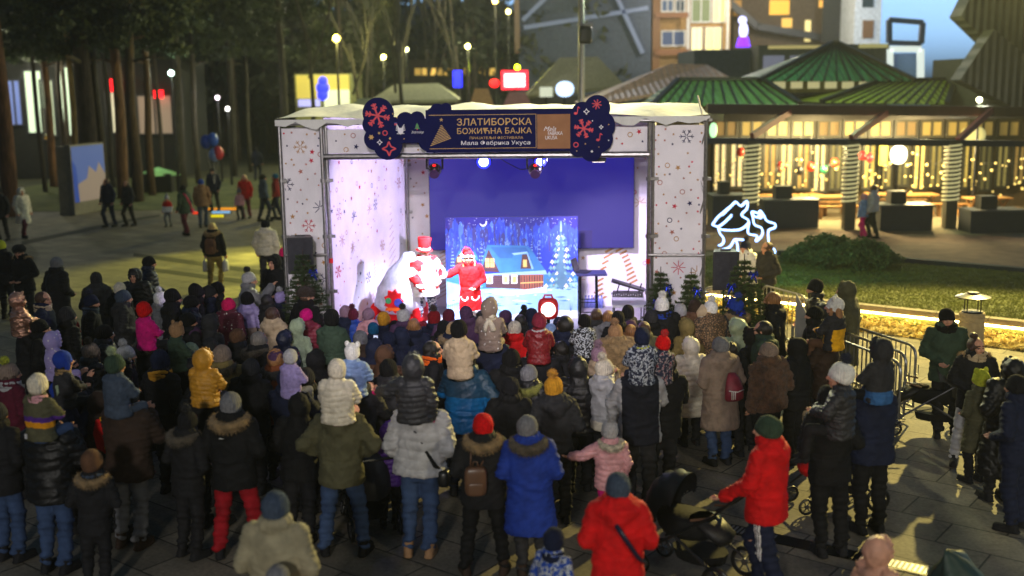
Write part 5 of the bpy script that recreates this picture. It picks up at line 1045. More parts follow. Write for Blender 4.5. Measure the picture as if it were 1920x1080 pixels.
for s_ in (-1, 1):
    for g in range(5): bline(m, 753 + s_ * 2, 243 - g * 1.0, 753 + s_ * (9 - g * .5), 238 - g * 2.6 + 4, 1.1, 0, .0003 * g)
bpoly(m, [(748, 246), (753, 250.5), (758, 246), (758, 238), (748, 238)], 0); bline(m, 746, 248.5, 760, 248.5, 1.2, 0, .0006); bpoly(m, [(742, 233), (747, 233), (747, 228), (742, 228)], 1, .001); bpoly(m, [(742, 229.6), (747, 229.6), (747, 228), (742, 228)], 2, .0016)
bpoly(m, [(779, 240), (789, 240), (784, 233)], 3); bpoly(m, [(780.5, 236), (787.5, 236), (784, 229)], 3, .0005); bpoly(m, [(783.2, 242), (784.8, 242), (784.8, 240), (783.2, 240)], 1, .0008); m.build('emblems', [WHT, REDP, mat((40, 60, 140), 'paint'), mat((60, 130, 60), 'paint')], bn)
def text(string, x0, x1, yc, cap, m, name, parent=bn, org=None, shear=0, bold=0, o=.003):
    cu = bpy.data.curves.new('lettering', 'FONT'); cu.body = string; cu.extrude = .004; cu.shear = shear; cu.offset = bold; cu.align_x = 'CENTER'; ob = bpy.data.objects.new('lettering', cu); COLL.objects.link(ob); bpy.context.view_layer.update()
    me = bpy.data.meshes.new_from_object(ob.evaluated_get(bpy.context.evaluated_depsgraph_get())); bpy.data.objects.remove(ob); P_ = co_of(me); mn, mx = P_.min(0), P_.max(0)
    sx = (x1 - x0) / bs_ / (mx[0] - mn[0]); capu = .73; sy = cap / bs_ / capu; c = bp((x0 + x1) / 2, yc); Q = np.stack([(P_[:, 0] - (mn[0] + mx[0]) / 2) * sx + c[0], BZ - o - P_[:, 2] * .3, (P_[:, 1] - capu / 2) * sy + c[1]], 1); set_co(me, Q); me.materials.append(m); o_ = bpy.data.objects.new(name, me); link(o_, parent); return o_
text('ЗЛАТИБОРСКА', 858, 996, 228.5, 12.5, GOLD, 'lettering', bold=.004); text('БОЖИЋНА БАЈКА', 858, 996, 245, 10.5, GOLD, 'lettering', bold=.004); text('ПРИЈАТЕЉИ ФЕСТИВАЛА', 881, 980, 258, 4.6, GOLD, 'lettering'); text('Мала Фабрика Укуса', 865, 993, 267, 7.2, WHT, 'lettering', bold=.004)
text('Mala', 1018, 1041, 242, 8.5, WHT, 'lettering', shear=.4); text('FABRIKA', 1026, 1053, 250.5, 7, WHT, 'lettering'); text('UKUSA', 1021, 1043, 258.5, 7, WHT, 'lettering'); text('Златибор', 773, 796, 246, 4.6, WHT, 'lettering', shear=.4)
# ---- lights on the front bar
def moving_head(label, px, py):
    p = at_y(px, py, 18.75); t = thing('stage_spotlight', label, 'spotlight', p, 0, 'moving spotlights under the front bar'); m = MB(); m.tube([(-.13, 0, .16), (-.13, 0, -.02)], .018, 8); m.tube([(.13, 0, .16), (.13, 0, -.02)], .018, 8); m.box((0, 0, .18), (.30, .10, .05)); m.build('yoke', mat('jet', 'plastic'), t)
    m = MB(); m.ell((0, 0, -.03), (.115, .14, .115), 18, 12); m.build('head', mat((40, 26, 30), 'plastic'), t, smooth=True); m = MB(); m.tube([(0, -.12, -.08), (0, -.155, -.10)], [.075, .08], 16); m.build('lens', mat((90, 60, 110), 'plastic'), t)
    m = MB(); m.ell((0, -.11, .05), (.03, .02, .022)); m.build('indicator', glow((255, 30, 30), 1.5, 'indicator_glow'), t); m = MB(); m.tube([(0, 0, .2), (0, 0, .38)], .02, 8); m.build('clamp', mat('steel', 'metal'), t)
moving_head('dark moving spotlight with red indicator under the left of the banner', 815, 315); moving_head('dark moving spotlight under the right of the banner', 1003, 315)
for px, r, l in ((907, .12, 'bright blue-white stage light under the banner centre'), (1013, .10, 'bright blue-white stage light beside the right moving spotlight')):
    p = at_y(px, 303, 18.85); t = thing('par_light', l, 'stage light', p, 0, 'round LED stage lights'); m = MB(); m.tube([(0, -.03, 0), (0, .12, .02)], [r, r * .8], 18); m.build('housing', mat('jet', 'plastic'), t); m = MB(); m.ell((0, -.05, 0), (r * .66, .02, r * .66)); m.build('lens', glow((120, 140, 255), 30, 'par_glow'), t); m = MB(); m.ell((0, -.034, 0), (r * .98, .012, r * .98)); m.build('reflector', glow((40, 50, 255), 2.4, 'par_halo_glow'), t); m = MB(); m.tube([(-r - .01, .05, 0), (-r, .05, .14), (r, .05, .14), (r + .01, .05, 0)], .01, 6); m.build('bracket', mat('jet', 'plastic'), t)  # blue ring behind the lens glows in place of the light's halo
p = at_y(1122, 299, 18.7); t = thing('flood_light', 'small flat flood light at the right end of the front bar', 'stage light', p); m = MB(); m.box((0, 0, 0), (.24, .16, .07)); m.build('housing', mat('steel', 'plastic'), t); MB().box((0, -.02, -.038), (.20, .12, .008)).build('lens', glow((255, 240, 235), 2.5, 'flood_glow'), t); MB().tube([(0, .05, .03), (0, .05, .16)], .012, 6).build('bracket', mat('jet', 'plastic'), t)
m = MB(); pts = [at_y(x, y, 18.8) for x, y in ((930, 292), (950, 305), (975, 318), (1000, 316))]; m.tube(pts, .008, 6); pts = [at_y(x, y, 18.8) for x, y in ((838, 288), (860, 295), (880, 294), (900, 290))]; m.tube(pts, .007, 6); tag(m.build('cable', mat('jet', 'plastic')), 'thin black cables sagging between the stage lights', 'cable')
# stage lamps (the light the fixtures throw, plus added washes)
lamp('par_beam', 'SPOT', at_y(907, 304, 19.0), 2800, (.58, .62, 1), at_y(840, 575, 20.2), .08, 66, .7); lamp('par_beam', 'SPOT', at_y(1013, 304, 19.0), 480, (.58, .66, 1), at_y(950, 560, 21.2), .07, 80, .7); lamp('moving_beam', 'SPOT', at_y(815, 318, 18.9), 4200, (.9, .92, 1), at_y(840, 560, 19.8), .08, 44, .6); lamp('moving_beam', 'SPOT', at_y(1003, 318, 18.9), 1000, (.85, .9, 1), at_y(930, 560, 20.2), .08, 60, .6)
lamp('wash_beam', 'SPOT', at_y(1122, 302, 18.9), 1300, (.68, .56, 1), at_y(690, 380, 20.5), .1, 80, .8); lamp('wash_beam', 'SPOT', at_y(1040, 300, 18.9), 1500, (.75, .62, 1), at_y(1190, 540, 22.0), .1, 60, .8); lamp('wash_beam', 'SPOT', at_y(960, 298, 18.6), 160, (.55, .5, 1), at_y(900, 640, 15.5), .1, 120, .9)  # table and crowd washes hang on no fixture; added to brighten both
# ---- LED screen on the back wall
a, b = at_y(807, 470, 22.1), at_y(1190, 285, 22.1); t = thing('led_screen', 'large blank blue LED screen on the stage back wall', 'screen', ((a.x + b.x) / 2, 22.1, a.z)); w_, h_ = b.x - a.x, b.z - a.z
MB().box((0, .05, h_ / 2), (w_, .1, h_)).build('panel', mat((22, 20, 50), 'plastic'), t); MB().box((0, -.006, h_ / 2), (w_ - .03, .008, h_ - .03)).build('display', glow((46, 38, 176), .55, 'display_glow'), t)
a_, b_ = at_y(1088, 470, 22.08), at_y(1110, 437, 22.08); MB().box(((a_.x + b_.x) / 2 - t.location.x, -.02, (b_.z - a_.z) / 2 + .02), (b_.x - a_.x, .006, b_.z - a_.z)).build('dead_tile', glow((30, 22, 92), .5, 'dead_tile_glow'), t)
m = MB(); [m.box((sx, .16, h_ * .5), (.08, .12, h_ * .8)) for sx in (-w_ / 2 + .3, w_ / 2 - .3)]; m.build('wall_bracket', mat('steel', 'metal'), t)
# ---- painted backdrop
PY_ = 21.3; p0, p1 = at_y(838, 578, PY_), at_y(1083, 404, PY_); pw = p1.x - p0.x; ph = p1.z - SF; t = thing('backdrop', 'painted winter backdrop with log cabin, snowy fir and blue forest', 'backdrop', (p0.x, PY_, SF)); t.rotation_euler = (0, 0, R(-2))
MB().box((pw / 2, .02, ph / 2), (pw, .03, ph)).build('board', mat((40, 40, 60), 'paint'), t); pm = MB(); lay = [0]
PC = [(30, 26, 120), (40, 60, 170), (78, 118, 214), (48, 74, 180), (150, 190, 236), (228, 238, 250), (60, 120, 176), (50, 98, 158), (84, 52, 52), (52, 34, 50), (250, 190, 110), (160, 88, 70), (78, 116, 130), (120, 170, 160), (240, 244, 236), (60, 60, 120)]
def ux_(X): return (X - 495) / (1362 - 495) * pw
def vy_(Y): return ph - (Y - 78) / (705 - 78) * ph
def pp(pts, c, dl=1):
    lay[0] += dl; o = -.002 - .00011 * lay[0]; Q = [(min(max(ux_(x), .004), pw - .004), min(max(vy_(y), .004), ph - .004)) for x, y in pts]; pm.poly(Q if sum((Q[i][0] * Q[i - 1][1] - Q[i - 1][0] * Q[i][1]) for i in range(len(Q))) < 0 else Q[::-1], (0, o, 0), (1, 0, 0), (0, 0, 1), c)
rs = random.Random(2)
pp([(495, 78), (1362, 78), (1362, 705), (495, 705)], 0); pp([(495, 180), (1362, 170), (1362, 705), (495, 705)], 1)
for k in range(60): x, y = rs.uniform(500, 1355), rs.uniform(84, 130); pp([(x, y), (x + 3, y + 1.5), (x, y + 4), (x - 3, y + 1.5)], 5, .05)
for k in range(150):
    x = 500 + (k * 37.7) % 855; top = rs.uniform(95, 190) + 18 * math.sin(x * .02); w2 = rs.uniform(7, 17); bot = rs.uniform(230, 300); c = rs.choice([2, 3, 3, 1, 15, 1, 3]); n = 6
    pp([(x - w2 * .3, bot)] + [(x - w2 * math.sin(math.pi * (.3 + .7 * (1 - q / n))), bot + (top - bot) * q / n) for q in range(1, n)] + [(x, top)] + [(x + w2 * math.sin(math.pi * (.3 + .7 * (1 - q / n))), bot + (top - bot) * q / n) for q in range(n - 1, 0, -1)] + [(x + w2 * .3, bot)], c, .25)
    for g in range(5): xx = x + rs.uniform(-w2, w2) * .7; yy = rs.uniform(top + 10, bot); pp([(xx, yy), (xx + 1.5, yy + 4), (xx, yy + 22), (xx - 1.5, yy + 4)], rs.choice([2, 2, 4]), .1)
def pfir(x, y0, y1, w2, dark, snow):
    for g in range(7):
        f = g / 7; yy = y0 + (y1 - y0) * (f + .18); h = w2 * (f + .2) * .8; pp([(x - h, yy), (x - h * .5, yy - 8), (x, y0 + (y1 - y0) * f), (x + h * .5, yy - 8), (x + h, yy), (x + h * .35, yy - 3), (x, yy + 5), (x - h * .35, yy - 3)], dark, .3)
        for q in (-.6, .1, .6): pp([(x + h * q - h * .25, yy - 5), (x + h * q, yy - 12), (x + h * q + h * .25, yy - 5), (x + h * q, yy - 2)], snow, .2)
for a in ((540, 250, 395, 24), (730, 220, 390, 34), (900, 205, 270, 22), (1108, 200, 380, 30), (1060, 220, 330, 20)): pfir(*a, 15, 4)
pp([(495, 400), (620, 405), (900, 450), (1150, 430), (1362, 420), (1362, 705), (495, 705)], 6); pp([(495, 470), (700, 520), (1000, 510), (1362, 480), (1362, 705), (495, 705)], 4)
for k in range(46): x, y, l = rs.uniform(500, 1340), rs.uniform(500, 640), rs.uniform(20, 90); pp([(x, y), (x + l * .5, y - 4), (x + l, y), (x + l * .5, y + 4)], rs.choice([6, 4, 5, 7]), .1)
pp([(860, 705), (1000, 660), (1150, 650), (1362, 655), (1362, 705)], 5)
# small house, big house
pp([(555, 405), (555, 350), (583, 295), (612, 350), (612, 410)], 8); pp([(548, 352), (583, 282), (690, 288), (712, 340), (640, 352), (612, 350), (583, 300)], 6); pp([(570, 352), (570, 322), (598, 322), (598, 352)], 10)
pp([(722, 408), (776, 268), (848, 415)], 8); pp([(715, 398), (770, 248), (1030, 255), (1060, 280), (1148, 405), (850, 418), (778, 275), (728, 400)], 6); pp([(790, 262), (1020, 266), (1050, 300), (1000, 330), (850, 330)], 7, .5)
for k in range(5): pp([(730 + k * 9, 402 - k * 22), (840 - k * 14, 402 - k * 22), (838 - k * 14, 397 - k * 22), (732 + k * 9, 397 - k * 22)], 9, .2)
for x in (756, 788): pp([(x, 385), (x, 330), (x + 26, 330), (x + 26, 385)], 10); pp([(x + 12, 385), (x + 12, 330), (x + 14, 330), (x + 14, 385)], 9, .3); pp([(x, 356), (x + 26, 356), (x + 26, 358), (x, 358)], 9, .3)
pp([(922, 395), (940, 300), (1030, 295), (1062, 300), (1062, 395)], 6); pp([(985, 395), (998, 308), (1042, 308), (1056, 395)], 8); pp([(1003, 385), (1003, 340), (1028, 340), (1028, 385)], 10); pp([(930, 300), (1030, 290), (1072, 395), (1060, 400), (1028, 302), (945, 312)], 4)
pp([(755, 510), (755, 425), (985, 428), (985, 520)], 8)
for k in range(7): pp([(755, 432 + k * 12), (985, 434 + k * 12), (985, 438 + k * 12), (755, 436 + k * 12)], 9, .2)
for x in (762, 868, 924): pp([(x, 486), (x, 436), (x + 40, 436), (x + 40, 486)], 14); pp([(x + 5, 482), (x + 5, 442), (x + 35, 442), (x + 35, 482)], 10); pp([(x + 19, 482), (x + 19, 442), (x + 21, 442), (x + 21, 482)], 9, .3); pp([(x - 6, 438), (x + 20, 424), (x + 46, 438)], 5)
pp([(985, 520), (985, 425), (1135, 432), (1135, 505), (1020, 525)], 11)
for k in range(9): pp([(990 + k * 17, 518), (990 + k * 17, 436), (996 + k * 17, 436), (996 + k * 17, 516)], 9 if k % 2 else 8, .2)
pp([(985, 480), (1135, 474), (1135, 480), (985, 487)], 10); pp([(725, 428), (1150, 405), (1160, 430), (990, 432), (740, 434)], 4); pp([(740, 535), (1000, 525), (1150, 510), (1160, 540), (900, 560)], 5)
# big snowy fir with coloured balls
pp([(1242, 520), (1242, 480), (1266, 480), (1266, 525)], 9)
for g in range(9):
    f = g / 9; yy = 160 + 330 * (f + .14); h = 18 + 98 * f
    pp([(1252 - h, yy + 18), (1252 - h * .6, yy), (1252, 150 + 330 * f), (1252 + h * .6, yy), (1252 + h, yy + 18), (1252 + h * .4, yy + 10), (1252, yy + 22), (1252 - h * .4, yy + 10)], 12, .4)
    for q in range(7): xx = 1252 + (q - 3) / 3.2 * h; pp([(xx - 17, yy + 10), (xx, yy - 14), (xx + 17, yy + 10), (xx + 6, yy + 4), (xx, yy + 20), (xx - 6, yy + 4)], (14, 13, 13, 12)[(q + g) % 4], .3)
    for q in range(3): xx = 1252 + rs.uniform(-.7, .7) * h; pp([(xx - 4, yy - 4), (xx, yy - 8), (xx + 4, yy - 4), (xx, yy)], rs.choice([10, 11]), .2)
pp([(1246, 170), (1250, 108), (1252, 104), (1255, 110), (1258, 170)], 4)
def arc_(x, y, r, a0, a1, n): return [(x + r * math.cos(a0 + (a1 - a0) * q / n), y + r * math.sin(a0 + (a1 - a0) * q / n)) for q in range(n + 1)]
pp(arc_(746, 112, 24, -.4, 2.9, 14) + arc_(742, 106, 20, 2.7, -.2, 14), 14)
for k in range(9): x = 505 + k * 14; pp([(x, 660 - k * 3), (x, 612 - k * 3), (x + 4, 612 - k * 3), (x + 4, 660 - k * 3)], 12, .2)
pp([(500, 622), (620, 592), (620, 596), (500, 627)], 12); pp([(820, 636), (960, 712), (956, 716), (816, 641)], 12)
for k in range(16): a = -1.57 + rs.uniform(-1, 1); l = rs.uniform(30, 95); x, y = 1165, 640; e_ = (x + l * math.cos(a), y + l * math.sin(a)); pp([(x - 1.5, y), (x + 1.5, y), (e_[0] + 8 * math.cos(a + .7), e_[1] + 10), (e_[0], e_[1])], 12, .2)
for k in range(7): a = -1.57 + rs.uniform(-.4, .4); l = rs.uniform(30, 70); x, y = 1315, 660; pp([(x - 1.2, y), (x + 1.2, y), (x + l * math.cos(a), y + l * math.sin(a))], 12, .2)
pm.build('painting', [mat(c, 'paint') for c in PC], t); m = MB(); [m.tube([(sx, .06, .01), (sx, .06, ph * .95)], .02) for sx in (.2, pw - .2)]; [m.tube([(sx, .06, ph * .8), (sx, .6, .01)], .015) for sx in (.2, pw - .2)]; m.build('support', mat('brown', 'paint'), t)
# ---- performers
pp_ = at_y(794, 440, 19.9); h1 = (pp_.z - SF) - .20
make_person('performer in red top hat, red and white coat and patched trousers on stage', (pp_.x, 19.9, SF), h1, -150, hat_='top:red', coat_='red:mid:snowman', tr='navy', trk='camo', pose='wide/out/push', ex=('scarf:white',), group='performers on the stage', hr=('under_short', 'white'), w=1.38, sh='red')
pp_ = at_y(882, 466, 19.7); make_person('performer in red fur-edged dress, santa hat and long pale hair on stage', (pp_.x, 19.7, SF), (pp_.z - SF) - .05, 178, hat_='santa:red:white', coat_='red:long:santadress', tr='white', sh='white', pose='stand/front/side', group='performers on the stage', hr=('long', 'hblond'), w=.98)
# ---- props on stage
p = at_y(762, 590, 20.3); t = thing('armchair', 'bright red armchair holding a white gift sack', 'armchair', (p.x - .1, 20.1, SF), R(-12)); m = MB(); sell(m, (0, 0, .28), (.42, .36, .16), .4); m.build('seat', mat('red', 'wool'), t, smooth=True); m = MB(); sell(m, (-.06, .30, .52), (.40, .09, .42), .5); m.build('backrest', mat('red', 'wool'), t, smooth=True)
for sx in (-1, 1): m = MB(); sell(m, (sx * .40, -.02, .38), (.08, .34, .20), .5); m.build('armrest', mat('red', 'wool'), t, smooth=True)
for sx in (-1, 1):
    for sy in (-1, 1): MB().tube([(sx * .34, sy * .28, 0), (sx * .34, sy * .28, .16)], [.025, .035], 8).build('leg', mat('brown', 'paint'), t)
t = thing('gift_sack', 'big white cloth sack with red printed emblem on the red armchair', 'sack', (p.x - .08, 19.95, SF + .42), R(-8)); m = MB(); m.loft([((0, 0, 0), .30, .22), ((0, 0, .12), .42, .30), ((.02, 0, .4), .40, .28), ((.08, 0, .7), .27, .20), ((.16, 0, .88), .12, .10), ((.20, 0, .98), .10, .08), ((.21, 0, 1.0), .02, .02)], 24)
t.scale = (1.12,) * 3; me_ = m.build('bag', mat((206, 206, 218), 'cloth'), t, smooth=True); P_ = co_of(me_.data); N_ = no_of(me_.data); set_co(me_.data, P_ + N_ * (.012 * wav(P_, 14, 3))[:, None])
m = MB(); oz = -.345; m.prism([(q[0] * .8 - .02, q[1] + .24) for q in star(9, .20, .15)], (0, oz, 0), (1, 0, 0), (0, 0, 1), .06, 0); m.prism([(.06 + .07 * math.cos(a), .22 + .07 * math.sin(a)) for a in np.linspace(0, 6.28, 14)[:-1]], (0, oz - .004, 0), (1, 0, 0), (0, 0, 1), .01, 1); m.prism([(-.10 + .05 * math.cos(a), .25 + .05 * math.sin(a)) for a in np.linspace(0, 6.28, 12)[:-1]], (0, oz - .004, 0), (1, 0, 0), (0, 0, 1), .01, 2); m.prism([(-.16, .09), (.12, .09), (.10, .14), (-.14, .14)], (0, oz - .005, 0), (1, 0, 0), (0, 0, 1), .01, 3); m.build('emblem', [mat('red', 'cloth'), mat((60, 60, 150), 'cloth'), mat((60, 140, 80), 'cloth'), mat('orange', 'cloth')], t)
p = at_y(856, 600, 19.3); t = thing('gift_box', 'small red and white gift box at the stage edge', 'gift box', (p.x, 19.3, SF)); MB().box((0, 0, .11), (.24, .22, .22)).build('box', mat('red', 'paint'), t); m = MB(); m.box((0, 0, .112), (.05, .226, .23)); m.box((0, 0, .1125), (.246, .05, .231)); m.ell((-.05, 0, .25), (.05, .03, .035)); m.ell((.05, 0, .25), (.05, .03, .035)); m.build('ribbon', mat('white', 'cloth'), t)
p = at_y(1028, 580, 19.0); t = thing('floor_lamp', 'red stage floor lamp with round glowing white face', 'stage lamp', (p.x, 19.0, SF)); m = MB(); zc_ = p.z - SF
sell(m, (0, .06, zc_), (.18, .08, .19), .6); m.build('housing', mat('red', 'paint'), t, smooth=True); m = MB(); m.tube([(0, -.02, zc_), (0, -.035, zc_)], .125, 24); m.build('face', glow((255, 240, 240), 3.2, 'floor_lamp_glow'), t); m = MB(); m.tube([(-.08, .06, zc_ + .17), (-.06, .06, zc_ + .24), (.06, .06, zc_ + .24), (.08, .06, zc_ + .17)], .02, 8); m.build('handle', mat('red', 'paint'), t); m = MB(); m.tube([(0, .06, 0), (0, .06, zc_ - .15)], .03, 8); m.box((0, .06, .015), (.3, .26, .03)); m.build('stand', mat('steel', 'metal'), t)
a = at_y(1106, 512, 20.4); zt_ = a.z - SF; t = thing('bar_table', 'tall dark bar table on the right of the stage', 'table', (a.x, 20.4, SF)); MB().box((.02, 0, zt_), (.56, .50, .035)).build('tabletop', mat((44, 46, 84), 'paint'), t)
for sx in (-1, 1):
    for sy in (-1, 1): MB().tube([(sx * .16 - .03, sy * .16, 0), (sx * .15 - .03, sy * .15, zt_ - .018)], .016, 8).build('leg', mat('jet', 'metal'), t)
m = MB()
for z in (.25, .5): [m.tube([(sx * .16 - .03, -.16, z), (sx * .16 - .03, .16, z)], .01, 6) for sx in (-1, 1)]; [m.tube([(-.19, sy * .16, z), (.13, sy * .16, z)], .01, 6) for sy in (-1, 1)]
m.build('rail', mat('jet', 'metal'), t)
t = thing('laptop', 'open laptop on the tall dark bar table', 'laptop', (a.x - .12, 20.4, SF + zt_ + .018), R(70)); MB().box((0, 0, .012), (.33, .23, .018)).build('keyboard', mat('steel', 'plastic'), t); MB().box((0, .16, .135), (.33, .012, .24), M=Matrix.Rotation(R(-18), 3, 'X')).build('screen_lid', mat('jet', 'plastic'), t)
for k in range(6): p = at_z(1098 + k * 6, 577, SF); t = thing('water_bottle', 'clear water bottle standing under the tall bar table', 'bottle', p, 0, 'water bottles under the bar table'); MB().loft([((0, 0, 0), .032, .032), ((0, 0, .17), .033, .033), ((0, 0, .21), .014, .014), ((0, 0, .235), .014, .014)], 12).build('body', mat((120, 130, 200), 'plastic'), t, smooth=True); MB().tube([(0, 0, .235), (0, 0, .255)], .017, 10).build('cap', mat('blue', 'plastic'), t)
a = at_y(1180, 570, 19.5); zt_ = a.z - SF; t = thing('folding_table', 'white folding table at the right front of the stage', 'table', (a.x, 19.6, SF), R(-4)); MB().box((0, .3, zt_), (.60, 1.25, .04)).build('tabletop', mat((230, 230, 236), 'plastic'), t)
for sx in (-1, 1):
    for sy in (-1, 1): MB().tube([(sx * .26, sy * .54 + .3, 0), (sx * .26, sy * .54 + .3, zt_ - .02)], .014, 8).build('leg', mat('metal', 'metal'), t)
t = thing('mixing_desk', 'black sound equipment with angled struts on the white table', 'sound desk', (a.x + .04, 20.15, SF + zt_ + .02), R(-8)); m = MB(); m.box((0, 0, .04), (.55, .30, .07)); m.build('case', mat('jet', 'plastic'), t); m = MB(); m.box((0, .02, .20), (.62, .26, .035), M=Matrix.Rotation(R(16), 3, 'Y')); m.build('keyboard', mat('jet', 'plastic'), t); m = MB()
for k in range(12): m.box((-.24 + k * .043, -.16, .045 + (k % 3) * .008), (.016, .02, .02))
m.build('knobs', mat('lgrey', 'plastic'), t); m = MB(); [m.tube([(sx, 0, .07), (sx + .05, 0, .24)], .012, 6) for sx in (-.2, 0, .2)]; m.build('strut', mat('steel', 'metal'), t)
# ---- loudspeakers on stands
def speaker(label, x0, x1, y0, y1, d, rz):
    a, b = at_y(x0, y1, d), at_y(x1, y0, d); w_, h_ = b.x - a.x, b.z - a.z; cx = (a.x + b.x) / 2; t = thing('loudspeaker', label, 'loudspeaker', (cx, d, a.z), R(rz)); m = MB(); m.prism([(-w_ / 2, 0), (w_ / 2, 0), (w_ / 2 * .72, w_ * .85), (-w_ / 2 * .72, w_ * .85)], (0, 0, h_), (1, 0, 0), (0, 1, 0), h_); m.build('cabinet', mat('steel', 'plastic'), t)
    m = MB(); sell(m, (0, -.004, h_ / 2), (w_ / 2 * .90, .012, h_ / 2 * .93), .12); m.build('grille', mat((52, 52, 58), 'cloth'), t); MB().box((0, w_ * .4, h_ + .012), (w_ * .4, .03, .02)).build('handle', mat('jet', 'plastic'), t)
    s_ = thing('speaker_stand', label.replace('loudspeaker', 'tripod stand under the loudspeaker'), 'stand', (cx, d + w_ * .35, 0), R(rz)); MB().tube([(0, 0, .25), (0, 0, a.z)], .018, 8).build('pole', mat('jet', 'metal'), s_)
    for k in range(3): an = k * 2.09 + .5; MB().tube([(0, 0, .75), (.45 * math.cos(an), .45 * math.sin(an), .015)], .013, 6).build('leg', mat('jet', 'metal'), s_)
speaker('black loudspeaker before the left stage wing', 541, 586, 445, 514, 18.3, 8); speaker('black loudspeaker right of the stage', 1336, 1386, 472, 545, 17.2, -6)
# ---- crowd barriers
def barrier(label, x0, y0, x1, y1, bars=14):
    a, b = at_z(x0, y0, 1.1), at_z(x1, y1, 1.1); d = b - a; d.z = 0; L = d.length; t = thing('barrier', label, 'barrier', (a.x, a.y, 0), math.atan2(d.y, d.x), 'steel crowd barriers'); m = MB(); r = .16
    pts = [(.0, 0, .2), (0, 0, 1.1 - r)] + [(r - r * math.cos(q), 0, 1.1 - r + r * math.sin(q)) for q in np.linspace(.2, 1.57, 6)] + [(L - r + r * math.sin(q), 0, 1.1 - r + r * math.cos(q)) for q in np.linspace(0, 1.37, 6)] + [(L, 0, 1.1 - r), (L, 0, .2), (0, 0, .2)]; m.tube(pts, .021, 8); m.build('frame', mat('metal', 'metal'), t); m = MB()
    for k in range(1, bars): m.tube([(L * k / bars, 0, .2), (L * k / bars, 0, 1.09)], .009, 6)
    m.build('bars', mat('metal', 'metal'), t)
    for x in (.35, L - .35): m = MB(); m.tube([(x, -.3, .02), (x, -.1, .06), (x, 0, .2), (x, .1, .06), (x, .3, .02)], .016, 6); m.build('foot', mat('metal', 'metal'), t)
    m = MB(); m.tube([(L + .02, 0, .85), (L + .07, 0, .85), (L + .07, 0, .70), (L + .02, 0, .70)], .008, 6); m.build('hook', mat('metal', 'metal'), t)
barrier('steel crowd barrier by the widest fir tree', 1430, 534, 1512, 556, 10); barrier('short end of a steel barrier beside the man leaning there', 1487, 600, 1535, 596, 6); barrier('rearmost steel barrier of the stack at right', 1586, 607, 1718, 650, 15); barrier('middle steel barrier of the stack at right', 1580, 622, 1700, 664, 15); barrier('front steel barrier of the stack at right', 1572, 636, 1690, 680, 15); barrier('steel barrier behind the right loudspeaker', 1318, 540, 1362, 534, 8)
p = at_z(1503, 612, 0); p = at_y(1503, 600, 17.0); t = thing('board', 'grey flat board leaning behind the barriers', 'board', (p.x, 17.0, 0), R(-30)); z2 = at_y(1503, 552, 17.0).z; MB().prism([(-.10, .02), (.16, .02), (.16, z2 - .45), (-.10, z2)], (0, 0, 0), (1, 0, 0), (0, 0, 1), .04).build('panel', mat((150, 150, 146), 'paint'), t); MB().tube([(0, .05, .02), (0, .3, .01)], .02, 6).build('foot', mat('metal', 'metal'), t)
# ---- stone bollard lamp
p = at_z(1818, 668, 0); s_ = F / p.y; t = thing('bollard_lamp', 'round stone bollard with dark metal lantern cap beside the glowing kerb', 'bollard', p); r = .215; h_ = at_y(1818, 585, p.y).z; MB().loft([((0, 0, 0), r * 1.05, r * 1.05), ((0, 0, h_ * .80), r, r), ((0, 0, h_ * .805), r * .95, r * .95), ((0, 0, h_ * .82), r * .95, r * .95), ((0, 0, h_ * .825), r, r), ((0, 0, h_ * .9), r, r), ((0, 0, h_ * .905), r * .96, r * .96), ((0, 0, h_ * .92), r * .96, r * .96), ((0, 0, h_ * .925), r * 1.02, r * 1.02), ((0, 0, h_ - .02), r * 1.03, r * 1.03), ((0, 0, h_), r * .96, r * .96)], 32).build('column', mat((176, 158, 122), 'stone'), t, smooth=False)
MB().tube([(0, 0, h_), (0, 0, h_ + .02)], r * .86, 24).build('base_ring', mat('jet', 'metal'), t); zc_ = at_y(1818, 556, p.y).z
for k in range(4): an = k * 1.57 + .6; MB().tube([(r * .75 * math.cos(an), r * .75 * math.sin(an), h_), (r * .75 * math.cos(an), r * .75 * math.sin(an), zc_)], .011, 6).build('rod', mat('jet', 'metal'), t)
MB().loft([((0, 0, zc_ - .02), r * 1.35, r * 1.35), ((0, 0, zc_), r * 1.38, r * 1.38), ((0, 0, zc_ + .05), r * .5, r * .5), ((0, 0, zc_ + .08), r * .45, r * .45)], 28).build('cap', mat('dkmetal', 'metal'), t); MB().box((-r * .7, -r * .78, h_ * .55), (.05, .03, .12), R(42)).build('service_hatch', mat('jet', 'metal'), t)
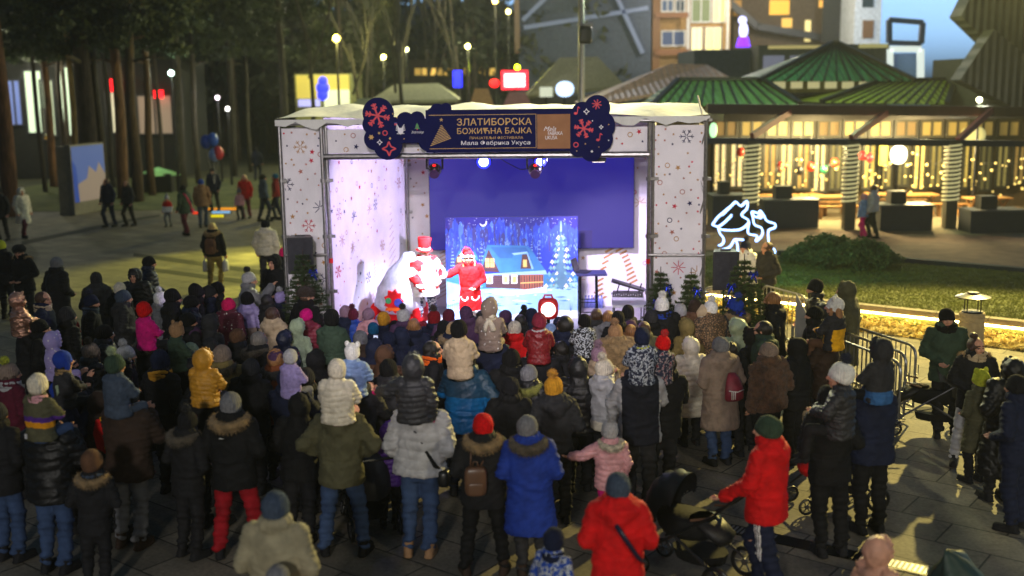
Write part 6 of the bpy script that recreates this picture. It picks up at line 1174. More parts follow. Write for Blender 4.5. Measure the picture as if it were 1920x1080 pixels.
# ---- glowing reindeer
bb = at_y(1394, 470, 27.4); t = thing('light_reindeer', 'pair of white glowing reindeer outlines on the lawn', 'light figure', (bb.x, 27.4, KZ)); m = MB()
def dz(pts):
    q = [at_y(1300 + x / 4.286, 360 + y / 4.286, 27.4) - t.location for x, y in pts]; q2 = []
    for i in range(len(q) - 1):
        a, b, c, d = q[max(i - 1, 0)], q[i], q[i + 1], q[min(i + 2, len(q) - 1)]
        for u in (0, .2, .4, .6, .8): q2.append(.5 * (2 * b + (c - a) * u + (2 * a - 5 * b + 4 * c - d) * u * u + (3 * b - a - 3 * c + d) * u ** 3))
    m.tube(q2 + [q[-1]], .021, 7); m.tube([v + Vector((.05, .12, -.04)) for v in q2], .008, 6)
for pts in [[(150, 262), (190, 205), (240, 160), (300, 110), (340, 78), (380, 110), (430, 72), (428, 130), (385, 185), (445, 235), (370, 300), (230, 302), (200, 285), (212, 330), (240, 370), (235, 410), (200, 432)], [(150, 262), (200, 275), (260, 230), (310, 180)], [(300, 110), (270, 140), (220, 190)], [(230, 462), (290, 440), (332, 380), (352, 420), (355, 476)], [(335, 378), (420, 385)], [(445, 235), (440, 330), (510, 350), (500, 395), (550, 345), (548, 290), (492, 262), (478, 205), (470, 158), (520, 170), (560, 180), (592, 232), (655, 255), (650, 285), (602, 310), (605, 400)], [(600, 440), (650, 460), (652, 492)], [(470, 158), (500, 200), (560, 180), (530, 215)], [(520, 170), (540, 150), (575, 200)]]: dz(pts)
m.build('tube_light', glow((150, 188, 255), 4, 'tube_light_glow'), t); m = MB()
for x, y in ((205, 432), (352, 476), (606, 440), (652, 492)): q = at_y(1300 + x / 4.286, 360 + y / 4.286, 27.4) - t.location; m.tube([q, Vector((q.x, 0, 0))], .012, 6)
m.build('support', mat('steel', 'metal'), t)
# ---- strollers
def stroller(label, px, py, rz, fab='jet', trim='jet', sc_=1.0, rev=False):
    p = px if py is None else at_z(px, py, 0); t = thing('stroller', label, 'stroller', p, R(rz), 'strollers parked among the crowd', sc_); fr = mat('dkmetal', 'metal')
    for s in (-1, 1):
        MB().tube([(s * .25, -.62, 1.02), (s * .25, -.35, .75), (s * .25, .42, .22)], .014, 8).build('frame_tube', fr, t); MB().tube([(s * .25, .05, .48), (s * .27, -.42, .20)], .014, 8).build('frame_tube', fr, t)
    MB().tube([(-.25, -.62, 1.02), (-.22, -.68, 1.04), (.22, -.68, 1.04), (.25, -.62, 1.02)], .019, 8).build('handlebar', mat('jet', 'plastic'), t)
    m = MB(); m.loft([((0, -.04, .42), .17, .24), ((0, -.04, .48), .20, .30), ((0, -.06, .60), .21, .33), ((0, -.06, .62), .19, .31)], 20); m.build('seat', mat(fab, 'cloth'), t, smooth=True)
    m = MB(); V, Fs = [], []; nA, nB = 12, 10
    for i in range(nA + 1):
        an = R(-20 + 125 * i / nA)
        for j in range(nB + 1): b_ = math.pi * j / nB; V.append((.235 * math.cos(b_) * 1.0, -.12 - .36 * math.cos(an) * (.35 + .65 * math.sin(b_)), .60 + .42 * math.sin(an) * (.35 + .65 * math.sin(b_)) + .012 * math.cos(i * 3.14)))
    m.add(V, [(i * (nB + 1) + j, i * (nB + 1) + j + 1, (i + 1) * (nB + 1) + j + 1, (i + 1) * (nB + 1) + j) for i in range(nA) for j in range(nB)]); m.build('hood', mat(fab, 'puffer'), t, smooth=True)
    m = MB(); m.loft([((0, .36, .42), .12, .04), ((0, .30, .50), .17, .14), ((0, .14, .62), .18, .14)], 14); m.build('footmuff', mat(trim, 'puffer'), t, smooth=True); MB().loft([((0, -.1, .2), .16, .25), ((0, -.1, .30), .20, .28)], 14).build('basket', mat('jet', 'cloth'), t)
    MB().tube([(-.24, .12, .66), (-.20, .28, .70), (.20, .28, .70), (.24, .12, .66)], .012, 8).build('bumper_bar', mat('brown', 'plastic'), t)
    if rev:
        for o in t.children:
            if o.name.split('.')[0] in ('hood', 'seat', 'footmuff', 'bumper_bar'): o.rotation_euler.z = math.pi
    for s, y, r in ((-1, -.42, .15), (1, -.42, .15), (-1, .42, .10), (1, .42, .10)):
        x = s * (.29 if y < 0 else .22); m = MB(); m.tube([(x, y + r * .86 * math.cos(q), r + r * .86 * math.sin(q)) for q in np.linspace(0, 2 * math.pi, 25)], r * .14, 8, False); w0 = m.build('wheel', mat('jet', 'plastic'), t); m = MB(); m.tube([(x - .02, y, r), (x + .02, y, r)], r * .22, 10); [m.beam((x, y, r), (x, y + r * .8 * math.cos(q), r + r * .8 * math.sin(q)), .012) for q in np.linspace(0, 6.28, 7)[:-1]]; m.tube([(x + .004, y + r * .74 * math.cos(q), r + r * .74 * math.sin(q)) for q in np.linspace(0, 2 * math.pi, 21)], .006, 6, False); m.build('rim', mat('grey', 'metal'), w0)
    return t
mp = at_z(1442, 777, 1.83); mp.z = 0; sp_ = mp + Matrix.Rotation(R(52), 3, 'Z') @ Vector((0, .80, 0))
stroller('black stroller with bulging hood pushed by the man in the red jacket', sp_, None, 52, 'jet', 'black', 1.06, True)
stroller('black stroller parked in front of the man by the bollard', 1738, 812, 75, 'jet', 'jet', 1.1); stroller('stroller with red seat half hidden behind the man in black', 1560, 948, 100, 'black', 'red', 1.0); stroller('small dark stroller in the shade between olive parka and grey puffer', 690, 985, 20, 'charcoal', 'black', .95)
p = at_z(1795, 1098, .45); t = thing('stroller', 'dark green stroller hood poking up at the bottom edge', 'stroller', (p.x, p.y, 0), R(30), 'strollers parked among the crowd'); m = MB(); m.loft([((0, 0, .40), .30, .26), ((0, 0, .50), .29, .25), ((-.02, 0, .60), .24, .18), ((-.06, .02, .70), .17, .10), ((-.10, .03, .78), .10, .05), ((-.13, .04, .83), .03, .02)], 28); o = m.build('hood', mat((40, 60, 56), 'puffer'), t, smooth=True); P_ = co_of(o.data); N_ = no_of(o.data); set_co(o.data, P_ + N_ * (.03 * wav(P_ * [1, 1, .5], 17, 4) + .012 * wav(P_, 45, 6))[:, None]); m = MB(); m.loft([((0, 0, .2), .2, .25), ((0, 0, .41), .28, .29)], 14); m.build('seat', mat('jet', 'cloth'), t)
for sx in (-1, 1):
    for sy in (-1, 1): MB().tube([(sx * .2 - .02, sy * .2, .12), (sx * .2 + .02, sy * .2, .12)], .12, 16).build('wheel', mat('jet', 'plastic'), t)
# red and yellow foam toy held low at left, white bag on the ground at right
p = at_y(192, 815, 11.6); t = thing('toy_sword', 'red foam toy with yellow edge hanging from the hand at left', 'toy', p); MB().prism([(-.06, .16), (-.10, .02), (-.07, -.16), (.0, -.20), (.07, -.30), (.03, -.18), (.02, .0), (.0, .18)], (0, 0, 0), (1, 0, 0), (0, 0, 1), .04).build('blade', mat('red', 'plastic'), t); MB().tube([(0, -.02, .20), (.03, -.02, .05), (.03, -.02, -.15), (.09, -.02, -.31)], .010, 6).build('edge', mat('yellow', 'plastic'), t)
p = at_z(1510, 800, 0); t = thing('bag', 'beige paper bag lying on the paving among the legs at right', 'bag', p, R(30)); m = MB(); m.loft([((0, 0, 0), .22, .10), ((0, 0, .18), .20, .08), ((.03, 0, .26), .14, .03)], 10); m.build('body', mat('beige', 'cloth'), t); MB().tube([(-.06, 0, .24), (-.03, 0, .36), (.06, 0, .36), (.08, 0, .25)], .008, 6).build('handle', mat('brown', 'cloth'), t)
# ---------------------------------------------------------------- the plaza behind (blurred passers-by)
G = 'passers-by on the plaza behind'
def B(label, x, yf, h, f, **kw):
    kw.setdefault('pose', 'walk/down/down'); p = at_z(x, yf, 0); make_person(label, p, h, f, group=G, **kw)
B('dark figure at the far left edge, walking past the pine trunks', 6, 452, 1.75, 180, coat_='black:mid:cloth')
B('person in a long pale beige hooded coat walking at the far left', 47, 446, 1.68, -120, coat_='cream:long:puffer', hood='u', tr='burg')
B('dark-clad man standing in front of the blue poster board', 206, 426, 1.78, 160, coat_='navy:short:cloth', hat_=None, hr=('short', 'hbrown'), tr='navy')
B('woman in grey jacket with dark bag, beside the man at the poster board', 243, 424, 1.66, 150, coat_='charcoal:short:cloth', hat_=None, hr=('long', 'hbrown'), ex=('crossbag:jet',))
B('small child in red and white jacket alone on the plaza', 316, 425, 1.12, 170, kid=1, coat_='red:short:redwhite', hat_='pom:lgrey', tr='grey')
B('dark person with a bright pink bag walking across the plaza', 349, 441, 1.70, 60, coat_='green:mid:cloth', ex=('crossbag:pink',), tr='burg')
B('person in tan coat seen from behind on the plaza', 382, 426, 1.72, 10, coat_='tan:mid:wool', hat_='beanie:blue', tr='slate')
B('balloon seller in dark clothes standing on the far path', 403, 396, 1.75, 170, coat_='navy:mid:cloth')
B('woman in red jacket among the group left of the stage', 462, 410, 1.68, 175, coat_='red:mid:cloth', hat_=None, hr=('long', 'hblond'), tr='burg')
B('child in pale pink jacket held by the hand of the red-jacket woman', 451, 412, 1.15, 175, kid=1, coat_='lpink:short:cloth', hat_='pom:grey', tr='charcoal')
B('dark silhouette on the lawn path farthest left of the stage', 484, 338, 1.76, 0, coat_='navy:mid:cloth', tr='navy')
B('person in dark blue jacket walking between the two red jackets', 497, 415, 1.74, -60, coat_='slate:short:cloth', tr='navy')
B('person in red jacket and teal hat right beside the stage side', 520, 411, 1.72, 90, coat_='dkred:short:cloth', hat_='beanie:teal', tr='navy')
B('woman in a white-lilac jacket before the restaurant planters', 1634, 447, 1.70, 60, coat_='lgrey:short:puffer', hat_=None, hr=('long', 'hbrown'), tr='black')
B('child in cyan jacket and bright pink trousers before the restaurant', 1617, 446, 1.40, 40, kid=.6, coat_='lblue:short:puffer', hat_='beanie:lpink', tr='magenta')
P('woman with backpack, fur collar and carrier bags crossing the yellow-lit paving', 398, 417, 1.68, -4, hat_=None, hr=('long', 'hblond'), coat_='black:short:cloth', hood='f:furtan', tr='khaki', pose='walk/down/down', ex=('backpack:brown', 'carrybags:lgrey'), group=G)
P('person in cream puffer jacket and black beanie walking away left of the stage', 497, 411, 1.72, -8, coat_='cream:short:puffer', hood='d', tr='charcoal', pose='walk/down/down', group=G)
P('bareheaded man in dark jacket by the small fir tree behind the right speaker', 1440, 452, 1.74, 120, hat_=None, hr=('short', 'hbrown'), coat_='charcoal:short:cloth', group=G)
P('woman with dark pom hat and white jacket behind the right speaker', 1407, 450, 1.66, 130, hat_='pom:navy', coat_='white:mid:puffer', hr=('long', 'hbrown'), group=G)
# ---------------------------------------------------------------- left side of the crowd
P('person in black coat and yellow-green beanie at the left edge', 4, 449, 1.72, -10, hat_='beanie:lime', coat_='black:mid:cloth')
P('person in black fur hat and fur-collared dark coat facing the camera', 44, 459, 1.74, 165, hat_='furhat:black', coat_='black:mid:wool', hood='f:furtan', w=1.05)
P('man in grey knit beanie and long dark coat standing alone with his back turned', 102, 481, 1.80, -30, hat_='beanie:grey', coat_='black:long:cloth', w=1.1)
P('person with dark cap and charcoal jacket before the lit paving', 183, 511, 1.70, 12, hat_='slouch:charcoal', coat_='charcoal:mid:cloth', hood='d')
P('man in black beanie and dark quilted jacket in profile on the lit paving', 274, 479, 1.74, -75, hat_='beanie:black', coat_='navy:mid:puffer')
P('woman with black hood up, facing the camera', 253, 503, 1.66, 170, hood='u', coat_='black:mid:puffer')
P('person in off-white beanie behind the dark beanies at left', 220, 526, 1.64, -20, hat_='beanie:cream', coat_='jet:mid:cloth')
P('man in dark navy beanie looking right, left of the pink jacket child', 231, 541, 1.74, -70, hat_='beanie:slate', coat_='charcoal:mid:cloth', hood='d')
P('woman in navy bobble hat and dark coat, looking right', 160, 553, 1.66, -70, hat_='pom:navy:navy', coat_='black:mid:cloth', ex=('scarf:slate',))
P('bareheaded man with short brown hair and pale beige hood, in profile', 82, 545, 1.78, -82, hat_=None, hr=('short', 'hbrown'), coat_='navy:mid:cloth', ex=('scarf:beige',))
RD('child in shiny rose-gold puffer with hood up, carried on shoulders', 33, 548, 1.10, -50, dict(label='man in black beanie carrying the rose-gold puffer child', coat_='black:mid:cloth', hat_='beanie:black', f=-60), coat_='rosegold:short:shiny', hood='u', tr='lpink')
P('man in black beanie under the rose-gold child, looking right', 72, 596, 1.70, -75, hat_='beanie:jet', coat_='jet:mid:cloth')
P('girl in white knitted bobble hat and grey jacket, left of three men in profile', 290, 545, 1.50, -45, kid=.4, hat_='pom:white:white', coat_='grey:mid:puffer')
P('man in black beanie in profile, just right of the white bobble hat', 317, 543, 1.76, -72, hat_='slouch:black', coat_='black:mid:cloth', hood='d')
P('man in pointed black beanie in the row of three profiles', 371, 533, 1.80, -70, hat_='point:black', coat_='black:mid:cloth')
P('man in dark grey beanie, middle of the row of three profiles', 391, 534, 1.76, -68, hat_='beanie:charcoal', coat_='navy:mid:cloth')
P('man in black beanie, rightmost in the row of three profiles', 404, 527, 1.78, -64, hat_='beanie:jet', coat_='black:mid:cloth')
P('man with glasses, black beanie and navy jacket looking right', 356, 552, 1.74, -72, hat_='beanie:black', coat_='navy:mid:puffer', ex=('glasses',))
P('large person in maroon coat with white stars and hot pink beanie', 430, 558, 1.66, -28, hat_='beanie:pink', coat_='burg:mid:stars', hood='d', w=1.22)
P('person in light grey bobble hat bending forward, left of the speaker', 460, 510, 1.74, -70, hat_='pom:lgrey:black', coat_='grey:mid:puffer', pose='stand/down/phone')
P('person in black coat with hood up facing the camera beside the left speaker', 518, 477, 1.78, 165, hood='u', coat_='jet:long:cloth')
P('person in red hat peeking out behind the black hooded coat', 527, 463, 1.62, 10, hat_='beanie:pink', coat_='jet:mid:cloth')
P('person in black hat and lilac-grey puffer jacket', 472, 547, 1.64, -25, hat_='slouch:jet', coat_='lilac:mid:lilacgrey', hood='d')
P('dark-haired person between the black hat and the lilac bobble hat', 499, 552, 1.64, -15, hat_=None, hr=('long', 'hblack'), coat_='black:mid:cloth')
P('child in lilac bobble hat looking right near the left fir tree', 520, 545, 1.40, -70, kid=.5, hat_='pom:lilac:lgrey', coat_='navy:mid:cloth')
RD('child in hot pink jacket and red hat riding on shoulders', 270, 566, 1.15, -35, dict(label='person in black with fur-trimmed hood carrying the hot pink child', coat_='black:mid:cloth', hood='f:furgrey', hat_='beanie:black', f=-40), hat_='slouch:red', coat_='magenta:short:cloth', hood='d', tr='black')
P('man in black beanie with white hat label, looking right', 198, 607, 1.72, -76, hat_='beanie:jet', coat_='black:mid:puffer', ex=('tag',))
P('woman in beige knitted hat with grey pompom and dark quilted coat', 167, 643, 1.66, -50, hat_='pom:taupe:furgrey', coat_='black:long:puffer', hr=('long', 'hbrown'))
P('woman in light grey ribbed bobble hat beside the navy hood', 226, 647, 1.64, -66, hat_='pom:lgrey:lgrey', coat_='black:mid:cloth', hr=('long', 'hblond'))
RD('child with big navy hood and shiny blue sleeves riding on shoulders', 214, 662, 1.20, -28, dict(label='big man in dark brown jacket and grey trousers carrying the navy-hood child', coat_='dkbrown:mid:cloth', tr='grey', hat_='beanie:black', f=-12, w=1.15, sh='dkbrown', h=1.82), hat_='pom:green:mint', coat_='slate:short:cloth', hood='d', tr='slate')
RD('child in lilac spotted hooded jacket on shoulders at the left', 99, 621, 1.05, -40, dict(label='adult in black parka carrying the lilac spotted child', coat_='jet:mid:cloth', f=-40), coat_='lilac:short:dots', hood='u', tr='lilac')
RD('child in blue and yellow patterned flap hat with pale green back panel', 116, 655, 1.15, -50, dict(label='person in royal blue beanie and navy coat carrying the flap-hat child', coat_='navy:mid:cloth', hat_='beanie:royal', f=-62, off=(-.06, .16)), hat_='flap:royal', coat_='charcoal:short:cloth', tr='charcoal', ex=('panel:mint', 'scarf:furtan'))
RD('child in cream beanie and olive jacket with purple and yellow bands', 68, 698, 1.22, -22, dict(label='person in wide black coat and blue jeans carrying the purple-banded child', coat_='jet:mid:puffer', tr='denim', trk='denim', f=-12, w=1.12), hat_='beanie:cream', coat_='olive:short:bands', tr='denim', trk='denim', ex=('scarf:lpink', 'patch'))
P('woman in striped grey knit hat with yellow-green pompom at the left edge', 20, 680, 1.66, -35, hat_='pom:taupe:lime', coat_='burg:mid:wool', hr=('long', 'hbrown'), ex=('scarf:lgrey',))
P('boy in brown cap with fur-trimmed hood and camouflage backpack, lower left', 160, 847, 1.42, 4, kid=.45, hat_='slouch:brown,wool', coat_='black:mid:cloth', hood='f:furtan', ex=(('backpack', 'olive'), 'scarf:slate'))
P('person in black double-bobble hat and dark fur-collared jacket, lower left', 338, 768, 1.60, -30, hat_='pom:black:black', coat_='black:mid:cloth', hood='f:furgrey')
P('man in red trousers, black parka and fur-trimmed hood seen from behind', 431, 733, 1.80, -4, hat_='beanie:grey', coat_='jet:mid:cloth', hood='f:furtan', tr=(150, 14, 30), w=1.08, pose='wide/front/front', ex=('logo',))
RD('child in mustard yellow puffer with hood up riding on shoulders', 380, 654, 1.12, -16, dict(label='man in navy beanie and black jacket carrying the mustard yellow child', coat_='jet:mid:cloth', f=-12), coat_='mustard:short:puffer', hood='u', tr='navy', ex=('gloves:lgrey',))
P('large man in brown beanie and khaki fur-collared coat', 424, 646, 1.80, -10, hat_='beanie:taupe', coat_='khaki:mid:cloth', hood='f:furgrey', w=1.25)
P('man in navy beanie with yellow edge and black coat', 307, 657, 1.78, -30, hat_='slouch:navy', coat_='jet:mid:cloth', w=1.1, ex=('scarf:mustard',))
P('person in pale grey-green knit hat and brown coat, left of the yellow child', 350, 643, 1.68, -35, hat_='slouch:mint', coat_='dkbrown:mid:cloth', hood='d')
RD('child in tan ear hat and grey-green jacket, left of the maroon coat', 330, 602, 1.10, -50, dict(label='adult in black under the tan ear hat child', coat_='black:mid:cloth', f=-40), hat_='ear:tan', coat_='green:short:cloth', hood='d', tr='charcoal')
P('girl with braids and plum hat beside the tan ear hat', 360, 611, 1.50, -35, kid=.3, hat_='beanie:plum', coat_='charcoal:mid:cloth', hr=('braid', 'hfair'))
P('person in dark grey beanie above the brown beanie and khaki coat', 401, 633, 1.70, -25, hat_='beanie:charcoal', coat_='jet:mid:cloth')
P('grey-haired bareheaded man with fur-collared dark coat', 480, 624, 1.76, -50, hat_=None, hr=('short', 'hgrey'), coat_='black:mid:cloth', hood='f:furgrey')
P('child in greenish knit hat with cream pompom', 507, 603, 1.38, -45, kid=.5, hat_='pom:mint:cream', coat_='olive:mid:cloth')
P('brown-haired woman with pale beige hood down, near the left fir tree', 520, 575, 1.66, -30, hat_=None, hr=('long', 'hbrown'), coat_='beige:mid:cloth', hood='d')
P('child with pale green hood up behind the dark jacket', 553, 599, 1.42, -15, kid=.5, hood='u', coat_='mint:mid:cloth')
P('woman with curly brown hair, plum beanie and rust-brown coat', 515, 656, 1.66, -14, hat_='beanie:plum', hr=('curly', 'hfair'), coat_='rust:mid:cloth', hood='f:black', w=1.1)
RD('toddler in grey-lilac beanie and lilac jacket held on an arm', 543, 652, 1.00, -30, dict(label='adult in dark blue coat holding the lilac toddler', coat_='navy:mid:cloth', f=-20, hat_='beanie:navy'), hat_='beanie:lgrey', coat_='lilac:short:cloth', hood='d', tr='grey')
P('person with big dark fur hat in front of the left fir tree', 572, 538, 1.74, -35, hat_='furhat:dkbrown', coat_='jet:mid:wool')
P('child in magenta beanie and burgundy puffer below the left fir tree', 579, 578, 1.45, -10, kid=.4, hat_='beanie:magenta', coat_='wine:mid:puffer', hood='d')
# ---------------------------------------------------------------- middle of the crowd
RD('child in black beanie and dark grey-green jacket carried high, right of the left fir tree', 620, 578, 1.25, -6, dict(label='adult hidden below the grey-green jacket child', coat_='black:mid:cloth', f=0), hat_='beanie:jet', coat_='green:short:cloth', hood='d', tr='black')
P('child in dusty pink beanie at the foot of the stage wall', 646, 572, 1.30, -8, kid=.7, hat_='beanie:mauve', coat_='navy:mid:cloth', hood='d')
P('child in burgundy bobble hat next to the dusty pink beanie', 664, 577, 1.25, -10, kid=.7, hat_='pom:burg:burg', coat_='blue:mid:puffer')
P('girl in mauve beanie and pink jacket at the front', 696, 577, 1.30, -4, kid=.7, hat_='beanie:mauve', coat_='lpink:mid:puffer', hood='d')
P('small child in pale lilac beanie at the stage edge', 715, 587, 1.15, 0, kid=.9, hat_='beanie:lilac', coat_='lilac:mid:cloth')
P('child in mustard beanie and navy coat at the front', 725, 584, 1.36, -6, kid=.6, hat_='slouch:mustard', coat_='navy:mid:cloth')
P('person in lilac-grey bobble hat in front of the red chair', 752, 576, 1.50, -4, kid=.3, hat_='pom:lgrey:black', coat_='plum:mid:cloth')
P('woman with long auburn hair and no hat, near the red chair', 773, 597, 1.62, 0, hat_=None, hr=('long', 'hfair'), coat_='navy:mid:cloth')
P('person in red patterned bobble hat before the hatted performer', 810, 582, 1.52, -8, kid=.3, hat_='pom:dkred:dkbrown', coat_='navy:mid:cloth')
P('person in burgundy beanie right of the patterned bobble hat', 835, 578, 1.56, 0, hat_='beanie:burg', coat_='plum:mid:cloth')
P('person in grey beanie filming with a phone held up', 672, 620, 1.66, -14, hat_='beanie:grey', coat_='dkbrown:mid:cloth', pose='stand/front/phone', ex=('phone',))
RD('girl in white bear-ear hat and pale blue jacket with a pink backpack', 660, 641, 1.10, -14, dict(label='adult in dark coat under the white bear-ear girl with the pink backpack', coat_='charcoal:mid:cloth', f=-8), hat_='ear:white', coat_='lblue:short:puffer', hood='d', tr='lpink', ex=(('backpack', 'lpink'),))
RD('child in white beanie and cream jacket riding on shoulders', 630, 671, 1.20, -6, dict(label='man in olive parka and blue jeans with elbows out', coat_='olive:mid:cloth', hood='d', tr='denim', trk='denim', f=-2, pose='wide/out/out', w=1.08, h=1.80, sh='jet'), hat_='beanie:cream', coat_='cream:short:puffer', hood='d', tr='lpink')
P('child in fluffy grey-green hat beside the cream jacket child', 657, 690, 1.55, -20, kid=.3, hat_='slouch:mint,fur', coat_='lgrey:mid:cloth')
P('person in dark navy beanie behind the brown hood', 725, 621, 1.68, -4, hat_='beanie:navy', coat_='navy:mid:cloth')
P('person with dark blue hood up behind the auburn hair', 756, 615, 1.66, 4, hood='u', coat_='navy:mid:cloth')
P('person with brown hood up between two dark beanies', 723, 650, 1.62, -20, hood='u', coat_='brown:mid:cloth')
P('person in black beanie with grey hood down over a black coat', 737, 669, 1.74, -4, hat_='beanie:jet', coat_='charcoal:mid:cloth', hood='d', w=1.1)
RD('child in dark green-grey jacket with hood up, magenta mitten hanging down', 774, 664, 1.25, -4, dict(label='man in light grey puffer jacket and jeans with a black shoulder bag', coat_='lgrey:short:puffer', hood='d', tr='denim', trk='denim', f=-4, pose='stand/front/front', w=1.12, h=1.82, ex=('crossbag:jet',), sh='tan'), coat_='charcoal:short:puffer', hood='u', tr='black', ex=('gloves:magenta',), pose='ride/side/down')
P('dark-haired bareheaded person with orange scarf in profile', 810, 637, 1.68, -80, hat_=None, hr=('long', 'hblack'), coat_='black:mid:cloth', ex=('scarf:orange',))
P('blond woman with fur-trimmed hood behind the beige jacket child', 842, 604, 1.62, -8, hat_=None, hr=('long', 'hblond'), coat_='navy:mid:cloth', hood='f:furtan')
RD('child in black beanie and beige jacket riding on shoulders', 861, 598, 1.25, -4, dict(label='man in bright blue puffer jacket with dark shoulders', coat_='blue:mid:yoke', tr='navy', f=-2, pose='stand/hold/hips', w=1.15, h=1.80), hat_='beanie:jet', coat_='beige:short:cloth', hood='d', tr='beige')
RD('girl in beige spotted suit and hood with a cream bow scarf on shoulders', 918, 559, 1.22, -6, dict(label='person in dark navy coat carrying the spotted suit girl', coat_='navy:mid:cloth', f=-4, h=1.78, w=1.1), coat_='taupe:short:dots', hood='u', tr='taupe', trk='dots', ex=('bowscarf:cream',))
P('person in dark plum hat left of the spotted suit girl', 879, 575, 1.58, -6, hat_='slouch:plum', coat_='plum:mid:cloth')
P('child with dark hair and yellow scarf half hidden by the spotted suit girl', 897, 582, 1.36, 0, kid=.5, hat_=None, hr=('long', 'hblack'), coat_='navy:mid:cloth', ex=('scarf:lime',))
P('person in dark purple beanie right of the spotted suit girl', 948, 579, 1.58, 0, hat_='beanie:plum', coat_='navy:mid:cloth')
P('person in cream beanie and bright red jacket', 961, 600, 1.60, -6, hat_='beanie:cream', coat_='red:mid:cloth')
P('dark-haired person with hair band behind the cream beanie', 974, 588, 1.60, -10, hat_=None, hr=('long', 'hblack'), coat_='black:mid:cloth')
P('child in black bobble hat under the backdrop snow', 981, 579, 1.35, 0, kid=.6, hat_='pom:black:black', coat_='navy:mid:cloth')
P('person in wide navy hat left of the red floor lamp', 1000, 577, 1.56, 10, hat_='slouch:navy', coat_='navy:mid:cloth', w=1.1)
RD('child in red and pink striped hat and red sequined jacket', 1010, 585, 1.15, 2, dict(label='adult in dark coat carrying the red sequined child', coat_='black:mid:cloth', f=0), hat_='beanie:wine', coat_='dkred:short:sequin', hood='d', tr='black', ex=('scarf:lgrey',))
P('child in navy beanie beside the red floor lamp', 1047, 593, 1.32, 6, kid=.6, hat_='beanie:navy', coat_='blue:mid:cloth')
P('child in pale blue puffer jacket just left of the tall navy coat', 1034, 606, 1.35, -4, kid=.5, hat_='beanie:lblue', coat_='lblue:mid:puffer')
P('very tall man in plain navy coat with close-cropped dark hair', 1070, 592, 1.92, 4, hat_=None, hr=('short', 'hblack'), coat_='navy:long:cloth', w=1.18)
RD('toddler in black snowsuit with a white reflector held beside the tall navy coat', 1095, 587, 1.0, 10, dict(label='dark-clad woman holding the snowsuit toddler', coat_='black:mid:cloth', f=6), hat_='beanie:jet', coat_='black:short:camo', hood='d', tr='black')
P('blond woman with beige fur hood looking right', 1017, 640, 1.68, -70, hat_=None, hr=('long', 'hblond'), coat_='charcoal:mid:cloth', hood='f:furtan')
P('person in grey patterned beanie with yellow-green fur collar', 993, 680, 1.64, -30, hat_='beanie:grey', coat_='black:mid:puffer', hood='f:limefur')
P('person in mustard bobble hat and black coat with backpack', 1043, 703, 1.70, 6, hat_='pom:mustard:mustard', coat_='charcoal:mid:cloth', hood='d', ex=(('backpack', 'black'),), tr='black')
P('woman in red beanie, fur-trimmed black parka and small brown backpack', 904, 773, 1.68, 2, hat_='beanie:red', coat_='black:mid:cloth', hood='f:furtan', tr='jet', ex=('minipack:brown',), sh='dkbrown', pose='wide/front/front', w=1.05)
P('woman in grey beanie and long blue parka with brown fur hood', 996, 777, 1.68, -2, hat_='beanie:grey', coat_='royal:long:cloth', hood='f:furgrey', tr='charcoal', sh='dkbrown', w=1.1)
P('woman in mauve bobble hat above the white bobble hat', 1130, 648, 1.62, -12, hat_='pom:mauve:mauve', coat_='beige:mid:cloth')
P('woman in white bobble hat and pale lilac puffer raising her arm', 1133, 671, 1.66, -62, hat_='pom:cream:cream', coat_='lgrey:short:whitevest', hood='d', tr='black', pose='stand/reach/front', ex=('scarf:cream',))
RD('child in navy beanie and camouflage jacket with a lime hood edge', 1204, 612, 1.18, 6, dict(label='man in navy vest with white sleeves carrying the camouflage child', coat_='navy:mid:vest', hood='d', tr='charcoal', f=4, pose='stand/hold/hold', h=1.84, w=1.15), hat_='beanie:navy', coat_='navy:short:camo', hood='d', tr='navy', ex=('scarf:lime',))
RD('child in bright red bobble hat and dark floral jacket', 1242, 627, 1.02, 14, dict(label='adult in dark coat carrying the floral jacket child', coat_='jet:mid:cloth', f=10), hat_='pom:red:red', coat_='navy:short:floral', hood='d', tr='black')
P('tall person in white and blue bobble hat and black coat', 1250, 556, 1.76, 8, hat_='pom:white:white', coat_='jet:mid:cloth', w=1.18, ex=('scarf:royal',))
P('brown-haired person in dark jacket right of the backdrop', 1115, 577, 1.60, 0, hat_=None, hr=('long', 'hbrown'), coat_='charcoal:mid:cloth')
P('person with long brown hair and grey hood down below the white table', 1133, 582, 1.58, 8, hat_=None, hr=('long', 'hfair'), coat_='grey:mid:cloth', hood='d')
P('person in black beanie at the left leg of the white table', 1161, 581, 1.58, 6, hat_='beanie:black', coat_='black:mid:cloth')
P('person in black knit hat at the right leg of the white table', 1185, 571, 1.60, 10, hat_='slouch:black', coat_='charcoal:mid:cloth')
P('child with dark purple hood up behind the tan bobble hat', 1181, 598, 1.40, 4, kid=.5, hood='u', coat_='plum:mid:cloth')
P('woman with straight brown hair before the right stage panel', 1209, 602, 1.60, 10, hat_=None, hr=('long', 'hbrown'), coat_='olive:mid:cloth')
P('woman in tan bobble hat and wide beige fur coat', 1161, 606, 1.66, 6, hat_='pom:tan:tan', coat_='furtan:mid:furcoat', w=1.25)
P('child in auburn braid and brown jacket beside the beige fur coat', 1187, 609, 1.42, 4, kid=.4, hat_=None, hr=('long', 'hfair'), coat_='brown:mid:cloth')
P('child in light pink beanie left of the tall white and blue bobble hat', 1229, 598, 1.40, 10, kid=.5, hat_='beanie:lpink', coat_='lpink:mid:cloth')
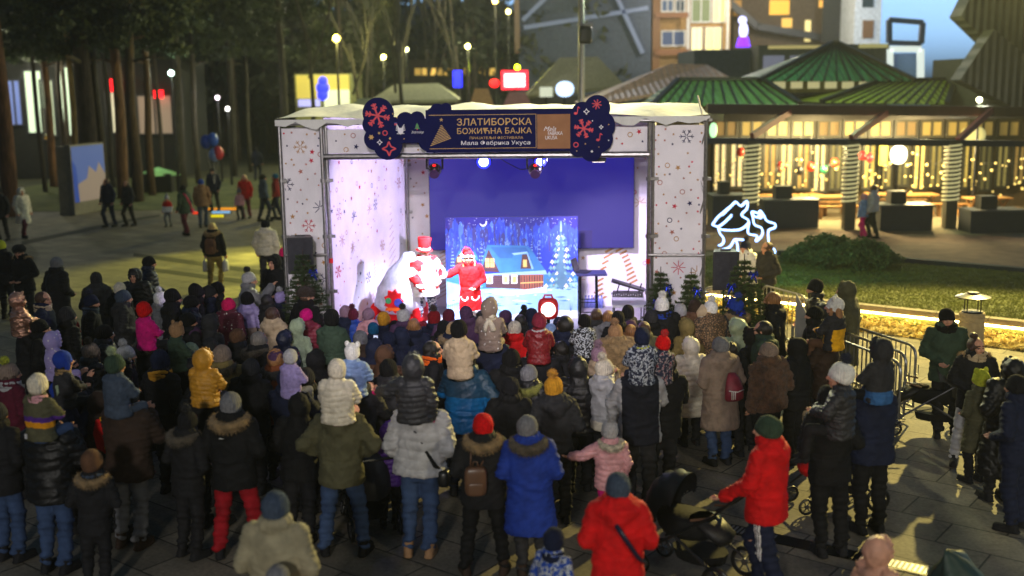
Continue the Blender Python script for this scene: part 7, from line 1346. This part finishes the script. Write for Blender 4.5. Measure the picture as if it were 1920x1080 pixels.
# ---------------------------------------------------------------- right side of the crowd
P('child in white and grey striped beanie under the right stage corner', 1285, 568, 1.48, 18, kid=.4, hat_='beanie:lgrey', coat_='beige:mid:cloth')
P('person in dark brown beanie under the right fir trees', 1298, 561, 1.68, 20, hat_='beanie:dkbrown', coat_='brown:mid:cloth')
P('person with beige hood up right of the dark brown beanie', 1316, 570, 1.60, 20, hood='u', coat_='beige:mid:cloth')
P('blond woman in white bobble hat and leopard-print coat', 1334, 564, 1.68, 24, hat_='pom:white:white', coat_='tan:mid:leopard', hood='d', hr=('long', 'hblond'), w=1.12)
P('person in bright blue bobble hat and pale fur collar', 1378, 558, 1.68, 26, hat_='pom:royal:royal', coat_='charcoal:mid:cloth', hood='f:furtan')
P('person with shiny pale green hood up', 1392, 597, 1.66, 24, hood='u', coat_='mint:mid:puffer')
P('child with olive hood up below the striped beanie', 1294, 595, 1.45, 16, kid=.4, hood='u', coat_='khaki:mid:cloth')
P('girl in cream hood and cream jacket behind the long beige coat', 1297, 631, 1.50, 14, kid=.3, hood='u', coat_='cream:long:puffer')
P('woman in grey beanie and long beige coat with a maroon backpack', 1354, 631, 1.68, 18, hat_='beanie:grey', coat_='taupe:long:cloth', hood='d', tr='denim', trk='denim', ex=('sackpack:wine',), w=1.12)
P('person with dark hair hood below the pale green hood', 1380, 640, 1.58, 22, hat_=None, hr=('long', 'hblack'), coat_='black:mid:cloth')
P('bareheaded dark-haired man in green jacket in profile', 1440, 604, 1.76, 70, hat_=None, hr=('short', 'hblack'), coat_='green:mid:cloth', hood='d', w=1.1)
P('woman in mauve-brown beanie and brown fur coat', 1449, 638, 1.68, 34, hat_='beanie:taupe', coat_='brown:short:furcoat', tr='black', w=1.1, pose='stand/down/front')
P('fair-haired bareheaded man in dark jacket before the fir tree', 1457, 548, 1.80, 74, hat_=None, hr=('short', 'hfair'), coat_='black:mid:cloth', hood='d', w=1.08)
P('man in black beanie and glasses smiling behind the barriers', 1534, 525, 1.76, 72, hat_='slouch:black', coat_='jet:mid:puffer', ex=('glasses',))
P('bulky person in olive green parka with hood up behind the barriers', 1580, 526, 1.84, 50, hood='u', coat_='olive:long:cloth', w=1.3)
P('man in black beanie leaning beside the barrier, in profile', 1523, 571, 1.70, 64, hat_='beanie:jet', coat_='jet:mid:cloth')
RD('long-haired girl in white bear-ear hat and yellow-backed jacket on shoulders', 1566, 555, 1.25, 40, dict(label='adult in dark olive coat carrying the girl in the yellow-backed jacket', coat_='dkbrown:mid:cloth', f=46, hat_='beanie:olive'), hat_='ear:white', coat_='charcoal:short:yellowback', hood='d', tr='brown', hr=('long', 'hfair'))
P('child with dark hood up left of the white bear-ear hat', 1546, 566, 1.60, 50, hood='u', coat_='black:mid:puffer')
RD('child in navy and white bobble hat and dark puffer jacket, looking left', 1578, 678, 1.38, 66, dict(label='tall man in black standing on the paving with the bobble-hat child', coat_='jet:mid:cloth', tr='jet', f=6, h=1.82, seat=.74, off=(.0, .16), sh='black', pose='stand/front/front'), hat_='pom:white:navy', coat_='charcoal:short:puffer', hood='d', tr='black')
RD('child with black hood up and blue jacket hem riding on shoulders', 1652, 634, 1.24, 30, dict(label='man in plain dark navy coat and trousers by the barriers', coat_='navy:mid:cloth', tr='jet', f=14, h=1.82, w=1.1), coat_='charcoal:short:bluehem', hood='u', tr='black')
P('man in black beanie and dark green parka facing the camera by the bollard', 1787, 577, 1.80, 168, hat_='beanie:jet', coat_='green:mid:cloth', ex=('scarf:jet',), tr='black', pose='stand/down/front', w=1.08)
P('woman with hair bun and thick beige scarf looking at the camera', 1832, 633, 1.68, 172, hat_=None, hr=('bun', 'hbrown'), coat_='black:mid:cloth', hood='f:furtan', ex=('scarf:beige',), tr='lgrey', pose='wide/front/front')
P('child in lime yellow ear hat and olive jacket', 1838, 690, 1.42, 20, kid=.5, hat_='ear:lime', coat_='olive:long:cloth')
P('woman in shiny black hood and long quilted black coat', 1884, 671, 1.70, 8, hood='u', coat_='jet:maxi:quilt', w=1.12)
P('dark figure cut off by the right edge in navy jacket', 1925, 702, 1.74, 40, hat_='beanie:black', coat_='navy:mid:cloth', tr='navy')
P('man in red jacket and dark green beanie pushing a stroller, striped track trousers', 1442, 777, 1.80, 52, hat_='beanie:green', coat_='red:mid:cloth', hood='d', tr='navy', stripes='white', pose='walk/push/push', look=10, w=1.06)
P('woman in bright red jacket and grey beanie with a shoulder strap, bottom edge', 1163, 884, 1.70, -4, hat_='beanie:slate', coat_='red:mid:cloth', hood='d', tr='denim', ex=('strap:navy',), pose='stand/front/front', w=1.04)
P('girl in grey bobble hat and dusty pink puffer, arm stretched out left', 1143, 786, 1.30, 14, kid=.6, hat_='pom:lgrey:lgrey', coat_='lpink:mid:puffer', hood='f:cream', tr='magenta', pose='walk/side/down')
P('person in dark slate beanie and pale olive jacket, bottom edge left', 515, 918, 1.76, -8, hat_='beanie:slate', coat_='khakig:mid:cloth', w=1.05, pose='stand/front/front')
P('boy in dark beanie and blue camouflage jacket, bottom edge', 1043, 991, 1.25, -40, kid=.6, hat_='beanie:navy', coat_='blue:short:camo', ex=('scarf:navy',))
P('child in grey beanie at the very bottom beside the pale olive jacket', 528, 1054, 1.30, -6, kid=.5, hat_='beanie:grey', coat_='mauve:mid:cloth')
P('child with shiny rose-beige hood up, bottom edge right', 1648, 1006, 1.25, -62, kid=.8, hood='u', coat_='rosegold:mid:puffer', w=1.15)
P('child in purple jacket and mauve hood beside the grey puffer jacket man', 725, 790, 1.22, -4, kid=.6, hood='u', coat_='purple:mid:puffer')
P('person in black beanie and black coat in the shade behind the lilac toddler', 575, 690, 1.70, -8, hat_='beanie:charcoal', coat_='jet:mid:cloth')
P('person in black hood in the shade left of the cream jacket child', 590, 655, 1.66, -10, hood='u', coat_='black:mid:cloth')
# more of the dark-clad watchers that fill the gaps between the others
P('man in black beanie between the spotted suit girl and the grey patterned beanie', 948, 652, 1.76, -4, hat_='beanie:jet', coat_='jet:mid:cloth', w=1.12)
P('person in black hood between the mustard bobble hat and the tall navy coat', 1085, 668, 1.66, 4, hood='u', coat_='black:mid:puffer')
P('woman in black jacket and hood in the gap left of the stacked barriers', 1492, 634, 1.64, 50, hood='u', coat_='jet:mid:cloth', w=1.08)
P('person in dark jacket and blue jeans at the left edge below the striped hat', -4, 752, 1.72, -20, hat_='beanie:charcoal', coat_='black:mid:cloth', tr='denim', trk='denim')
P('person in dark grey beanie left of the curly brown hair', 462, 668, 1.70, -14, hat_='beanie:charcoal', coat_='jet:mid:cloth', w=1.1)
P('person in black beanie behind the mustard yellow child', 366, 690, 1.66, -16, hat_='beanie:jet', coat_='jet:mid:cloth')
P('person in dark navy hood behind the white bear-ear girl', 700, 634, 1.64, -8, hood='u', coat_='navy:mid:cloth')
P('person in black beanie right of the bright blue puffer jacket', 950, 706, 1.66, 0, hat_='beanie:black', coat_='jet:mid:cloth', w=1.08)
P('person in dark brown hood left of the big dark brown jacket', 196, 735, 1.62, -26, hood='u', coat_='dkbrown:mid:cloth')
P('person in black beanie below the lilac spotted hood', 130, 712, 1.64, -40, hat_='slouch:black', coat_='black:mid:puffer')
P('child in burgundy hood at the left between two dark coats', 138, 604, 1.30, -40, kid=.5, hood='u', coat_='dkred:mid:cloth')
P('person in black coat with hood up behind the olive parka', 548, 740, 1.66, -6, hood='u', coat_='jet:mid:cloth', w=1.05)
P('dark-haired person without hat under the red sequined child', 1048, 640, 1.66, 4, hat_=None, hr=('long', 'hblack'), coat_='black:mid:cloth')
P('person in black knit hat behind the woman raising her arm', 1092, 640, 1.62, 2, hat_='slouch:jet', coat_='navy:mid:cloth')
P('child in black hood between the magenta beanie and the grey-green jacket child', 600, 590, 1.30, -8, kid=.6, hood='u', coat_='jet:mid:cloth')
P('child in dark teal beanie between the pink jacket girl and the mustard beanie', 706, 602, 1.25, -4, kid=.7, hat_='beanie:teal', coat_='navy:mid:cloth')
P('child in black beanie just right of the mustard beanie', 740, 600, 1.25, -2, kid=.7, hat_='beanie:jet', coat_='black:mid:cloth')
P('child in dark red hood below the red patterned bobble hat', 794, 603, 1.30, 0, kid=.6, hood='u', coat_='dkred:mid:cloth')
P('person in black beanie between the burgundy beanie and the blond fur hood', 828, 600, 1.55, -2, hat_='beanie:black', coat_='jet:mid:cloth')
P('child in grey hood right of the dark plum hat', 890, 594, 1.30, 2, kid=.6, hood='u', coat_='charcoal:mid:cloth')
P('child in navy bobble hat beside the red jacket', 936, 593, 1.32, 2, kid=.6, hat_='pom:navy:navy', coat_='navy:mid:cloth')
P('child in olive beanie under the red floor lamp', 1022, 603, 1.28, 4, kid=.6, hat_='beanie:olive', coat_='charcoal:mid:cloth')
P('child in mauve hood right of the snowsuit toddler', 1120, 602, 1.34, 4, kid=.6, hood='u', coat_='mauve:mid:cloth')
P('child in black beanie between the tan and the light pink hats', 1206, 616, 1.36, 8, kid=.5, hat_='beanie:jet', coat_='black:mid:cloth')
P('person in dark beanie left of the white and blue bobble hat', 1222, 578, 1.62, 10, hat_='beanie:charcoal', coat_='jet:mid:cloth')
P('child in cream bobble hat below the white bobble hat woman', 1314, 600, 1.38, 18, kid=.5, hat_='pom:cream:cream', coat_='tan:mid:cloth')
P('person in black hood behind the mauve-brown beanie', 1420, 612, 1.62, 40, hood='u', coat_='jet:mid:cloth')
P('person in brown beanie left of the grey-haired man', 447, 615, 1.66, -30, hat_='beanie:brown', coat_='black:mid:cloth')
P('child in dark blue hood left of the child in pale green hood', 537, 618, 1.32, -20, kid=.6, hood='u', coat_='navy:mid:puffer')
P('person in black beanie above the braids and plum hat', 345, 585, 1.70, -40, hat_='beanie:jet', coat_='black:mid:cloth')
P('person in charcoal hood left of the large maroon star coat', 398, 590, 1.66, -40, hood='u', coat_='charcoal:mid:cloth')
P('person in dark cap behind the navy bobble hat', 128, 575, 1.70, -40, hat_='slouch:charcoal', coat_='jet:mid:cloth')
flush()
# thin haze volume added to lift the dark background (lamp-lit air)
hz = MB().box((0, 180, 14.5), (610, 490, 31)).build('haze', []); hm_ = bpy.data.materials.new('haze_air'); hm_.use_nodes = True; nt_ = hm_.node_tree
nt_.nodes.remove(nt_.nodes['Principled BSDF']); pv_ = nt_.nodes.new('ShaderNodeVolumePrincipled'); pv_.inputs['Density'].default_value = .0005; pv_.inputs['Color'].default_value = (.78, .86, .95, 1); pv_.inputs['Anisotropy'].default_value = .3
nt_.links.new(pv_.outputs[0], nt_.nodes['Material Output'].inputs['Volume']); hz.data.materials.append(hm_); tag(hz, kind='stuff')
